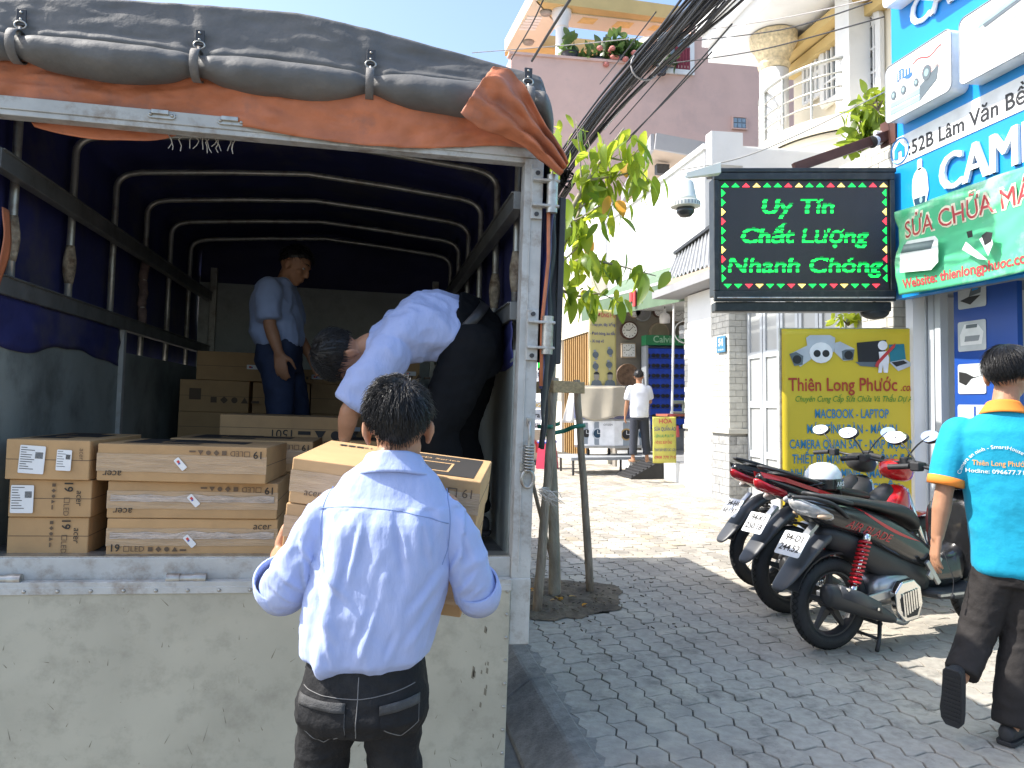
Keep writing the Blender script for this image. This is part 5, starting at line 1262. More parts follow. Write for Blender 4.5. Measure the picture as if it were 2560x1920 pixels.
# panel gate
pg = thing('panel_gate', 'pale grey folding gate with square panels behind the yellow sign', 'gate', (0, 0, 0))
GX2 = 5.40; gy0, gy1 = 7.16, 10.34; nc = 7; w_ = (gy1 - gy0) / nc; zbar = [PZ + .06, .85, 1.55, 2.25, 2.95, 3.65]
for c in range(nc):
    y = gy0 + c * w_
    leaf = obj('gate_leaf', MB().box((GX2, y + .005, PZ + .03), (GX2 + .03, y + w_ - .005, 3.75)), m_gatep, pg)
    for i in range(5):
        obj('gate_panel', MB().box((GX2 - .006, y + .085, zbar[i] + .06), (GX2 - .001, y + w_ - .085, zbar[i+1] - .03)), m_gatepan, leaf)
    obj('leaf_stile', MB().box((GX2 - .03, y + .012, PZ + .03), (GX2 - .0015, y + .075, 3.75)).box((GX2 - .03, y + w_ - .075, PZ + .03), (GX2 - .0015, y + w_ - .012, 3.75)), m_gatep, leaf)
    for z in zbar: obj('leaf_rail', MB().box((GX2 - .028, y + .075, z - .03), (GX2 - .0018, y + w_ - .075, z + .06)), m_gatep, leaf)
lint = tag(obj('gate_lintel', MB().box((5.3, 7.0, 3.76), (5.7, 10.5, 4.3)), m_wwall), 'white lintel above the panel gate', 'lintel')
# ------------------------------------------------------------------ blue camera shop 52B
m_sblue = M('shop_sign_blue', (.01, .27, .72), .35, 0, .03, 2, spec=.5)
m_dblue = M('panel_blue', (.015, .075, .36), .35, 0, .06, 2)
m_wacr = M('white_acrylic', (.85, .85, .85), .3)
m_sblack = M('sign_black', (.02, .02, .022), .5); m_sgrey = M('sign_grey', (.30, .32, .34), .5); m_steal = M('sign_teal', (.28, .42, .45), .5); m_sred = M('sign_red', (.55, .05, .05), .5)
BLX = 4.92
bs_ = thing('camera_shop', 'bright blue camera shop front with raised white lettering', 'shop', (0, 0, 0))
def SP(u, v, X=BLX): return at(u, v, X=X)
yL = SP(2233, 500).y; yR = 2.2
zbot = SP(2240, 735).z
obj('sign_board', MB().box((BLX, yR, zbot - .05), (BLX + .12, yL, 8.5)), m_sblue, bs_)
obj('shop_side', MB().box((BLX + .12, yL - .1, 0), (11, yL, 8.5)).box((BLX + .121, yR, zbot + .3), (11, yL - .1, 8.5)), m_wwall, bs_)
def T_at(u, v, X): q = SP(u, v, X); return frame((X, q.y, q.z), (0, -1, 0), (0, 0, 1))
def facequad(u0, v0, u1, v1, X):  # y range and z range from two corners (bottom-left, top-right)
    a = SP(u0, v0, X); b = SP(u1, v1, X); return a.y, b.y, a.z, b.z
# white address band
za = SP(2240, 455).z; zb_ = SP(2240, 375).z
za = SP(2260, 409).z; zb_ = SP(2260, 338).z
obj('address_band', MB().box((BLX - .008, yR, za), (BLX - .002, yL - .01, zb_)), m_wacr, bs_)
zm = (za + zb_) / 2
TA = frame((BLX - .012, SP(2274, 388).y, SP(2274, 389).z), (0, -1, 0), (0, 0, 1))
text(':52B L\u00E2m V\u0103n B\u1EC1n, Ph\u01B0\u1EDDng T\u00E2n Thu\u1EADn', TA, h=.135, mat=m_sblack, parent=bs_, align='L', bold=.012)
TL = frame((BLX - .012, SP(2252, 400).y, zm), (0, -1, 0), (0, 0, 1))
lg = obj('house_logo', MB().tube([tuple(TL @ Vector((.12 * math.cos(k * .2618), .12 * math.sin(k * .2618), 0))) for k in range(25)], .006, 5), m_sblue, bs_)
obj('logo_house', MB().prism([(-.07, -.07), (-.02, -.07), (-.02, 0), (.03, 0), (.03, -.07), (.07, -.07), (.07, .02), (0, .09), (-.07, .02)], 0, .004, TL), m_sblue, lg)
# big raised word below
TC = frame((BLX - .02, SP(2358, 480).y, SP(2358, 482).z), (0, -1, 0), (0, 0, 1))
for k_ in (-1, 0, 1): text('CAMERA', TC @ Matrix.Translation((.014 * k_, 0, .003 * k_)), h=.33, w=1.55, mat=m_wacr, parent=bs_, align='L', bold=0, ext=.03)
TC = frame((BLX - .02, SP(2283, 72).y, SP(2283, 74).z), (0, -1, 0), (0, 0, 1))
for k_ in (-1, 0, 1): text('CAMERA', TC @ Matrix.Translation((.012 * k_, 0, .003 * k_)), h=.28, w=1.5, mat=m_wacr, parent=bs_, align='L', bold=0, ext=.02)
# dome camera picture
q = SP(2302, 455); TD = frame((BLX - .006, q.y, q.z), (0, -1, 0), (0, 0, 1))
dc = obj('dome_camera_picture', MB().prism([(.10 * math.cos(a), .0 + .13 * math.sin(a)) for a in [k * math.pi / 8 for k in range(9)]] + [(-.10, -.10), (-.06, -.26), (.06, -.26), (.11, -.10)], 0, .005, TD), m_wacr, bs_)
obj('neck', MB().prism(rounded(.06, .10, .02, 3, 0, .16), 0, .005, TD), m_wacr, dc)
obj('lens', MB().prism([(.075 * math.cos(a), -.14 + .10 * math.sin(a)) for a in [math.pi + k * math.pi / 10 for k in range(11)]], .006, .009, TD), M('print_navy', (.03, .07, .12), .15), dc)
obj('lens_spot', MB().prism([(.02 + .02 * math.cos(k * .785), -.17 + .028 * math.sin(k * .785)) for k in range(8)], .010, .012, TD), m_steal, dc)
# raised light boxes with printed pictures
def lightbox(u0, v0, u1, v1, name='light_box', depth=.17):
    X = BLX - depth; ya = SP(u0, v0, X).y; yb = SP(u1, v0, X).y; z0 = SP(u0, v0, X).z; z1 = SP(u0, v1, X).z; w = ya - yb; h = z1 - z0
    T = frame((X, (ya + yb) / 2, (z0 + z1) / 2), (0, -1, 0), (0, 0, 1))
    lb = obj(name, MB().prism(rounded(w, h, .06, 6), -depth, 0, T), m_wacr, bs_, bevel=.006)
    return lb, T, w, h
lb, T, w, h = lightbox(2215, 312, 2380, 172)
obj('edge_trim', MB().tube([tuple(T @ Vector((x, y, .001))) for x, y in rounded(w, h, .06, 6) + [rounded(w, h, .06, 6)[0]]], .006, 5), m_sgrey, lb)
fl = MB().grid(lambda u, v: tuple(T @ Vector((-.30 * w + .24 * w * u, .12 * h + .17 * h * v + .02 * math.sin(u * 6), .004))), 8, 2)
obj('flag_blue', fl, M('print_blue', (.05, .16, .45), .5), lb)
for i in range(4):
    for j in range(5): obj('flag_star', MB().prism([(.010 * math.cos(k * 1.2566), .010 * math.sin(k * 1.2566)) for k in range(5)], .006, .007, T @ Matrix.Translation((-.27 * w + .05 * w * j, .15 * h + .035 * h * i + .01, 0))), m_wacr, lb)
for k in range(6):
    obj('flag_stripe', MB().grid(lambda u, v, k=k: tuple(T @ Vector((-.05 * w + .42 * w * u + .01 * k, .27 * h - .055 * h * k + .02 * math.sin(u * 8) + .022 * h * v, .004))), 12, 1), M('print_pink', (.75, .42, .40), .5) if k else m_sred, lb)
for k in range(2):
    obj('recorder_front', MB().prism([(-.42 * w, -.38 * h + .12 * h * k), (.05 * w, -.40 * h + .12 * h * k), (.05 * w, -.31 * h + .12 * h * k), (-.42 * w, -.29 * h + .12 * h * k)], .003, .004, T), m_steal, lb)
obj('recorder_side', MB().prism([(.05 * w, -.40 * h), (.30 * w, -.20 * h), (.33 * w, .03 * h), (.05 * w, -.16 * h)], .003, .0045, T), M('print_slate', (.12, .15, .17), .4), lb)
for (x, y, r) in ((-.36, -.06, .035), (-.20, -.06, .035), (.0, -.06, .03), (.16, .0, .055)):
    e = obj('camera_lens', MB().prism([(x * w + r * math.cos(k * .52), y * h + r * 1.2 * math.sin(k * .52)) for k in range(12)], .005, .007, T), M('print_slate'), lb)
    obj('lens_ring', MB().prism([(x * w + r * .5 * math.cos(k * .52), y * h + r * .6 * math.sin(k * .52)) for k in range(12)], .0075, .008, T), m_steal, lb)
lb, T, w, h = lightbox(2400, 216, 2660, 50)
obj('edge_trim', MB().tube([tuple(T @ Vector((x, y, .001))) for x, y in rounded(w, h, .06, 6) + [rounded(w, h, .06, 6)[0]]], .006, 5), m_sgrey, lb)
obj('printer_lid', MB().prism([(-.30 * w, .20 * h), (.4 * w, .34 * h), (.4 * w, .42 * h), (-.26 * w, .28 * h)], .003, .004, T), m_steal, lb)
obj('printer_slot', MB().prism([(-.22 * w, .16 * h), (.4 * w, .28 * h), (.4 * w, .31 * h), (-.24 * w, .22 * h)], .003, .0045, T), M('print_slate'), lb)
obj('printer_tray', MB().prism([(-.20 * w, -.10 * h), (.1 * w, .06 * h), (.4 * w, .10 * h), (.4 * w, .14 * h), (.0, .10 * h), (-.2 * w, -.04 * h)], .003, .004, T), M('print_pale', (.55, .68, .68), .4), lb)
lb, T, w, h = lightbox(2206, 26, 2262, -110)
lb, T, w, h = lightbox(2290, 6, 2440, -130)
# green vinyl banner hung under the sign
m_green = M('green_vinyl', (.10, .52, .27), .35, 0, .1, 3, dirt=(.68, .84, .74), damt=.8, dscale=1.6, spec=.6)
BNX = BLX - .20
bn = thing('green_banner', 'wrinkled green vinyl banner hung across the blue shop front', 'banner', (0, 0, 0))
ya = SP(2240, 640, BNX).y; zT = SP(2240, 530, BNX).z; zBn = (SP(2240, 735, BNX).z + SP(2560, 678, BNX).z) / 2
yb = 2.3
def bfn(u, v):
    y = ya + (yb - ya) * u; z = zBn + (zT - zBn) * v
    d = .025 * nz(y * 2.2 + z * 1.5, z * 2.5, 1) + .014 * ridged(nz(y * 3 + z * 5, z * 2, 5)) + .05 * math.exp(-u * 18) * math.sin((v - .5) * 9) * .4
    return (BNX + d, y, z - .02 * math.sin(u * 7) * (1 - v))
bno = obj('banner_sheet', MB().grid(bfn, 140, 30), m_green, bn, smooth=True, solid=.002)
bt = bvh(bno)
m_rtxt = M('red_banner_print', (.50, .06, .07), .5); m_paler = M('pale_outline_print', (.85, .80, .62), .5)
def btext(s, u, v, h, mat, w=None, off=.004, bold=.02, shear=0):
    vs, fs = text_data(s, bold); x0 = min(p[0] for p in vs); x1 = max(p[0] for p in vs); q = SP(u, v, BNX); sy = h / .729; sx = (w / (x1 - x0)) if w else sy
    m_ = MB(); m_.add([(BNX - .1, q.y - (p[0] - x0) * sx, q.z + p[1] * sy) for p in vs], fs); project(m_, bt, (1, 0, 0), off, .3); obj('lettering', m_, mat, bno)
btext('S\u1EECA CH\u1EEEA M\u00C1Y IN', 2258, 597, .165, m_paler, 1.75, .004, .055); btext('S\u1EECA CH\u1EEEA M\u00C1Y IN', 2260, 596, .155, m_rtxt, 1.72, .008, .0)
btext('Website: thienlongphuoc.com', 2256, 722, .085, m_rtxt, None, .004, .025)
def bpoly(poly, mat, name, off=.004):
    m_ = MB(); m_.prism(poly, 0, .001, frame((BNX - .045 - off, 0, 0), (0, 1, 0), (0, 0, 1))); return obj(name, m_, mat, bno)
def pv(*uv): return [(SP(u, v, BNX).y, SP(u, v, BNX).z) for u, v in uv]
bpoly(pv((2262, 635), (2262, 682), (2340, 675), (2358, 655), (2358, 600), (2350, 590), (2280, 603)), m_wacr, 'printer_picture')
bpoly(pv((2264, 634), (2272, 612), (2348, 600), (2340, 622)), M('print_slate'), 'printer_lid', .006)
bpoly(pv((2418, 625), (2428, 605), (2470, 640), (2482, 650), (2460, 648)), m_wacr, 'camera_picture'); bpoly(pv((2462, 598), (2490, 582), (2496, 610), (2484, 640)), m_wacr, 'camera_picture')
bpoly(pv((2430, 580), (2444, 576), (2446, 592), (2434, 596)), m_sblack, 'camera_lens', .006); bpoly(pv((2468, 590), (2480, 580), (2496, 582), (2492, 604), (2476, 614)), m_sblack, 'camera_lens', .006)
# shop entrance below: shutter posts, blue panel with product stickers, glass
FX = 5.22
for k in range(4):
    y0_ = at(2300 + k * 18, 900, X=FX).y; obj('shutter_post', MB().box((FX - .05 - .006 * (k % 2), y0_ - .055, PZ), (FX + .03, y0_ + .02, zbot + .3)), m_gatep, bs_, bevel=.006)
pa = at(2386, 900, X=FX).y; pb_ = at(2545, 900, X=FX).y
pan = obj('blue_panel', MB().box((FX, pb_, PZ), (FX + .05, pa, zbot + .3)), m_dblue, bs_)
def pst(v0, v1, nm='product_sticker'):
    a = at(2396, v1, X=FX - .004); b = at(2465, v0, X=FX - .004); w = a.y - b.y; h = b.z - a.z
    T = frame((FX - .004, (a.y + b.y) / 2, (a.z + b.z) / 2), (0, -1, 0), (0, 0, 1))
    return obj(nm, MB().prism(rounded(w, h, .02, 4), 0, .003, T), M('pale_sticker', (.55, .58, .60), .4), pan), T, w, h
def quad(T, pts, mat, par, nm, z=.004): return obj(nm, MB().prism(pts, z, z + .001, T), mat, par)
st, T, w, h = pst(690, 775); quad(T, [(-.1*w, -.1*h), (.32*w, -.02*h), (.36*w, .42*h), (.02*w, .28*h)], M('print_slate'), st, 'laptop_screen'); quad(T, [(-.42*w, -.2*h), (-.05*w, -.38*h), (.32*w, -.1*h), (-.1*w, -.1*h)], m_sblack, st, 'laptop_keys'); quad(T, [(.02*w, .08*h), (.24*w, .12*h), (.26*w, .32*h), (.07*w, .24*h)], m_sblue, st, 'laptop_picture', .0055)
st, T, w, h = pst(797, 880); quad(T, [(-.4*w, -.3*h), (.35*w, -.3*h), (.42*w, .1*h), (.2*w, .4*h), (-.25*w, .4*h), (-.42*w, .05*h)], m_wacr, st, 'printer_body'); quad(T, [(-.2*w, .26*h), (.2*w, .26*h), (.22*w, .38*h), (-.18*w, .38*h)], M('print_slate'), st, 'printer_slot', .0055); quad(T, [(-.25*w, -.18*h), (.25*w, -.18*h), (.3*w, 0), (-.22*w, 0)], m_sgrey, st, 'printer_tray', .0055)
st, T, w, h = pst(907, 985); quad(T, [(-.45*w, -.1*h), (-.2*w, -.22*h), (0, 0), (.45*w, .12*h), (.1*w, .05*h), (-.2*w, .2*h), (-.45*w, .25*h)], m_sblack, st, 'handset_picture')
st, T, w, h = pst(1012, 1100); quad(T, [(-.4*w, -.3*h), (.4*w, -.3*h), (.4*w, .1*h), (-.4*w, .1*h)], m_sblue, st, 'router_picture'); quad(T, [(.1*w, .1*h), (.16*w, .1*h), (.16*w, .45*h), (.1*w, .45*h)], m_dblue, st, 'router_aerial', .0055)
obj('shop_glass', MB().box((FX + .08, 2.0, PZ), (FX + .10, pb_, zbot + .3)), M('teal_shop_glass', (.20, .33, .32), .08, 0, .15, 2, spec=.7), bs_)
obj('shop_lintel', MB().box((BLX + .125, 2.0, zbot - .03), (FX + .5, yL - .105, zbot + .31)), m_sgrey, bs_)

# ------------------------------------------------------------------ LED board
m_ledb = M('led_frame_black', (.018, .022, .024), .45, 0, .2, 6, dirt=(.08, .08, .075), damt=.5, dscale=10)
lc = cw((2013 - 1280) / FPX * 7.25, 7.25, 0); lcz = at(2013, 589, F=7.25).z
led = thing('led_sign', 'black LED board with green dotted lettering projecting from the shop front', 'sign', (lc.x, lc.y, lcz), -YAW - R(.3))
LW, LH = 1.60, 1.04
obj('cabinet', MB().box((-LW/2 - .045, .0, -LH/2 - .045), (LW/2 + .045, .20, LH/2 + .045)), m_ledb, led, bevel=.006)
obj('frame_rim', MB().box((-LW/2 - .055, -.03, LH/2 + .005), (LW/2 + .055, .02, LH/2 + .075)).box((-LW/2 - .055, -.03, -LH/2 - .105), (LW/2 + .055, .02, -LH/2 - .005)).box((-LW/2 - .055, -.03, -LH/2 - .005), (-LW/2 - .005, .02, LH/2 + .005)).box((LW/2 + .005, -.03, -LH/2 - .005), (LW/2 + .055, .02, LH/2 + .005)), m_ledb, led, bevel=.008)
obj('top_hood', MB().box((-LW/2 - .07, -.03, LH/2 + .076), (LW/2 + .07, .21, LH/2 + .12)), m_ledb, led, bevel=.01)
obj('bottom_channel', MB().box((-LW/2 - .04, .01, -LH/2 - .20), (LW/2 + .03, .16, -LH/2 - .106)), m_ledb, led, bevel=.015)
obj('bottom_trim', MB().tube([(-LW/2 - .03, -.033, -LH/2 - .075), (LW/2 + .03, -.033, -LH/2 - .075)], .008, 6), m_steel, led)
obj('conduit_end', MB().ell((LW/2 - .1, .08, -LH/2 - .2), (.14, .07, .07)), m_ledb, led, smooth=True)
md = bpy.data.materials.new('led_grid'); md.use_nodes = True; n_ = md.node_tree.nodes; l_ = md.node_tree.links
b_ = n_['Principled BSDF']; b_.inputs['Roughness'].default_value = .5
tc_ = n_.new('ShaderNodeTexCoord'); bk = n_.new('ShaderNodeTexBrick'); bk.offset = 0; bk.inputs['Scale'].default_value = 1; bk.inputs['Brick Width'].default_value = .01; bk.inputs['Row Height'].default_value = .01; bk.inputs['Mortar Size'].default_value = .0022; bk.inputs['Mortar Smooth'].default_value = .1
sp_ = n_.new('ShaderNodeSeparateXYZ'); cb_ = n_.new('ShaderNodeCombineXYZ'); l_.new(tc_.outputs['Object'], sp_.inputs[0]); l_.new(sp_.outputs[0], cb_.inputs[0]); l_.new(sp_.outputs[2], cb_.inputs[1]); l_.new(cb_.outputs[0], bk.inputs['Vector'])
bk.inputs['Color1'].default_value = (.10, .085, .086, 1); bk.inputs['Color2'].default_value = (.085, .072, .074, 1); bk.inputs['Mortar'].default_value = (.012, .012, .012, 1); l_.new(bk.outputs[0], b_.inputs['Base Color'])
scr = obj('screen', MB().box((-LW/2, -.006, -LH/2), (LW/2, .0, LH/2)), md, led)
def ledm(name, c, s): return M(name, tuple(x * .3 for x in c), .4, emit=c, estr=s)
lg_ = ledm('led_green', (.01, 1., .10), 1.5); lgd = ledm('led_green_dim', (.0, .9, .15), .22); lr_ = ledm('led_red', (1., .04, .06), 1.8); ly_ = ledm('led_yellow', (1., .75, .15), 2.0)
def dots(cells, mat, name):
    mb = MB()
    for (i, j) in cells: x = -LW/2 + .01 * i; z = -LH/2 + .01 * j; mb.box((x + .001, -.0085, z + .0015), (x + .009, -.0062, z + .0085))
    return tag(obj(name, mb, mat, scr), kind='stuff')
def raster(s, i0, j0, hpx, wpx):
    vs, fs = text_data(s, .022); x0 = min(p[0] for p in vs); x1 = max(p[0] for p in vs); sy = hpx / .729; sx = wpx / (x1 - x0)
    tr = BVHTree.FromPolygons([Vector(((p[0] - x0) * sx, p[1] * sy, 0)) for p in vs], fs); out = []
    for i in range(0, int(wpx) + 1):
        for j in range(-8, int(hpx) + 9):
            if tr.ray_cast(Vector((i + .5, j + .5, 1)), Vector((0, 0, -1)), 2)[0] is not None: out.append((i0 + i, j0 + j))
    return out
for (s, i0, j0, w) in (('Uy T\u00EDn', 40, 73, 68), ('Ch\u1EA5t L\u01B0\u1EE3ng', 20, 45, 120), ('Nhanh Ch\u00F3ng', 8, 17, 145)):
    cl = raster(s, i0, j0, 15, w); cl = [(i + (j - j0) // 6, j) for i, j in cl]
    dots([c for c in cl if (c[1] - j0) % 5 in (0, 1, 2)], lg_, 'lettering'); dots([c for c in cl if (c[1] - j0) % 5 in (3, 4)], lgd, 'lettering_dim')
tri = [(i, j) for j in range(4) for i in range(7) if abs(i - 3) <= 3 - j]
def border(cells_of, ncell):
    sets = {0: [], 1: [], 2: []}
    for k in range(ncell): sets[(0, 0, 1, 2)[k % 4]] += cells_of(k)
    for c, m_ in zip((0, 1, 2), (lg_, lr_, ly_)): dots(sets[c], m_, 'border_lights')
border(lambda k: [(2 + 10*k + i, 98 + j) for i, j in tri], 16); border(lambda k: [(4 + 10*k + i, 5 - j) for i, j in tri], 15)
border(lambda k: [(2 + j, 8 + 9*k + i) for i, j in tri], 10); border(lambda k: [(157 - j, 8 + 9*k + i) for i, j in tri], 10)
bmx = thing('support_beam', 'rusty brown steel beam holding the LED board off the facade', 'beam', (0, 0, 0))
A_ = at(1985, 420, F=7.3); B2 = at(2222, 333, X=BLX)
obj('beam', MB().bar(A_, B2 + X_ * .05, .06, .09), M('rust_brown_steel', (.10, .04, .03), .6, .2, .2, 8), bmx, bevel=.004)
obj('beam_plate', MB().box((BLX - .02, B2.y - .12, B2.z - .12), (BLX - .001, B2.y + .1, B2.z + .12)), M('rust_brown_steel'), bmx)
tag(obj('twisted_wire', MB().tube(curve_pts([at(1700, 425, F=7.5), at(1850, 395, F=7.35), at(2010, 330, F=7.25), at(2215, 228, X=BLX - .02)], 8), .006, 6), M('pale_wire', (.35, .33, .30), .6), smooth=True), 'pale twisted wire slung from the LED board to the blue facade', 'wire')
# security cameras
m_cw = M('camera_white_plastic', (.66, .66, .60), .4, 0, .04)
dm = thing('dome_camera', 'white dome security camera on a bracket beside the LED board', 'camera', tuple(cw((1716 - 1280) / FPX * 7.1, 7.1, at(1716, 500, F=7.1).z)), -YAW)
obj('housing', MB().lathe([(0, .19), (.055, .185), (.075, .16), (.10, .02), (.115, -.01)], 24), m_cw, dm, smooth=True)
rg_ = obj('vent_ring', MB().lathe([(.115, -.01), (.135, -.02), (.135, -.065), (.10, -.075), (0, -.075)], 32), m_cw, dm, auto=True)
vm = MB().box((-.006, -.138, -.058), (.006, -.134, -.028)).mesh('vent_slot'); vm.materials.append(m_sgrey)
for k in range(26):
    o = link('vent_slot', vm, None, rg_); o.rotation_euler = (0, 0, k * 2 * math.pi / 26)
obj('dome_lens', MB().lathe([(.085, -.075), (.08, -.12), (.05, -.155), (0, -.165)], 20), M('smoked_dome', (.05, .05, .05), .1), dm, smooth=True)
obj('bracket', MB().add([(0, -.03, .20), (0, .03, .20), (.32, .05, .24), (.32, -.05, .24), (0, -.03, .25), (0, .03, .25), (.32, .05, .34), (.32, -.05, .34)], [(0, 3, 2, 1), (4, 5, 6, 7), (0, 1, 5, 4), (1, 2, 6, 5), (2, 3, 7, 6), (3, 0, 4, 7)]).tube([(0, 0, .18), (0, 0, .22)], .03, 12), m_cw, dm, bevel=.004)
bc = thing('bullet_camera', 'small white bullet camera on the end of the brown beam', 'camera', tuple(at(2188, 352, X=BLX - .12)), 0)
Tb = frame((0, 0, 0), (.2, -1, 0), (.0, .0, 1), (-.75, -.45, -.35))
obj('barrel', MB().lathe([(0, -.12), (.05, -.12), (.06, -.10), (.06, .06)], 18, Tb), m_wacr, bc, auto=True); obj('lens_face', MB().lathe([(.06, .06), (.063, .075), (.05, .08), (0, .08)], 18, Tb), m_sblack, bc, auto=True); obj('mount', MB().tube([(0, 0, .04), (.04, .05, .10), (.12, .05, .10)], .02, 8), m_wacr, bc)

# ------------------------------------------------------------------ yellow roll-up sign
ys = thing('yellow_sign', 'tall yellow standing advertisement sign with blue lettering', 'sign', tuple(cw((2123 - 1280) / FPX * 7.3, 7.3, PZ)), -YAW)
YW = 1.275; zt0 = at(2123, 822, F=7.3).z - PZ
m_ysh = M('yellow_vinyl', (.68, .51, .03), .45, 0, .05, 2, bump=.03, bscale=5)
obj('sheet', MB().grid(lambda u, v: (-YW/2 + YW*u, .004 * nz(u*3, v*5, 1) - .003, .05 + (zt0 - .05)*v), 24, 36), m_ysh, ys, smooth=True, solid=.003)
obj('backing_frame', MB().box((-YW/2 - .015, .012, .0), (-YW/2 + .015, .045, zt0 + .01)).box((YW/2 - .015, .012, 0), (YW/2 + .015, .045, zt0 + .01)).box((-YW/2 + .015, .012, zt0 - .02), (YW/2 - .015, .045, zt0 + .01)).box((-YW/2 + .015, .012, .02), (YW/2 - .015, .045, .05)), m_pipe, ys)
obj('prop_leg', MB().bar((-.4, .04, zt0 * .8), (-.4, .55, 0), .025).bar((.4, .04, zt0 * .8), (.4, .55, 0), .025), m_pipe, ys)
m_ybl = M('blue_sign_print', (.03, .22, .42), .5); m_yrd = M('red_sign_print', (.42, .04, .02), .5); m_ygr = M('green_sign_print', (.04, .25, .03), .5)
def YT(u, v): return frame((((u - 2123) / FPX * 7.3), -.012, at(2123, v, F=7.3).z - PZ), (1, 0, 0), (0, 0, 1))
def px(n): return n / FPX * 7.3
text('Thi\u00EAn Long Ph\u01B0\u1EDBc', YT(1970, 977), w=px(272), h=px(34), mat=m_yrd, parent=ys, align='L', bold=.012); text('.com', YT(2250, 977), w=px(38), h=px(20), mat=m_yrd, parent=ys, align='L', shear=.2)
text('Chuy\u00EAn Cung C\u1EA5p S\u1EEDa Ch\u1EEFa V\u00E0 Th\u1EA7u D\u1EF1 \u00C1n', YT(1986, 1004), w=px(300), h=px(15), mat=m_ygr, parent=ys, align='L', shear=.25, bold=.004)
for (s, u, v, w) in (('MACBOOK - LAPTOP', 2128, 1045, 184), ('M\u00C1Y T\u00CDNH B\u00C0N - M\u00C1Y IN', 2128, 1083, 224), ('CAMERA QUAN S\u00C1T - N\u1EA0P M\u1EF0C IN', 2128, 1121, 312), ('THI\u1EBET B\u1ECA M\u1EA0NG WIFI - T\u1ED4NG \u0110\u00C0I', 2128, 1158, 300), ('NH\u00C0 TH\u00D4NG MINH- SMART HOME', 2128, 1194, 306), ('M\u00C1Y CHI\u1EBEU- M\u00C0N CHI\u1EBEU', 2110, 1230, 270), ('0966 777 139', 2150, 1274, 230)):
    text(s, YT(u, v), w=px(w), h=px(23), mat=m_ybl if s[0] != '0' else m_sblack, parent=ys, bold=.016)
def ypoly(pts, mat, nm, z=.0): return obj(nm, MB().prism([(px(u - 2123), at(2123, v, F=7.3).z - PZ) for u, v in pts], 0, .001, frame((0, -.010 - z, 0), (1, 0, 0), (0, 0, 1))), mat, ys)
def ycirc(u, v, r, mat, nm, z, e=1.): return ypoly([(u + r * math.cos(k * .393), v - r * e * math.sin(k * .393)) for k in range(16)], mat, nm, z)
m_pg = M('print_pale_grey', (.52, .56, .60), .5); m_pg2 = M('print_mid_grey', (.30, .34, .38), .5)
ypoly([(1975, 885), (2022, 862), (2032, 895), (2000, 917)], m_pg, 'bullet_camera_picture'); ypoly([(1973, 885), (1990, 880), (2008, 890), (2006, 912), (1985, 915)], M('print_slate'), 'camera_face', .002); ycirc(1992, 899, 11, m_sblack, 'camera_lens', .004)
ypoly([(2085, 858), (2100, 854), (2136, 872), (2132, 900), (2108, 902), (2086, 880)], m_pg, 'bullet_camera_picture'); ypoly([(2104, 878), (2114, 874), (2136, 874), (2132, 900), (2106, 900)], M('print_slate'), 'camera_face', .002); ycirc(2121, 888, 11, m_sblack, 'camera_lens', .004)
ypoly([(2015, 845), (2025, 838), (2075, 838), (2088, 845), (2084, 880), (2020, 880)], m_pg, 'dome_camera_picture', .003); ycirc(2052, 882, 29, m_wacr, 'dome_face', .005, .9); ycirc(2042, 884, 9, m_sblack, 'camera_lens', .007); ycirc(2064, 884, 9, m_sblack, 'camera_lens', .007)
ypoly([(2142, 857), (2216, 850), (2208, 905), (2145, 905)], m_sblack, 'laptop_picture'); ypoly([(2138, 905), (2210, 905), (2190, 918), (2150, 915)], M('print_slate'), 'laptop_base'); ypoly([(2222, 862), (2260, 860), (2264, 898), (2225, 905)], M('print_screen_blue', (.02, .20, .26), .4), 'laptop_picture', .001); ypoly([(2222, 905), (2262, 898), (2284, 912), (2245, 928)], m_pg, 'laptop_base', .001); ypoly([(2228, 906), (2258, 901), (2268, 908), (2240, 917)], m_sblack, 'laptop_keys', .003)
ycirc(2206, 864, 12, m_wacr, 'figure_head', .006); ypoly([(2196, 880), (2216, 878), (2222, 895), (2218, 932), (2208, 932), (2206, 912), (2203, 932), (2194, 932), (2198, 900)], m_wacr, 'figure_body', .005); ypoly([(2186, 915), (2190, 905), (2228, 866), (2238, 858), (2236, 868), (2198, 908), (2192, 920)], m_sred, 'red_spanner', .008)
# ------------------------------------------------------------------ motorbikes
m_gblk = M('gloss_black_paint', (.014, .014, .015), .22, 0, .1, 5, coat=.6); m_mblk = M('matte_black_plastic', (.028, .028, .03), .5, 0, .12, 12)
m_dgrey = M('grey_black_plastic', (.055, .057, .062), .45, 0, .1, 8); m_seat = M('seat_vinyl', (.02, .02, .021), .42, 0, .15, 14, bump=.15, bscale=220)
m_redp = M('gloss_red_paint', (.55, .012, .015), .22, 0, .05, coat=.6); m_chrome = M('chrome', (.75, .75, .74), .12, 1., .05, 6); m_alu = M('cast_aluminium', (.42, .42, .42), .35, .85, .1, 10)
m_redl = M('red_lens', (.45, .012, .02), .12, coat=.5); m_clr = M('clear_lens', (.62, .60, .58), .08, .2, .25, 30, spec=.8); m_plate = M('number_plate_white', (.74, .75, .76), .4); m_mirr = M('mirror_glass', (.86, .88, .92), .03, 1., .01)
m_redspr = M('red_spring', (.60, .01, .02), .3, coat=.4)
def loft(mb, secs):
    rs = []
    for (x, z0, z1, w0, w1) in secs:
        h = z1 - z0; wm = max(w0, w1) * 1.03
        hf = [(w0 * .55, z0), (w0, z0 + .14 * h), (wm, z0 + .52 * h), (w1, z1 - .14 * h), (w1 * .5, z1)]
        rs.append([(x, -y, z) for y, z in hf] + [(x, y, z) for y, z in hf[::-1]])
    return mb.rings(rs)
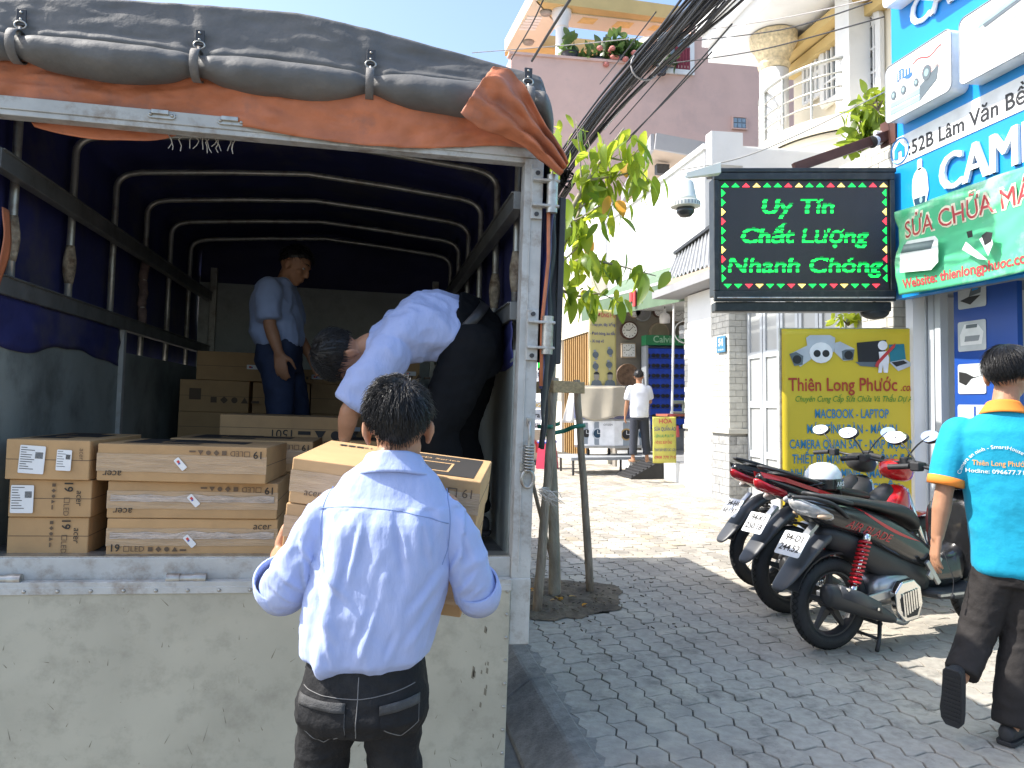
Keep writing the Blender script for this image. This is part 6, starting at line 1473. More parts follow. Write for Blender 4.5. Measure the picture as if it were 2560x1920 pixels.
def wheel(par, x, r, w, spokes='cast', rimc=None, disc=False):
    T = frame((x, 0, r), (1, 0, 0), (0, 0, 1))
    wh = obj('wheel', MB().lathe([(r*.70, -w*.36), (r*.80, -w*.5), (r*.93, -w*.42), (r*.985, -w*.2), (r, 0), (r*.985, w*.2), (r*.93, w*.42), (r*.80, w*.5), (r*.70, w*.36)], 40, T, close=True), m_tyre, par, smooth=True)
    tr = MB()
    for k in range(44):
        a = k * 2 * math.pi / 44
        for s in (-1, 1):
            c, s_ = math.cos(a + s * .03), math.sin(a + s * .03); E = T @ Matrix.Rotation(a, 4, 'Z')
            tr.box((r*.955, s*w*.05 if s > 0 else -w*.40, 0), (r*.995, w*.40 if s > 0 else -w*.05, 0) if False else (r*.992, w*.40 if s > 0 else -w*.05, 0), E) if False else tr.add([E @ Vector(p) for p in ((r*1.0015, s*w*.03, 0), (r*.992, s*w*.22, .022), (r*.945, s*w*.42, .034), (r*.945, s*w*.42, .022), (r*.992, s*w*.22, .010), (r*1.0015, s*w*.03, -.010))], [(0, 1, 4, 5), (1, 2, 3, 4)])
    tag(obj('tread_grooves', tr, M('groove_black', (.006, .006, .006), .9), wh), kind='stuff')
    rim = obj('rim', MB().lathe([(r*.72, -w*.34), (r*.66, -w*.34), (r*.62, -w*.1), (r*.62, w*.1), (r*.66, w*.34), (r*.72, w*.34)], 36, T, close=True), rimc or m_mblk, wh, auto=True)
    obj('hub', MB().lathe([(0, -w*.6), (r*.13, -w*.6), (r*.17, -w*.3), (r*.17, w*.3), (r*.13, w*.6), (0, w*.6)], 20, T), m_alu if spokes == 'wire' else m_mblk, wh, auto=True)
    if spokes == 'cast':
        for k in range(5):
            a = k * 2 * math.pi / 5 + .3
            obj('spoke', MB().add([T @ Matrix.Rotation(a, 4, 'Z') @ Vector(p) for p in ((r*.12, -r*.085, -w*.2), (r*.64, -r*.045, -w*.14), (r*.64, r*.045, -w*.14), (r*.12, r*.085, -w*.2), (r*.12, -r*.085, w*.2), (r*.64, -r*.045, w*.14), (r*.64, r*.045, w*.14), (r*.12, r*.085, w*.2))],
                [(0, 3, 2, 1), (4, 5, 6, 7), (0, 1, 5, 4), (1, 2, 6, 5), (2, 3, 7, 6), (3, 0, 4, 7)]), m_mblk, wh, bevel=.004)
    else:
        sm_ = MB()
        for k in range(32):
            a = k * 2 * math.pi / 32; b = a + (.5 if k % 2 else -.5); s = 1 if k % 4 < 2 else -1
            sm_.tube([T @ Vector((r*.16*math.cos(b), r*.16*math.sin(b), s*w*.4)), T @ Vector((r*.63*math.cos(a), r*.63*math.sin(a), 0))], .0016, 4)
        tag(obj('wire_spokes', sm_, m_chrome, wh), kind='stuff')
    if disc: obj('brake_disc', MB().lathe([(r*.22, -w*.66), (r*.5, -w*.66), (r*.5, -w*.62), (r*.22, -w*.62)], 30, T, close=True), m_alu, wh, auto=True)
    return wh
def spring(par, a, b, r, col, turns=11, wire=.007):
    a, b = Vector(a), Vector(b); d = (b - a).normalized(); x = d.cross(Vector((0, 1, 0))).normalized(); y = d.cross(x); n = turns * 12
    so = obj('shock_absorber', MB().tube([a, b], r * .45, 10).tube([a - d * .02, a + d * .03], r * .8, 10).tube([b - d * .05, b + d * .02], r * .7, 10), m_mblk if col is not m_redspr else m_chrome, par, smooth=True)
    obj('coil_spring', MB().tube([a.lerp(b, .06 + .80 * k / n) + (x * math.cos(k * math.pi / 6) + y * math.sin(k * math.pi / 6)) * r for k in range(n + 1)], wire, 6), col, so, smooth=True)
def plate(par, c, tilt, lines, w=.19, h=.14):
    T = frame(c, (0, -1, 0), (math.sin(tilt), 0, math.cos(tilt)))       # faces backwards
    p = obj('number_plate', MB().prism(rounded(w, h, .012), 0, .004, T), m_plate, par)
    for i, s in enumerate(lines): text(s, T @ Matrix.Translation((0, h * (.12 - .42 * i), .006)), h=h * .28, mat=m_ink, parent=p, bold=.02)
    return p
def mirror(par, base, c, face, rr=.055):
    st = obj('mirror', MB().tube(curve_pts([base, (Vector(base) + Vector(c)) / 2 + Vector((.0, 0, .02)), c], 4), .006, 7), m_mblk, par, smooth=True)
    f = Vector(face).normalized(); T = frame(c, f.cross(Z_) if abs(f.z) < .9 else Y_, Z_, f)
    ov = [(rr * 1.45 * math.cos(k * math.pi / 12) * (1 - .15 * math.sin(k * math.pi / 12)), rr * .8 * math.sin(k * math.pi / 12)) for k in range(24)]
    obj('mirror_housing', MB().prism([(x * 1.07, y * 1.1) for x, y in ov], -.03, -.002, T), m_mblk, st, bevel=.008)
    obj('mirror_glass', MB().prism(ov, -.002, .002, T), m_mirr, st)
def handlebar(par, x, z, hw, steer=.12):
    ca, sa = math.cos(steer), math.sin(steer)
    def hp(dx, y, dz): return (x + dx * ca - y * sa, dx * sa + y * ca, z + dz)
    hb = obj('handlebar', MB().tube(curve_pts([hp(-.04, -hw, .0), hp(.0, -hw * .55, .02), hp(.04, -hw * .2, .0), hp(.04, hw * .2, .0), hp(.0, hw * .55, .02), hp(-.04, hw, 0)], 5), .011, 10), m_mblk, par, smooth=True)
    for s in (-1, 1):
        obj('grip', MB().tube([hp(-.02, s * hw * .62, .015), hp(-.045, s * hw * 1.02, .0)], .0185, 12), m_rubber, hb, auto=True)
        obj('switch_box', MB().box((-.03, -.035, -.03), (.03, .035, .03), Matrix.Translation(hp(.0, s * hw * .50, .015))), m_mblk, hb, bevel=.01)
        obj('brake_lever', MB().tube(curve_pts([hp(.05, s * hw * .5, .01), hp(.06, s * hw * .75, .0), hp(.035, s * hw * 1.0, -.01)], 4), .006, 6), m_mblk, hb, smooth=True)
        mirror(par, hp(.0, s * hw * .5, .03), hp(.02, s * hw * 1.0, .20), (-1, -.12 * s, .50))
    return hb
def bike(label, loc, rz, style, col, accent, lens, spr, plates, r, wtyre, spokes, word=None):
    t = thing('motorbike', label, 'motorbike', loc, rz, 'motorbikes parked at the blue shop'); wb = 1.27
    wheel(t, 0, r, wtyre, spokes); wheel(t, wb, r, wtyre * .85, spokes, disc=True)
    sc_ = style == 'scooter'
    if sc_:
        bd = obj('rear_body', loft(MB(), [(-.24, .84, .905, .02, .05), (-.16, .745, .90, .06, .10), (0, .70, .885, .11, .125), (.15, .655, .85, .125, .135), (.35, .55, .80, .13, .14), (.55, .45, .70, .13, .13), (.70, .43, .60, .12, .12), (.78, .40, .50, .10, .11)]), col, t, smooth=True, sub=1)
        obj('underside_tub', loft(MB(), [(-.10, .62, .75, .05, .08), (.05, .56, .72, .08, .10), (.3, .42, .62, .09, .11), (.55, .32, .5, .10, .11), (.75, .25, .45, .11, .12)]), m_mblk, t, smooth=True, sub=1)
        obj('seat', loft(MB(), [(-.13, .885, .915, .05, .06), (-.02, .865, .915, .10, .10), (.2, .83, .895, .125, .115), (.34, .79, .855, .13, .12), (.46, .755, .855, .135, .12), (.58, .70, .82, .13, .11), (.65, .64, .74, .10, .08)]), m_seat, t, smooth=True, sub=1)
        obj('grab_rail', MB().tube(curve_pts([(.05, -.135, .87), (-.08, -.11, .905), (-.16, 0, .925), (-.08, .11, .905), (.05, .135, .87)], 5), .012, 8), m_mblk, t, smooth=True)
        fl_ = obj('floorboard', loft(MB(), [(.66, .25, .33, .14, .17), (.80, .24, .30, .16, .18), (.95, .24, .30, .17, .18), (1.05, .26, .36, .15, .16)]), m_dgrey, t, smooth=True, sub=1)
        obj('footboard_trim', MB().box((.68, -.19, .285), (1.02, -.168, .30)).box((.68, .168, .285), (1.02, .19, .30)), m_alu, fl_)
        obj('tunnel', loft(MB(), [(.62, .30, .60, .08, .06), (.78, .30, .50, .09, .07), (.95, .30, .52, .10, .09), (1.02, .32, .62, .12, .12)]), col, t, smooth=True, sub=1)
        obj('leg_shield', loft(MB(), [(.98, .30, .84, .14, .20), (1.06, .32, .90, .17, .22), (1.14, .42, .92, .14, .17), (1.22, .56, .84, .06, .08)]), col, t, smooth=True, sub=1)
        obj('front_cowl', loft(MB(), [(.90, .94, 1.02, .05, .07), (.97, .90, 1.06, .10, .13), (1.06, .90, 1.04, .10, .12), (1.14, .92, .98, .05, .06)]), col, t, smooth=True, sub=1)
        hx, hz = .93, 1.02
    else:
        bd = obj('tail_body', loft(MB(), [(-.27, .90, .985, .015, .03), (-.18, .83, .965, .05, .07), (0, .76, .92, .09, .10), (.2, .70, .86, .10, .115), (.4, .62, .80, .10, .11), (.55, .55, .74, .08, .09)]), col, t, smooth=True, sub=1)
        for s in (-1, 1):
            obj('side_stripe', MB().add([(-.26, s*.032, .985), (-.1, s*.096, .945), (.15, s*.122, .862), (.40, s*.124, .785), (.40, s*.126, .76), (.15, s*.125, .835), (-.1, s*.098, .915), (-.24, s*.045, .945)], [(0, 1, 6, 7), (1, 2, 5, 6), (2, 3, 4, 5)]), accent, bd, solid=.012)
        obj('seat', loft(MB(), [(-.16, .955, .985, .04, .05), (-.05, .935, .975, .09, .09), (.15, .885, .935, .11, .11), (.30, .84, .885, .12, .11), (.45, .79, .85, .125, .115), (.62, .765, .83, .10, .085), (.72, .75, .80, .06, .05)]), m_seat, t, smooth=True, sub=1)
        obj('grab_rail', MB().tube(curve_pts([(.05, -.13, .93), (-.12, -.10, .985), (-.24, 0, 1.02), (-.12, .10, .985), (.05, .13, .93)], 5), .011, 8), m_mblk, t, smooth=True)
        obj('tank_tunnel', loft(MB(), [(.55, .50, .76, .07, .06), (.72, .52, .76, .09, .07), (.86, .56, .84, .10, .08), (.95, .60, .90, .08, .06)]), m_mblk, t, smooth=True, sub=1)
        obj('leg_shield', loft(MB(), [(.70, .30, .66, .10, .15), (.86, .32, .80, .15, .17), (.98, .40, .86, .13, .14), (1.08, .58, .86, .05, .07)]), accent, t, smooth=True, sub=1)
        obj('engine', loft(MB(), [(.38, .26, .50, .09, .10), (.50, .22, .50, .12, .12), (.66, .24, .46, .11, .11), (.80, .30, .44, .07, .07)]), m_alu, t, smooth=True, sub=1)
        obj('front_cowl', loft(MB(), [(.88, .92, 1.0, .05, .06), (.97, .88, 1.05, .09, .12), (1.06, .86, 1.03, .09, .11), (1.13, .88, .95, .04, .05)]), accent, t, smooth=True, sub=1)
        hx, hz = .90, 1.02
    handlebar(t, hx, hz, .34, .10)
    obj('headlight', MB().ell((1.12, 0, .95), (.03, .07, .035), 12, 8), m_clr, t, smooth=True)
    # tail lamp, indicators, rear guard and plate
    tz = .86 if sc_ else .90
    if sc_:
        tl_ = obj('tail_lamp', loft(MB(), [(-.285, .87, .90, .008, .02), (-.22, .80, .90, .06, .085), (-.12, .765, .86, .085, .11), (-.02, .74, .80, .11, .128)]), m_clr, t, smooth=True, sub=1)
        obj('lamp_bezel', MB().tube(curve_pts([(-.28, -.01, .91), (-.20, -.085, .905), (-.08, -.125, .87), (.02, -.134, .79)], 5), .012, 7).tube(curve_pts([(-.28, .01, .91), (-.20, .085, .905), (-.08, .125, .87), (.02, .134, .79)], 5), .012, 7), m_mblk, tl_, smooth=True)
        for s in (-1, 1): obj('indicator', MB().ell((-.12, s*.098, .80), (.055, .03, .018), 12, 8), M('amber_lens', (.50, .36, .25), .12), tl_, smooth=True)
    else:
        tl_ = obj('tail_lamp', loft(MB(), [(-.29, .885, .955, .012, .02), (-.22, .845, .92, .05, .056), (-.12, .81, .88, .08, .092), (-.05, .80, .85, .094, .10)]), lens, t, smooth=True, sub=1)
        for s in (-1, 1): obj('indicator', MB().ell((-.06, s*.10, .80), (.07, .022, .03), 12, 8), m_clr, tl_, smooth=True)
    gd = obj('rear_mudguard', loft(MB(), [(-.40, .36, .385, .035, .05), (-.33, .40, .45, .06, .075), (-.22, .50, .575, .075, .085), (-.10, .60, .68, .07, .08), (.02, .66, .74, .06, .07), (.10, .68, .74, .05, .06)]), m_dgrey, t, smooth=True, sub=1)
    obj('plate_bracket', MB().bar((-.10, 0, .74), (-.21, 0, .64), .05, .02), m_alu, gd)
    plate(t, (-.272, 0, .635), .62, plates, .20, .155)
    hug = [(-(r + .035) * math.cos(a), (r + .035) * math.sin(a) + r) for a in [R(20 + 12 * k) for k in range(10)]]
    obj('inner_guard', MB().rings([[(x, -.06, z), (x, .06, z), (x * .97, .055, z - .012), (x * .97, -.055, z - .012)] for x, z in hug]), m_mblk, t)
    for s in (-1, 1): spring(t, (.165, s*.125, .665), (.05, s*.125, .355), .031, spr)
    obj('swing_arm', MB().bar((.02, -.10, r), (.46, -.10, r + .06), .035, .055).bar((.02, .10, r), (.46, .10, r + .06), .05, .09), m_alu, t, bevel=.008)
    # exhaust on the right side
    ex = obj('exhaust', MB().rings([[(x, -.155 + wy * math.cos(a), z + hz_ * math.sin(a)) for a in [k * math.pi / 7 for k in range(14)]] for (x, z, wy, hz_) in ((-.19, .365, .038, .05), (-.17, .37, .05, .07), (-.05, .34, .052, .078), (.12, .275, .05, .068), (.28, .205, .036, .042), (.36, .175, .022, .024))]), m_mblk, t, smooth=True, sub=1)
    obj('exhaust_shield', loft(MB(), [(-.10, .345, .425, .02, .018), (.05, .29, .375, .022, .02), (.20, .235, .30, .018, .015)]), m_dgrey, ex, smooth=True).location = (0, -.185, 0)
    obj('exhaust_pipe', MB().tube(curve_pts([(.34, -.155, .178), (.46, -.12, .14), (.60, -.04, .16), (.70, 0, .26)], 5), .018, 10), m_alu, ex, smooth=True)
    for q_ in ((-.06, .40), (.16, .27)): obj('shield_bolt', MB().tube([(q_[0], -.215, q_[1]), (q_[0], -.20, q_[1])], .009, 8), m_chrome, ex)
    if sc_:
        oc = [(.105, -.04), (.10, .06), (.05, .115), (-.05, .115), (-.11, .06), (-.105, -.05), (-.05, -.13), (.06, -.13)]
        Tr = frame((.46, -.165, .285), (1, 0, .12), (0, 0, 1))
        rc = obj('radiator_cover', MB().prism(oc, -.05, 0, Tr), m_chrome, t, bevel=.012)
        obj('radiator_core', MB().prism([(x * .70, y * .62 - .02) for x, y in oc], 0, .003, Tr), m_sblack, rc)
        for k in range(7): obj('radiator_slat', MB().box((-.062 + k * .0195, -.088 + .006*k, .002), (-.050 + k * .0195, .045 + .002*k, .008), Tr), m_chrome, rc)
        obj('engine_case', loft(MB(), [(.25, .22, .40, .07, .08), (.36, .22, .44, .10, .11), (.50, .24, .46, .12, .12), (.60, .28, .42, .10, .10)]), m_alu, t, smooth=True, sub=1)
        obj('kick_bracket', MB().bar((.62, -.16, .40), (.72, -.15, .52), .02, .05).bar((.70, -.16, .36), (.60, -.16, .50), .02, .03), m_alu, t, bevel=.004)
    cs_ = MB()
    for s in (-1, 1): cs_.tube([(.30, s*.09, .16), (.25, s*.13, .06), (.21, s*.15, .006)], .012, 8)
    cs_.tube([(.30, -.10, .14), (.30, .10, .14)], .012, 8).tube([(.24, -.12, .07), (.24, .12, .07)], .01, 8)
    obj('centre_stand', cs_, m_mblk, t, smooth=True); obj('side_stand', MB().tube([(.42, .12, .18), (.36, .20, .012)], .012, 8), m_mblk, t, smooth=True)
    for s in (-1, 1): obj('front_fork', MB().tube([(1.02, s*.075, .82), (wb - .03, s*.075, r)], .018, 10), m_chrome if not sc_ else m_mblk, t, smooth=True)
    fgd = [(wb + (r + .03) * math.cos(a), (r + .03) * math.sin(a) + r) for a in [R(20 + 13 * k) for k in range(10)]]
    obj('front_mudguard', MB().rings([[(x, -.065, z), (x, .065, z), (wb + (x - wb) * .95, .05, z + .004), (wb + (x - wb) * .95, -.05, z + .004)] for x, z in fgd]), col if sc_ else accent, t, smooth=True)
    if sc_:
        dg = bpy.context.evaluated_depsgraph_get(); ev = bd.evaluated_get(dg).to_mesh(); tr_ = BVHTree.FromPolygons([v.co for v in ev.vertices], [p.vertices for p in ev.polygons])
        for s in (-1, 1):
            m_ = MB(); m_.grid(lambda u, v: (.10 + .50 * u, s * .3, .85 - .235 * u - .02 * math.sin(u * 3) - .022 * v * math.sin(math.pi * min(1, u * .9 + .1))), 16, 2); project(m_, tr_, (0, -s, 0), .002, .4); obj('side_stripe', m_, accent, bd, smooth=True)
    if word:
        vs, fs = text_data(word[0], .008); x0 = min(p[0] for p in vs); x1 = max(p[0] for p in vs); m_ = MB(); L_ = word[2]; a_, b__ = Vector(word[1][0]), Vector(word[1][1]); dd = (b__ - a_).normalized()
        T = frame(a_, dd, (-.15, 0, 1)); sx = L_ / (x1 - x0); m_.add([T @ Vector(((p[0] - x0) * sx + p[1] * sx * .3, p[1] * sx, 0)) for p in vs], fs)
        me_ = bd.data; dg = bpy.context.evaluated_depsgraph_get(); ev = bd.evaluated_get(dg).to_mesh(); tr_ = BVHTree.FromPolygons([v.co for v in ev.vertices], [p.vertices for p in ev.polygons])
        project(m_, tr_, (0, 1, 0), .003, .4); obj('lettering', m_, word[3], bd)
    return t
bike('black scooter with red springs and chrome radiator cover', (2.68, 4.17, PZ), R(11), 'scooter', m_gblk, m_redp, m_clr, m_redspr, ('94-D1', '244.52'), .272, .095, 'cast', ('AIR BLADE', ((.02, -.3, .735), (.34, -.3, .625)), .33, m_redl))
o1 = bike('red and black motorbike with a white helmet on its seat', (2.86, 4.93, PZ), R(11), 'underbone', m_gblk, m_redp, m_redl, m_mblk, ('94-K1', '250.18'), .30, .11, 'cast', ('WINNER', ((.20, -.3, .80), (.40, -.3, .735)), .18, m_redl))
bike('black motorbike with wire spoke wheels parked beyond the red one', (3.05, 5.66, PZ), R(9), 'underbone', m_gblk, m_mblk, m_redl, m_mblk, ('94-H6', '681.97'), .29, .085, 'wire')
hm = thing('helmet', 'white half-shell helmet with black rim resting on the red motorbike seat', 'helmet', (2.86 + .30, 4.93 + .045, PZ + .875), R(18))
obj('shell', MB().lathe([(.128, -.005), (.132, .04), (.122, .09), (.09, .135), (.045, .155), (0, .16)], 28, Matrix.Diagonal((1.08, .92, 1, 1))), M('white_helmet_paint', (.78, .80, .82), .2, coat=.6), hm, smooth=True)
obj('black_band', MB().lathe([(.125, -.03), (.138, -.02), (.1375, .045), (.130, .05)], 28, Matrix.Diagonal((1.08, .92, 1, 1))), m_gblk, hm, auto=True)
obj('visor_peak', loft(MB(), [(-.20, .0, .012, .05, .05), (-.13, .01, .03, .09, .09), (-.10, .01, .04, .1, .09)]), m_gblk, hm, smooth=True)
text('ARS', frame((.02, -.1285, .0), (1, 0, 0), (0, 0, 1)), w=.075, mat=m_plate, parent=hm, bold=.02)
obj('chin_strap', MB().tube(curve_pts([(.02, -.12, -.02), (.05, -.11, -.07), (.09, -.08, -.10)], 5), .007, 6), m_mblk, hm, smooth=True)

# ------------------------------------------------------------------ young street tree with stakes
m_bark = M('pale_bark', (.34, .29, .215), .85, 0, .3, 10, dirt=(.07, .06, .05), damt=.8, dscale=5, bump=.6, bscale=40, stretch=(1, 1, .5))
m_stake = M('stake_wood', (.36, .285, .21), .85, 0, .25, 12, dirt=(.09, .07, .05), damt=.7, dscale=8, bump=.5, bscale=30, stretch=(3, 3, .5)); m_plank = M('raw_plank', (.42, .28, .15), .75, 0, .25, 9, bump=.2, stretch=(1, 8, 8))
m_leaf = leafmat('tree_leaf', (.08, .15, .018), (.26, .34, .03), .6); m_leafy = leafmat('yellow_leaf', (.40, .25, .03), (.45, .28, .04), .5)
tree = thing('young_tree', 'young staked street tree with broad bright green leaves', 'tree', tuple(TREE))
def lt(u, v, F=5.75): return at(u, v, F=F) - TREE
trunk = obj('trunk', MB().tube(curve_pts([(0, 0, -.05), (.0, 0, .25), (-.012, 0, .8), (-.03, .0, 1.4), (.0, 0, 2.0), (.03, 0, 2.25)], 6), [.050 - .0009 * k for k in range(31)], 14), m_bark, tree, smooth=True)
BR = [([(1390, 820), (1400, 640), (1412, 560), (1470, 450), (1510, 390), (1560, 320)], .028), ([(1405, 620), (1450, 520), (1450, 400), (1440, 300)], .014), ([(1398, 690), (1450, 650), (1530, 660), (1640, 690)], .018), ([(1396, 720), (1440, 740), (1500, 735), (1555, 760)], .013),
      ([(1470, 450), (1540, 440), (1600, 430), (1630, 470)], .011), ([(1400, 600), (1380, 500), (1385, 380), (1400, 300)], .015), ([(1412, 560), (1450, 545), (1530, 500), (1510, 560)], .010), ([(1395, 740), (1375, 700), (1390, 640)], .012), ([(1450, 520), (1500, 470), (1490, 420), (1470, 350)], .010), ([(1510, 390), (1560, 400), (1590, 380), (1610, 350)], .009), ([(1400, 660), (1460, 600), (1470, 560)], .009)]
crown = None
LM = [leaf_mesh(.19, .048, d, m_leaf) for d in (.15, .35, .6)] + [leaf_mesh(.13, .030, .4, m_leaf), leaf_mesh(.23, .065, .3, m_leaf)]; LY = leaf_mesh(.17, .05, .4, m_leafy)
nleaf = 0
for bi, (pl, r0) in enumerate(BR):
    dF = (0, .1, -.15, .2, .15, -.1, -.25, .25, .3, -.2, -.1)[bi]
    pts = curve_pts([lt(u, v, 5.75 + (dF * i / (len(pl) - 1))) for i, (u, v) in enumerate(pl)], 6)
    bo = obj('branch', MB().tube(pts, [r0 * (1 - .8 * k / (len(pts) - 1)) for k in range(len(pts))], 8), m_bark, tree, smooth=True)
    n = (40, 26, 42, 30, 28, 30, 20, 20, 24, 24, 16)[bi]
    for k in range(n):
        t = .25 + .75 * (k / n) if bi else .35 + .65 * (k / n)
        p = pts[min(len(pts) - 1, int(t * (len(pts) - 1)))] + Vector((rnd.gauss(0, .05), rnd.gauss(0, .10), rnd.gauss(0, .04)))
        if p.x + TREE.x < .86: p.x = .86 - TREE.x + rnd.random() * .06
        az = rnd.uniform(0, 2 * math.pi); el = rnd.gauss(-.75, .45)
        me = LY if rnd.random() < .03 else LM[rnd.choice((0, 1, 1, 2, 2, 3, 4))]
        lf = link('leaf', me, None, bo); lf.location = p
        lf.rotation_euler = (Matrix.Rotation(az, 3, 'Z') @ Matrix.Rotation(el, 3, 'X') @ Matrix.Rotation(rnd.gauss(0, .6), 3, 'Y')).to_euler(); s_ = rnd.uniform(.5, 1.05); lf.scale = (s_, s_, s_); nleaf += 1
GS = 'wooden stakes around the young tree'
def stake(label, a, b, r):
    a = Vector(a); b = Vector(b); n = 9
    tag(obj('tree_stake', MB().tube([a.lerp(b, k / n) + Vector((.008 * nz(k * .7, a.x, 1), .008 * nz(k * .7, a.x, 4), 0)) for k in range(n + 1)], [r * (1.05 - .02 * k + .05 * nz(k * 1.3, a.y, 2)) for k in range(n + 1)], 10), m_stake, smooth=True), label, 'stake', GS)
s1a = at(1342, 1535, Z=PZ - .01); s1b = at(1388, 945, F=5.50); s2a = at(1476, 1490, Z=PZ - .01); s2b = at(1442, 950, F=5.72)
stake('leaning stake with the plank corner nailed to its top', s1a, s1b, .033); stake('upright stake with a green tie, farther from the truck', s2a, s2b, .030); stake('dark stake close to the truck side', Vector((1.10, 5.72, PZ - .02)), Vector((1.13, 5.60, 1.72)), .032)
tag(obj('loose_stick', MB().tube([Vector((1.12, 5.5, 1.2)), Vector((1.3, 5.8, .7)), Vector((1.48, 6.0, PZ))], .016, 8), m_stake, smooth=True), 'thin stick leaning diagonally behind the tree trunk', 'stick')
pk = thing('plank_brace', 'raw timber plank brace nailed across the tree stakes', 'plank', (0, 0, 0))
obj('plank', MB().bar(s1b + Vector((-.03, -.04, -.06)), s2b + Vector((.04, -.05, -.06)), .022, .085), m_plank, pk, bevel=.003); obj('plank', MB().bar(s1b + Vector((-.02, -.03, -.06)), Vector((1.12, 5.66, 1.70)), .022, .085), m_plank, pk, bevel=.003)
m_tie = M('green_plastic_tie', (.01, .16, .10), .4, 0, .2, 8)
tz_ = at(1400, 1065, F=5.6).z
tg1 = s1a.lerp(s1b, (tz_ - s1a.z) / (s1b.z - s1a.z)); tg2 = s2a.lerp(s2b, (tz_ - s2a.z) / (s2b.z - s2a.z)); tt = TREE + Vector((-.02, 0, tz_ - PZ))
tag(obj('green_tie', MB().tube(curve_pts([tg1 + Vector((-.1, .0, .0)), tg1 + Vector((0, -.04, 0)), tt + Vector((-.05, -.055, .0)), tt + Vector((.03, -.062, .01)), tt + Vector((.06, 0, .02))], 5), .016, 6, sq=(.35, 1)), m_tie, smooth=True), 'green plastic tie between tree trunk and leaning stake', 'tie', 'green tree ties')
tag(obj('green_tie', MB().tube(curve_pts([tt + Vector((-.06, -.02, -.07)), tt + Vector((-.03, -.065, -.06)), tt + Vector((.08, -.06, -.04)), tg2 + Vector((-.06, -.05, -.01)), tg2 + Vector((.02, -.04, .0)), tg2 + Vector((.04, .0, .0))], 5), .018, 6, sq=(.35, 1)), m_tie, smooth=True), 'green plastic tie between tree trunk and upright stake', 'tie', 'green tree ties')
for k in range(14):
    a = rnd.uniform(0, 6.28); r_ = rnd.uniform(.12, .42)
    o = tag(link('fallen_leaf', LY, None), 'dry fallen leaf on the soil around the tree', 'leaf', 'dry leaves on the soil'); o.location = (TREE.x + r_ * math.cos(a), TREE.y + r_ * math.sin(a), PZ + .045); o.rotation_euler = (rnd.uniform(-.3, .3), rnd.uniform(-.3, .3), rnd.uniform(0, 6)); o.scale = (.35, .35, .35)
# small trees at the blue sign
for (nm, u, v, X, rr, n, s) in (('bush behind the LED board next to the blue sign', 2175, 375, 6.3, (.35, .35, .75), 150, .20), ('sprig of vine leaves hanging over the panel gate', 2120, 802, 5.28, (.20, .12, .10), 40, .12), ('little vine sprig at the blue sign edge above the bullet camera', 2195, 265, 5.6, (.16, .1, .2), 26, .14)):
    q = at(u, v, X=X); bush('vine_bush', nm, tuple(q), rr, n, m_leaf, s)

# ------------------------------------------------------------------ overhead cables
m_cab = M('black_cable', (.014, .014, .016), .5, 0, .3, 20); m_cabg = M('grey_cable', (.35, .33, .32), .5)
cbn = thing('cable_bundle', 'thick bundle of black telephone cables overhead along the street', 'cables', (0, 0, 0))
rc_ = random.Random(21)
CP = [at(1802, -30, X=3.0), at(1700, 75, X=3.0), at(1615, 160, X=3.0), at(1500, 290, X=3.0), at(1400, 430, X=3.0), at(1330, 560, X=3.0)]
CP = [CP[0] + (CP[0] - CP[1]) * .8] + CP + [Vector((3.0, 40, 5.0))]
for k in range(46):
    a = rc_.uniform(0, 6.28); rad_ = .15 * math.sqrt(rc_.random()); spread = rc_.uniform(-.12, .35)
    pts = []
    for i, p in enumerate(CP):
        tw = .5 + spread * (1.5 if i <= 1 else (.6 if i == 2 else 0))
        pts.append(p + Vector((rad_ * math.cos(a + i * .25) * (tw + .6), 0, rad_ * math.sin(a + i * .25) * (tw + .55) + .015 * rc_.uniform(-1, 1))))
    obj('cable', MB().tube(curve_pts(pts, 5), rc_.choice((.006, .008, .010, .014)), 5, caps=False), m_cab, cbn, smooth=True)
obj('cable_clamp', MB().tube([at(1612, 165, X=3.0) + Vector((.16 * math.cos(k * .4), 0, .16 * math.sin(k * .4))) for k in range(16)], .012, 5), m_cabg, cbn, smooth=True)
GCb = 'single cables crossing the street view'
def cable(label, pts, r, mat=m_cab): tag(obj('overhead_cable', MB().tube(curve_pts(pts, 8), r, 6, caps=False), mat, smooth=True), label, 'cable', GCb)
cable('pair-thick cable rising behind the truck corner', [at(1330, 152, X=2.0), at(1380, 70, X=2.0), at(1450, -40, X=2.0)], .018); cable('thin dark cable left of the pair-thick cable', [at(1278, 148, X=2.0), at(1330, 60, X=2.0), at(1375, -40, X=2.0)], .010)
cable('pale wire running across in front of the pink tower', [at(1180, 132, Y=14), at(1500, 105, Y=13), at(1900, 55, Y=11), at(2210, -10, Y=8)], .008, m_cabg)
cable('black wire sagging from cable bundle to blue sign', [at(1680, 158, F=11), at(1900, 125, F=10), at(2210, 42, F=8)], .008); cable('upper black wire crossing the balcony column', [at(1700, 105, F=12), at(1950, 75, F=10), at(2180, 5, F=8)], .008)
for i, (u0, v0, u1, v1) in enumerate(((1510, 325, 1772, 12), (1525, 335, 1830, -20), (1555, 360, 1780, 130), (1500, 210, 1640, 30), (1560, 362, 1830, 60))):
    cable(('pale cable beside the bundle reaching up to the sky', 'long black cable below the bundle', 'lower black cable nearest the small glass-block window', 'thin cable left above the bundle', 'black cable parallel to the lowest one')[i], [at(u0, v0, X=3.3), at((u0+u1)/2 - 8, (v0+v1)/2 + 12, X=3.25), at(u1, v1, X=3.2)], .008, m_cabg if i == 0 else m_cab)

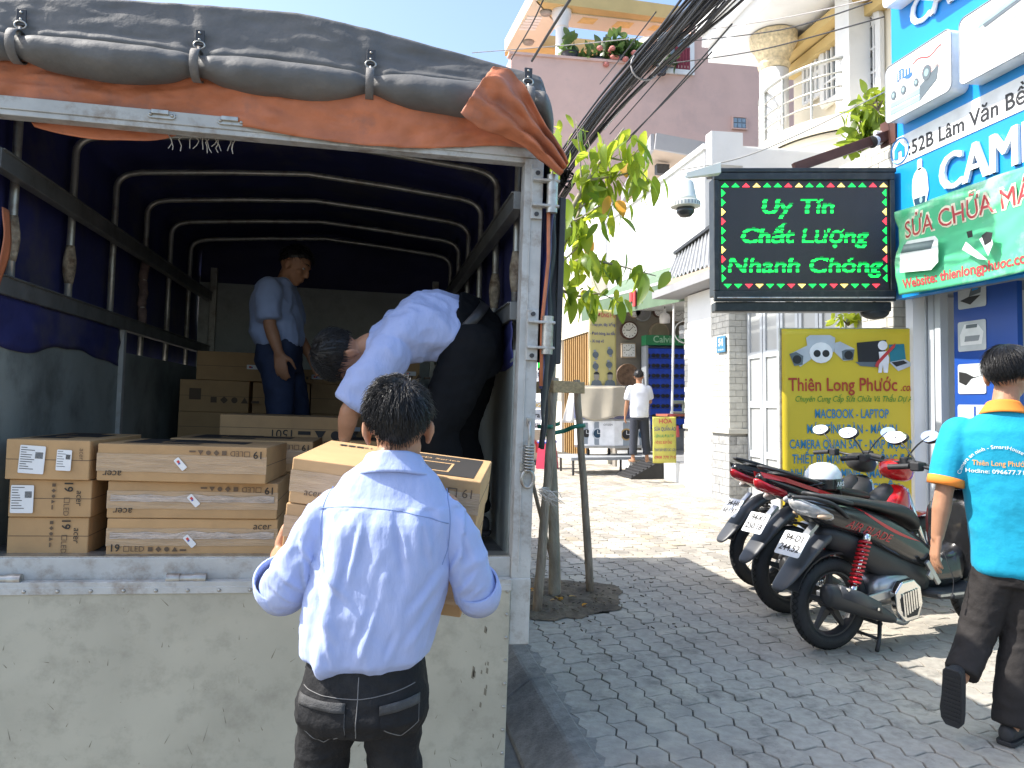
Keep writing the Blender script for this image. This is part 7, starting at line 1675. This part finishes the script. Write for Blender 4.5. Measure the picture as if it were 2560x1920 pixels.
# ------------------------------------------------------------------ clock stall
BW = 16.66
def onwall(u, v, Y=BW): return at(u, v, Y=Y)
def clock(label, u, v, rpx, rim, Y=BW, sq=False, face=None, h=None):
    q = onwall(u, v, Y); r = rpx / FPX * (q.x * sn + q.y * cs)
    t = thing('wall_clock', label, 'clock', tuple(q), 0, 'clocks hanging in the clock stall'); T = frame((0, 0, 0), (1, 0, 0), (0, 0, 1))
    poly = [(r * math.cos(k * .262), r * math.sin(k * .262)) for k in range(24)] if not sq else rounded(2*r, 2*(h or r), r * .12)
    ca = obj('case', MB().prism(poly, -.05, .03, T), rim, t, bevel=.01)
    obj('dial', MB().prism([(x * .84, y * .84) for x, y in poly], .031, .034, T), face or m_wacr, ca)
    if face is None:
        mk = MB()
        for k in range(12): mk.box((r * .60, -r * .03, .0345), (r * .74, r * .03, .0355), T @ Matrix.Rotation(k * math.pi / 6, 4, 'Z'))
        tag(obj('hour_marks', mk, m_sblack, ca), kind='stuff')
        obj('hour_hand', MB().box((-r*.05, -r*.035, .036), (r*.42, r*.035, .037), T @ Matrix.Rotation(R(178), 4, 'Z')), m_sblack, ca); obj('minute_hand', MB().box((-r*.05, -r*.025, .038), (r*.66, r*.025, .039), T @ Matrix.Rotation(R(45), 4, 'Z')), m_sblack, ca)
m_wood = M('dark_clock_wood', (.09, .035, .025), .4); m_brz = M('bronze_plaque', (.18, .11, .07), .45, .4, .4, 12, bump=.6, bscale=14); m_tanw = M('tan_clock_case', (.42, .33, .24), .5)
clock('round brown wall clock with white dial', 1573, 826, 23, m_wood); clock('square pale wall clock below the round brown one', 1571, 876, 19, m_tanw, sq=True, h=.17); clock('small round clock high under the awning', 1587, 779, 17, m_tanw)
clock('large grey disc clock behind the small round one', 1606, 782, 22, m_sgrey, face=M('grey_dial', (.20, .20, .21), .5)); clock('ornate clock hung right of the grey disc', 1648, 778, 16, m_wood); clock('wide tilted oval tray clock', 1648, 832, 26, m_tanw, face=M('tan_dial', (.30, .26, .18), .6)); clock('square clock in the shade near the pillar', 1696, 790, 16, m_tanw, sq=True, h=.15)
clock('dark scalloped bronze wall plaque clock', 1569, 938, 29, m_brz, face=m_brz, Y=16.4)
cabx = onwall(1598, 870); caby = onwall(1722, 980)
cab_ = thing('glasses_cabinet', 'blue-lit display cabinet under a green Calvin Klein sign box', 'cabinet', (0, 0, 0))
cx0, cx1, cz0, cz1 = cabx.x, caby.x, 1.0, onwall(1650, 868).z
obj('cabinet_case', MB().box((cx0, BW - .45, .512), (cx0 + .05, BW - .1, cz1)).box((cx1 - .05, BW - .45, .512), (cx1, BW - .1, cz1)).box((cx0, BW - .14, .512), (cx1, BW - .1, cz1)), m_sgrey, cab_)
bl_ = obj('lit_backboard', MB().box((cx0 + .06, BW - .17, cz0), (cx1 - .06, BW - .145, cz1 - .02)), M('blue_lit_panel', (.02, .05, .22), .5, 0, .6, 3, emit=(.03, .10, .75), estr=.10), cab_)
SH_ = (cz1 - cz0) / 8.2
for k in range(9): obj('shelf', MB().box((cx0 + .05, BW - .40, cz0 + k * SH_), (cx1 - .05, BW - .175, cz0 + k * SH_ + .012)), m_dsteel, cab_)
sx0 = obj('sign_box', MB().box((cx0 - .02, BW - .5, cz1 + .01), (cx1 + .1, BW - .2, onwall(1650, 846).z + .03)), M('green_sign_box', (.01, .20, .07), .4), cab_)
text('Calvin Klein', frame(((cx0 + cx1) / 2 + .05, BW - .505, cz1 + .07), (1, 0, 0), (0, 0, 1)), w=1.0, mat=M('pale_green_print', (.35, .6, .42), .5), parent=cab_)
gm = MB()
for s in (-1, 1): gm.ell((s * .042, 0, 0), (.036, .008, .026), 10, 6)
gm.bar((-.01, 0, .008), (.01, 0, .008), .006); gm.bar((-.078, 0, .01), (-.078, .1, .01), .006); gm.bar((.078, 0, .01), (.078, .1, .01), .006)
gm.v = [(x * 1.5, y, z * 1.7) for x, y, z in gm.v]; gme = gm.mesh('sunglasses'); gme.materials.append(m_sblack)
for i in range(8):
    for j in range(5):
        o = tag(link('sunglasses', gme), 'dark sunglasses on the ' + ('bottom', 'second', 'third', 'fourth', 'fifth', 'sixth', 'seventh', 'top')[i] + ' shelf of the blue-lit cabinet', 'sunglasses', 'sunglasses on the lit shelves'); o.location = (cx0 + .15 + j * (cx1 - cx0 - .3) / 4, BW - .34, cz0 + i * SH_ + .060)
# counter with printed watches
ct = thing('watch_counter', 'white watch counter printed with large wristwatches', 'counter', (0, 0, 0))
CY = 15.3
a0 = at(1455, 1115, Y=CY); a1 = at(1536, 1115, Y=CY - .05); a2 = at(1626, 1115, Y=CY + .05); zC0 = a0.z; zC1 = at(1536, 1052, Y=CY).z; zC2 = at(1536, 968, Y=CY).z
ply = [(a0.x, CY + .15), (a1.x, CY - .05), (a2.x, CY + .05), (a2.x, CY + .6), (a0.x, CY + .6)]
obj('counter_base', MB().prism(ply, zC0, zC1), m_wacr, ct); obj('counter_rim', MB().prism([(x, y - .02) for x, y in ply], zC0 - .05, zC0 - .002), m_alu, ct); obj('counter_shelf', MB().prism(ply, zC1 + .002, zC1 + .04), m_alu, ct)
obj('glass_case', MB().prism(ply, zC1 + .04, zC2), glass('case_glass', (.10, .12, .35), .05, .45), ct)
obj('case_shelf', MB().prism([(x, y + .02) for x, y in ply], (zC1 + zC2) / 2, (zC1 + zC2) / 2 + .02), m_dblue, ct); obj('case_top', MB().prism([(x, y - .01) for x, y in ply], zC2 + .002, zC2 + .03), m_alu, ct)
for k in range(3): obj('castor', MB().tube([(a0.x + .2 + k * .45, CY + .3, zC0 - .14), (a0.x + .24 + k * .45, CY + .3, zC0 - .14)], .06, 12).bar((a0.x + .22 + k * .45, CY + .3, zC0 - .14), (a0.x + .22 + k * .45, CY + .3, zC0 - .05), .03), m_rubber, ct)
def watch_print(u, v, s, c1, c2):
    q = at(u, v, Y=CY - .02); yy = CY + .15 - .2 * (q.x - a0.x) / (a1.x - a0.x) if q.x < a1.x else CY - .05 + .1 * (q.x - a1.x) / (a2.x - a1.x)
    T = frame((q.x, yy - .008, q.z), (1, 0, 0), (0, 0, 1)); w = obj('watch_picture', MB().prism(rounded(s * .5, s * 1.7, s * .1), 0, .002, T), m_pg2, ct)
    obj('watch_dial', MB().prism([(s * .42 * math.cos(k * .314), s * .42 * math.sin(k * .314)) for k in range(20)], .003, .005, T), c2, w); obj('watch_face', MB().prism([(s * .32 * math.cos(k * .314), s * .32 * math.sin(k * .314)) for k in range(20)], .006, .008, T), c1, w)
    obj('watch_hand', MB().box((-s*.02, 0, .009), (s*.02, s*.26, .010), T), m_wacr, w); obj('watch_hand', MB().box((0, -s*.02, .011), (s*.2, s*.02, .012), T), m_wacr, w)
m_gold = M('print_gold', (.45, .30, .12), .4)
watch_print(1470, 1084, .26, m_sblack, m_pg2); watch_print(1496, 1084, .28, M('print_navy'), m_pg); watch_print(1566, 1086, .30, m_sblack, m_gold); watch_print(1608, 1086, .27, M('print_navy'), m_pg2)
text('CITIZEN', frame(at(1520, 1064, Y=CY - .06), (1, 0, 0), (0, 0, 1)), w=.19, mat=m_sblack, parent=ct)
cl0 = at(1450, 966, Y=CY); cl1 = at(1560, 966, Y=CY)
tag(obj('cover_cloth', MB().grid(lambda u, v: (cl0.x + (cl1.x - cl0.x) * u, (CY + .5 if v < .15 else CY + .16 - .22 * min(1, u * 1.4)) - .05 + .02 * math.sin(u * 14 + v * 2) * v, zC2 + .04 - max(0, v - .15) / .85 * (.62 + .08 * math.sin(u * 5) + .1 * u)), 40, 16), M('beige_cloth', (.46, .41, .32), .9, 0, .06, 4), smooth=True, solid=.006), 'beige cloth draped over the watch counter', 'cloth')
bnch = thing('low_bench', 'low metal bench under the watch counter', 'bench', (0, 0, 0))
b0 = at(1425, 1118, Y=14.9)
obj('bench_top', MB().box((b0.x, 14.8, zC0 - .26), (a2.x, 15.9, zC0 - .20)), m_sgrey, bnch)
for (x, y) in ((b0.x + .05, 14.85), (a2.x - .1, 14.85), (b0.x + .05, 15.85), (a1.x, 14.85)): obj('bench_leg', MB().box((x - .02, y - .02, PZ), (x + .02, y + .02, zC0 - .26)), m_dsteel, bnch)
# hanging banner, lettering and pictures
def flat_sign(name, label, u0, u1, v0, v1, Y, mat, lines, th=.01, extra=None, tilt=0):
    a = at(u0, v1, Y=Y); b = at(u1, v0, Y=Y); w = b.x - a.x; h = b.z - a.z
    t = thing(name, label, 'sign', ((a.x + b.x) / 2, Y, (a.z + b.z) / 2), 0)
    obj('sheet', MB().grid(lambda u, v: (w * (u - .5), .02 * nz(u * 2, v * 3, u0), h * (v - .5)), 12, 18), mat, t, smooth=True, solid=.006)
    for (s, x, y, ww, hh, mt) in lines: text(s, frame((x * w, -.035, y * h), (1, 0, 0), (0, 0, 1)), w=ww * w, h=hh * h, mat=mt, parent=t, align='L', bold=.015)
    return t, w, h
m_bany = M('yellow_banner_vinyl', (.60, .52, .20), .5, 0, .06, 3); m_tr = M('print_crimson', (.50, .03, .07), .5); m_tb = M('print_dark_blue', (.04, .05, .22), .5); m_tg = M('print_green', (.02, .30, .12), .5)
t, w, h = flat_sign('clock_banner', 'tall yellow banner advertising watch repairs with watch pictures', 1473, 1540, 775, 966, 15.9, m_bany,
    [('S\u1EECA \u0110\u1ED2NG H\u1ED2', -.46, .40, .92, .055, m_tr), ('- Thay pin, d\u00E2y, ki\u1EBFng', -.47, .285, .92, .04, m_tb), ('- \u0110\u00E1nh b\u00F3ng, lau d\u1EA7u', -.47, .17, .92, .04, m_tb), ('- Xi m\u1EA1 v\u1ECF', -.47, .07, .5, .04, m_tb)])
for (x, y) in ((-.28, -.09), (.25, -.05), (-.28, -.24), (.22, -.22)):
    T = frame((x * w, -.035, y * h), (1, 0, .2), (0, 0, 1)); wo_ = obj('watch_picture', MB().prism(rounded(.06, .22, .02), 0, .002, T), m_sgrey, t); obj('watch_dial', MB().prism([(.07 * math.cos(k * .42), .07 * math.sin(k * .42)) for k in range(15)], .003, .004, T), M('print_slate'), wo_)
for (x, sgn) in ((-.25, 1), (.25, -1)):
    T = frame((x * w, -.036, -.40 * h), (1, 0, 0), (0, 0, 1)); po = obj('portrait_bust', MB().prism([(-.13, -.16), (.13, -.16), (.10, -.06), (.04, -.02), (-.04, -.02), (-.10, -.06)], 0, .002, T), M('print_slate'), t); obj('portrait_head', MB().prism([(.06 * math.cos(k * .42), .05 + .085 * math.sin(k * .42)) for k in range(15)], .003, .004, T), M('print_face_grey', (.30, .28, .24), .5), po); obj('portrait_hair', MB().prism([(.065 * math.cos(k * .31), .09 + .06 * math.sin(k * .31)) for k in range(11)], .005, .006, T), m_sblack, po)
flat_sign('tailor_sign', 'yellow hand-lettered tailor sign reading HOA at the shop step', 1632, 1690, 1042, 1158, 12.9, M('lime_sign', (.62, .58, .12), .5),
    [('H\u00D2A', -.25, .36, .55, .10, m_tr), ('S\u1EECA QU\u1EA6N \u00C1O', -.46, .20, .92, .08, m_tb), ('- L\u00CAN LAI, \u0110\u01AFA T\u00C0Y', -.46, .06, .86, .06, m_tg), ('- V\u00D4 EO, B\u00D3P \u1ED0NG', -.46, -.08, .75, .06, m_tr), ('THAY D\u00C2Y K\u00C9O C\u00C1C LO\u1EA0I', -.46, -.24, .9, .06, m_tb), ('0908 770 715', -.46, -.40, .9, .06, m_tr)])
pole = thing('awning_pole', 'thin white pole with red foam end in front of the clock stall', 'pole', (0, 0, 0))
pq = at(1686, 700, Y=13.3); pq2 = at(1680, 1035, Y=13.3); obj('pole', MB().tube([pq, pq2], .022, 10), m_wwall, pole); obj('foam_end', MB().tube([pq2, pq2 + Vector((.0, 0, -.15))], .045, 10).tube([pq2 + Vector((.08, 0, -.22)), pq2 + Vector((.1, 0, -.42))], .045, 10).tube([pq2, pq2 + Vector((.1, 0, -.3))], .012, 6), M('red_foam', (.55, .10, .12), .8), pole)
rp = thing('kerb_ramp', 'black ribbed plastic ramp in front of the shop step', 'ramp', (0, 0, 0))
r0 = at(1580, 1183, Z=PZ); ry0, ry1 = 13.9, 14.75
obj('ramp_wedge', MB().prism([(4.85, PZ), (5.48, PZ), (5.48, PZ + .36), (4.85, PZ + .03)], -ry1, -ry0, frame((0, 0, 0), (1, 0, 0), (0, 0, 1))), m_rubber, rp, fix=True)
for k in range(8): obj('ramp_rib', MB().bar((4.88 + k * .075, ry0 + .02, PZ + .06 + k * .0393), (4.88 + k * .075, ry1 - .02, PZ + .06 + k * .0393), .025, .03), m_rubber, rp)
# awnings
aw = thing('green_awning', 'faded green sloping awning over the clock stall', 'awning', (0, 0, 0))
w0, w1, w2, w3 = at(1455, 760, X=5.0), at(1722, 690, X=5.45), at(1722, 655, X=5.98), at(1560, 700, X=5.98)
obj('awning_sheet', MB().grid(lambda u, v: tuple((w0.lerp(w1, u)).lerp(w3.lerp(w2, u), v) + Vector((0, 0, -.04 * math.sin(math.pi * v)))), 20, 6), M('faded_green_canvas', (.11, .17, .105), .7, 0, .1, 4), aw, smooth=True, solid=.01)
obj('awning_valance', MB().grid(lambda u, v: tuple(w0.lerp(w1, u) + Vector((-.01, 0, -.42 * v))), 20, 2), M('faded_green_canvas'), aw, solid=.008)
obj('awning_bar', MB().tube([w0, w1], .03, 8), m_wwall, aw); q = w0.lerp(w1, .58)
obj('red_charm', MB().box((q.x - .06, q.y - .12, q.z - .34), (q.x - .03, q.y + .0, q.z - .02)).box((q.x - .06, q.y + .06, q.z - .22), (q.x - .03, q.y + .2, q.z - .04)), m_sred, aw)
cr = thing('corrugated_roof', 'small grey corrugated metal roof beside the LED board', 'roof', (0, 0, 0))
c0, c1_, c2_, c3_ = at(1665, 700, X=5.1), at(1800, 655, X=5.1), at(1800, 560, X=5.95), at(1690, 640, X=5.95)
obj('roof_sheet', MB().grid(lambda u, v: tuple(c0.lerp(c1_, u).lerp(c3_.lerp(c2_, u), v) + Vector((0, 0, .03 * math.sin(u * 2 * math.pi * 13)))), 104, 4), M('galvanised_sheet', (.36, .37, .38), .45, .4, .1, 5), cr, smooth=True, solid=.004)
obj('roof_batten', MB().bar(c0 + Vector((.03, 0, -.06)), c1_ + Vector((.03, 0, -.06)), .06, .08), m_tan, cr); obj('ridge_flashing', MB().bar(c3_ + Z_ * .05, c2_ + Z_ * .05, .12, .06), m_dsteel, cr)
# things by the stall
fan = thing('wall_fan', 'white wall fan half hidden by the brick pillar', 'fan', tuple(at(1712, 830, Y=14.5)), 0)
obj('fan_guard', MB().tube([(.22 * math.cos(k * .2618), 0, .22 * math.sin(k * .2618)) for k in range(25)], .012, 6).tube([(.12 * math.cos(k * .2618), 0, .12 * math.sin(k * .2618)) for k in range(25)], .006, 6), m_wacr, fan); obj('fan_motor', MB().ell((0, .08, 0), (.07, .12, .07)), m_wacr, fan, smooth=True)
for k in range(3): obj('fan_blade', MB().ell((.1 * math.cos(k * 2.09), 0, .1 * math.sin(k * 2.09)), (.08, .006, .05), 12, 6), m_pg, fan, smooth=True)
lamp = thing('hanging_lamp', 'white energy saving lamp hanging among the clocks', 'lamp', tuple(at(1662, 795, Y=15.8)), 0)
obj('bulb', MB().lathe([(.0, -.12), (.11, -.11), (.12, 0), (.10, .08), (.03, .12), (.03, .2)], 16), m_wacr, lamp, smooth=True); obj('lamp_cord', MB().tube([(0, 0, .2), (0, 0, .75)], .01, 6), m_sblack, lamp)
ms_ = thing('sewing_machine', 'pale green sewing machine on the tailor table', 'machine', tuple(at(1697, 1035, Y=14.0)), 0)
obj('machine_arm', MB().box((-.16, -.06, 0), (.16, .06, .05)).box((.08, -.05, .05), (.15, .05, .26)).box((-.14, -.05, .19), (.08, .05, .26)), M('pale_green_enamel', (.28, .34, .28), .3), ms_, bevel=.015); obj('hand_wheel', MB().tube([(.15, 0, .2), (.18, 0, .2)], .06, 14), m_dsteel, ms_)
tbq = at(1697, 1035, Y=14.0); obj_t = thing('tailor_table', 'small red-edged tailor table inside the clock stall', 'table', (0, 0, 0)); obj('table_top', MB().box((tbq.x - .35, 13.7, tbq.z - .04), (tbq.x + .5, 14.3, tbq.z)), M('red_table_top', (.35, .10, .06), .5), obj_t)
for (dx, y) in ((-.3, 13.75), (.45, 13.75), (-.3, 14.25), (.45, 14.25)): obj('table_leg', MB().box((tbq.x + dx - .02, y - .02, .512), (tbq.x + dx + .02, y + .02, tbq.z - .04)), m_dsteel, obj_t)
hs = at(1440, 1010, Y=17.2)
coat = MB().grid(lambda u, v: (hs.x + (u - .5) * (.22 + .45 * v), 17.2 - .10 * math.sin(math.pi * u) + .03 * math.sin(u * 16) * v, hs.z + .42 - v * .85), 24, 10)
tag(obj('hanging_shirt', coat, M('white_shirt_cloth', (.78, .76, .72), .9), smooth=True, solid=.01), 'white shirt hung beside the brown folding gate', 'shirt')
sg = thing('sign_stand', 'stack of small shop sign boards behind the tree stakes', 'sign', (0, 0, 0)); SGY = 17.5
def sbd(u0, u1, v0, v1, mat, s=None, tm=None):
    a = at(u0, v1, Y=SGY); b = at(u1, v0, Y=SGY); bo = obj('sign_panel', MB().box((a.x, SGY, a.z), (b.x, SGY + .05, b.z)), mat, sg)
    if s: text(s, frame(((a.x + b.x) / 2, SGY - .004, a.z + (b.z - a.z) * .25), (1, 0, 0), (0, 0, 1)), h=(b.z - a.z) * .5, mat=tm, parent=bo, bold=.02)
sbd(1345, 1359, 900, 926, m_sblack, 'H', lg_); sbd(1340, 1354, 928, 944, m_wacr, 'S', m_sblack); sbd(1332, 1352, 1003, 1022, m_wacr, 'NG', M('print_yellow', (.75, .45, .02), .5)); sbd(1332, 1354, 1024, 1050, m_pg, 'ra', m_sblack); sbd(1332, 1351, 1056, 1072, m_wacr, 'G\u00C0I', m_sblack); sbd(1332, 1353, 1074, 1150, M('sign_sand', (.5, .42, .3), .6), 'Y', m_sred); sbd(1356, 1362, 905, 1090, M('yellow_post', (.6, .42, .05), .5))
sga = at(1345, 1150, Y=SGY); obj('stand_foot', MB().box((sga.x - .3, SGY - .1, PZ), (sga.x + .2, SGY + .3, sga.z)), m_dsteel, sg)
st_ = thing('plastic_stool', 'red and blue plastic stool on the far pavement', 'stool', tuple(at(1368, 1150, Y=16.5)), 0); st_.location.z = PZ
obj('stool_seat', MB().lathe([(.0, .62), (.2, .62), (.22, .60), (.22, .56)], 4), M('blue_plastic', (.08, .09, .45), .4), st_); obj('stool_body', MB().lathe([(.26, 0), (.2, .56)], 4), M('red_plastic', (.45, .02, .06), .4), st_)
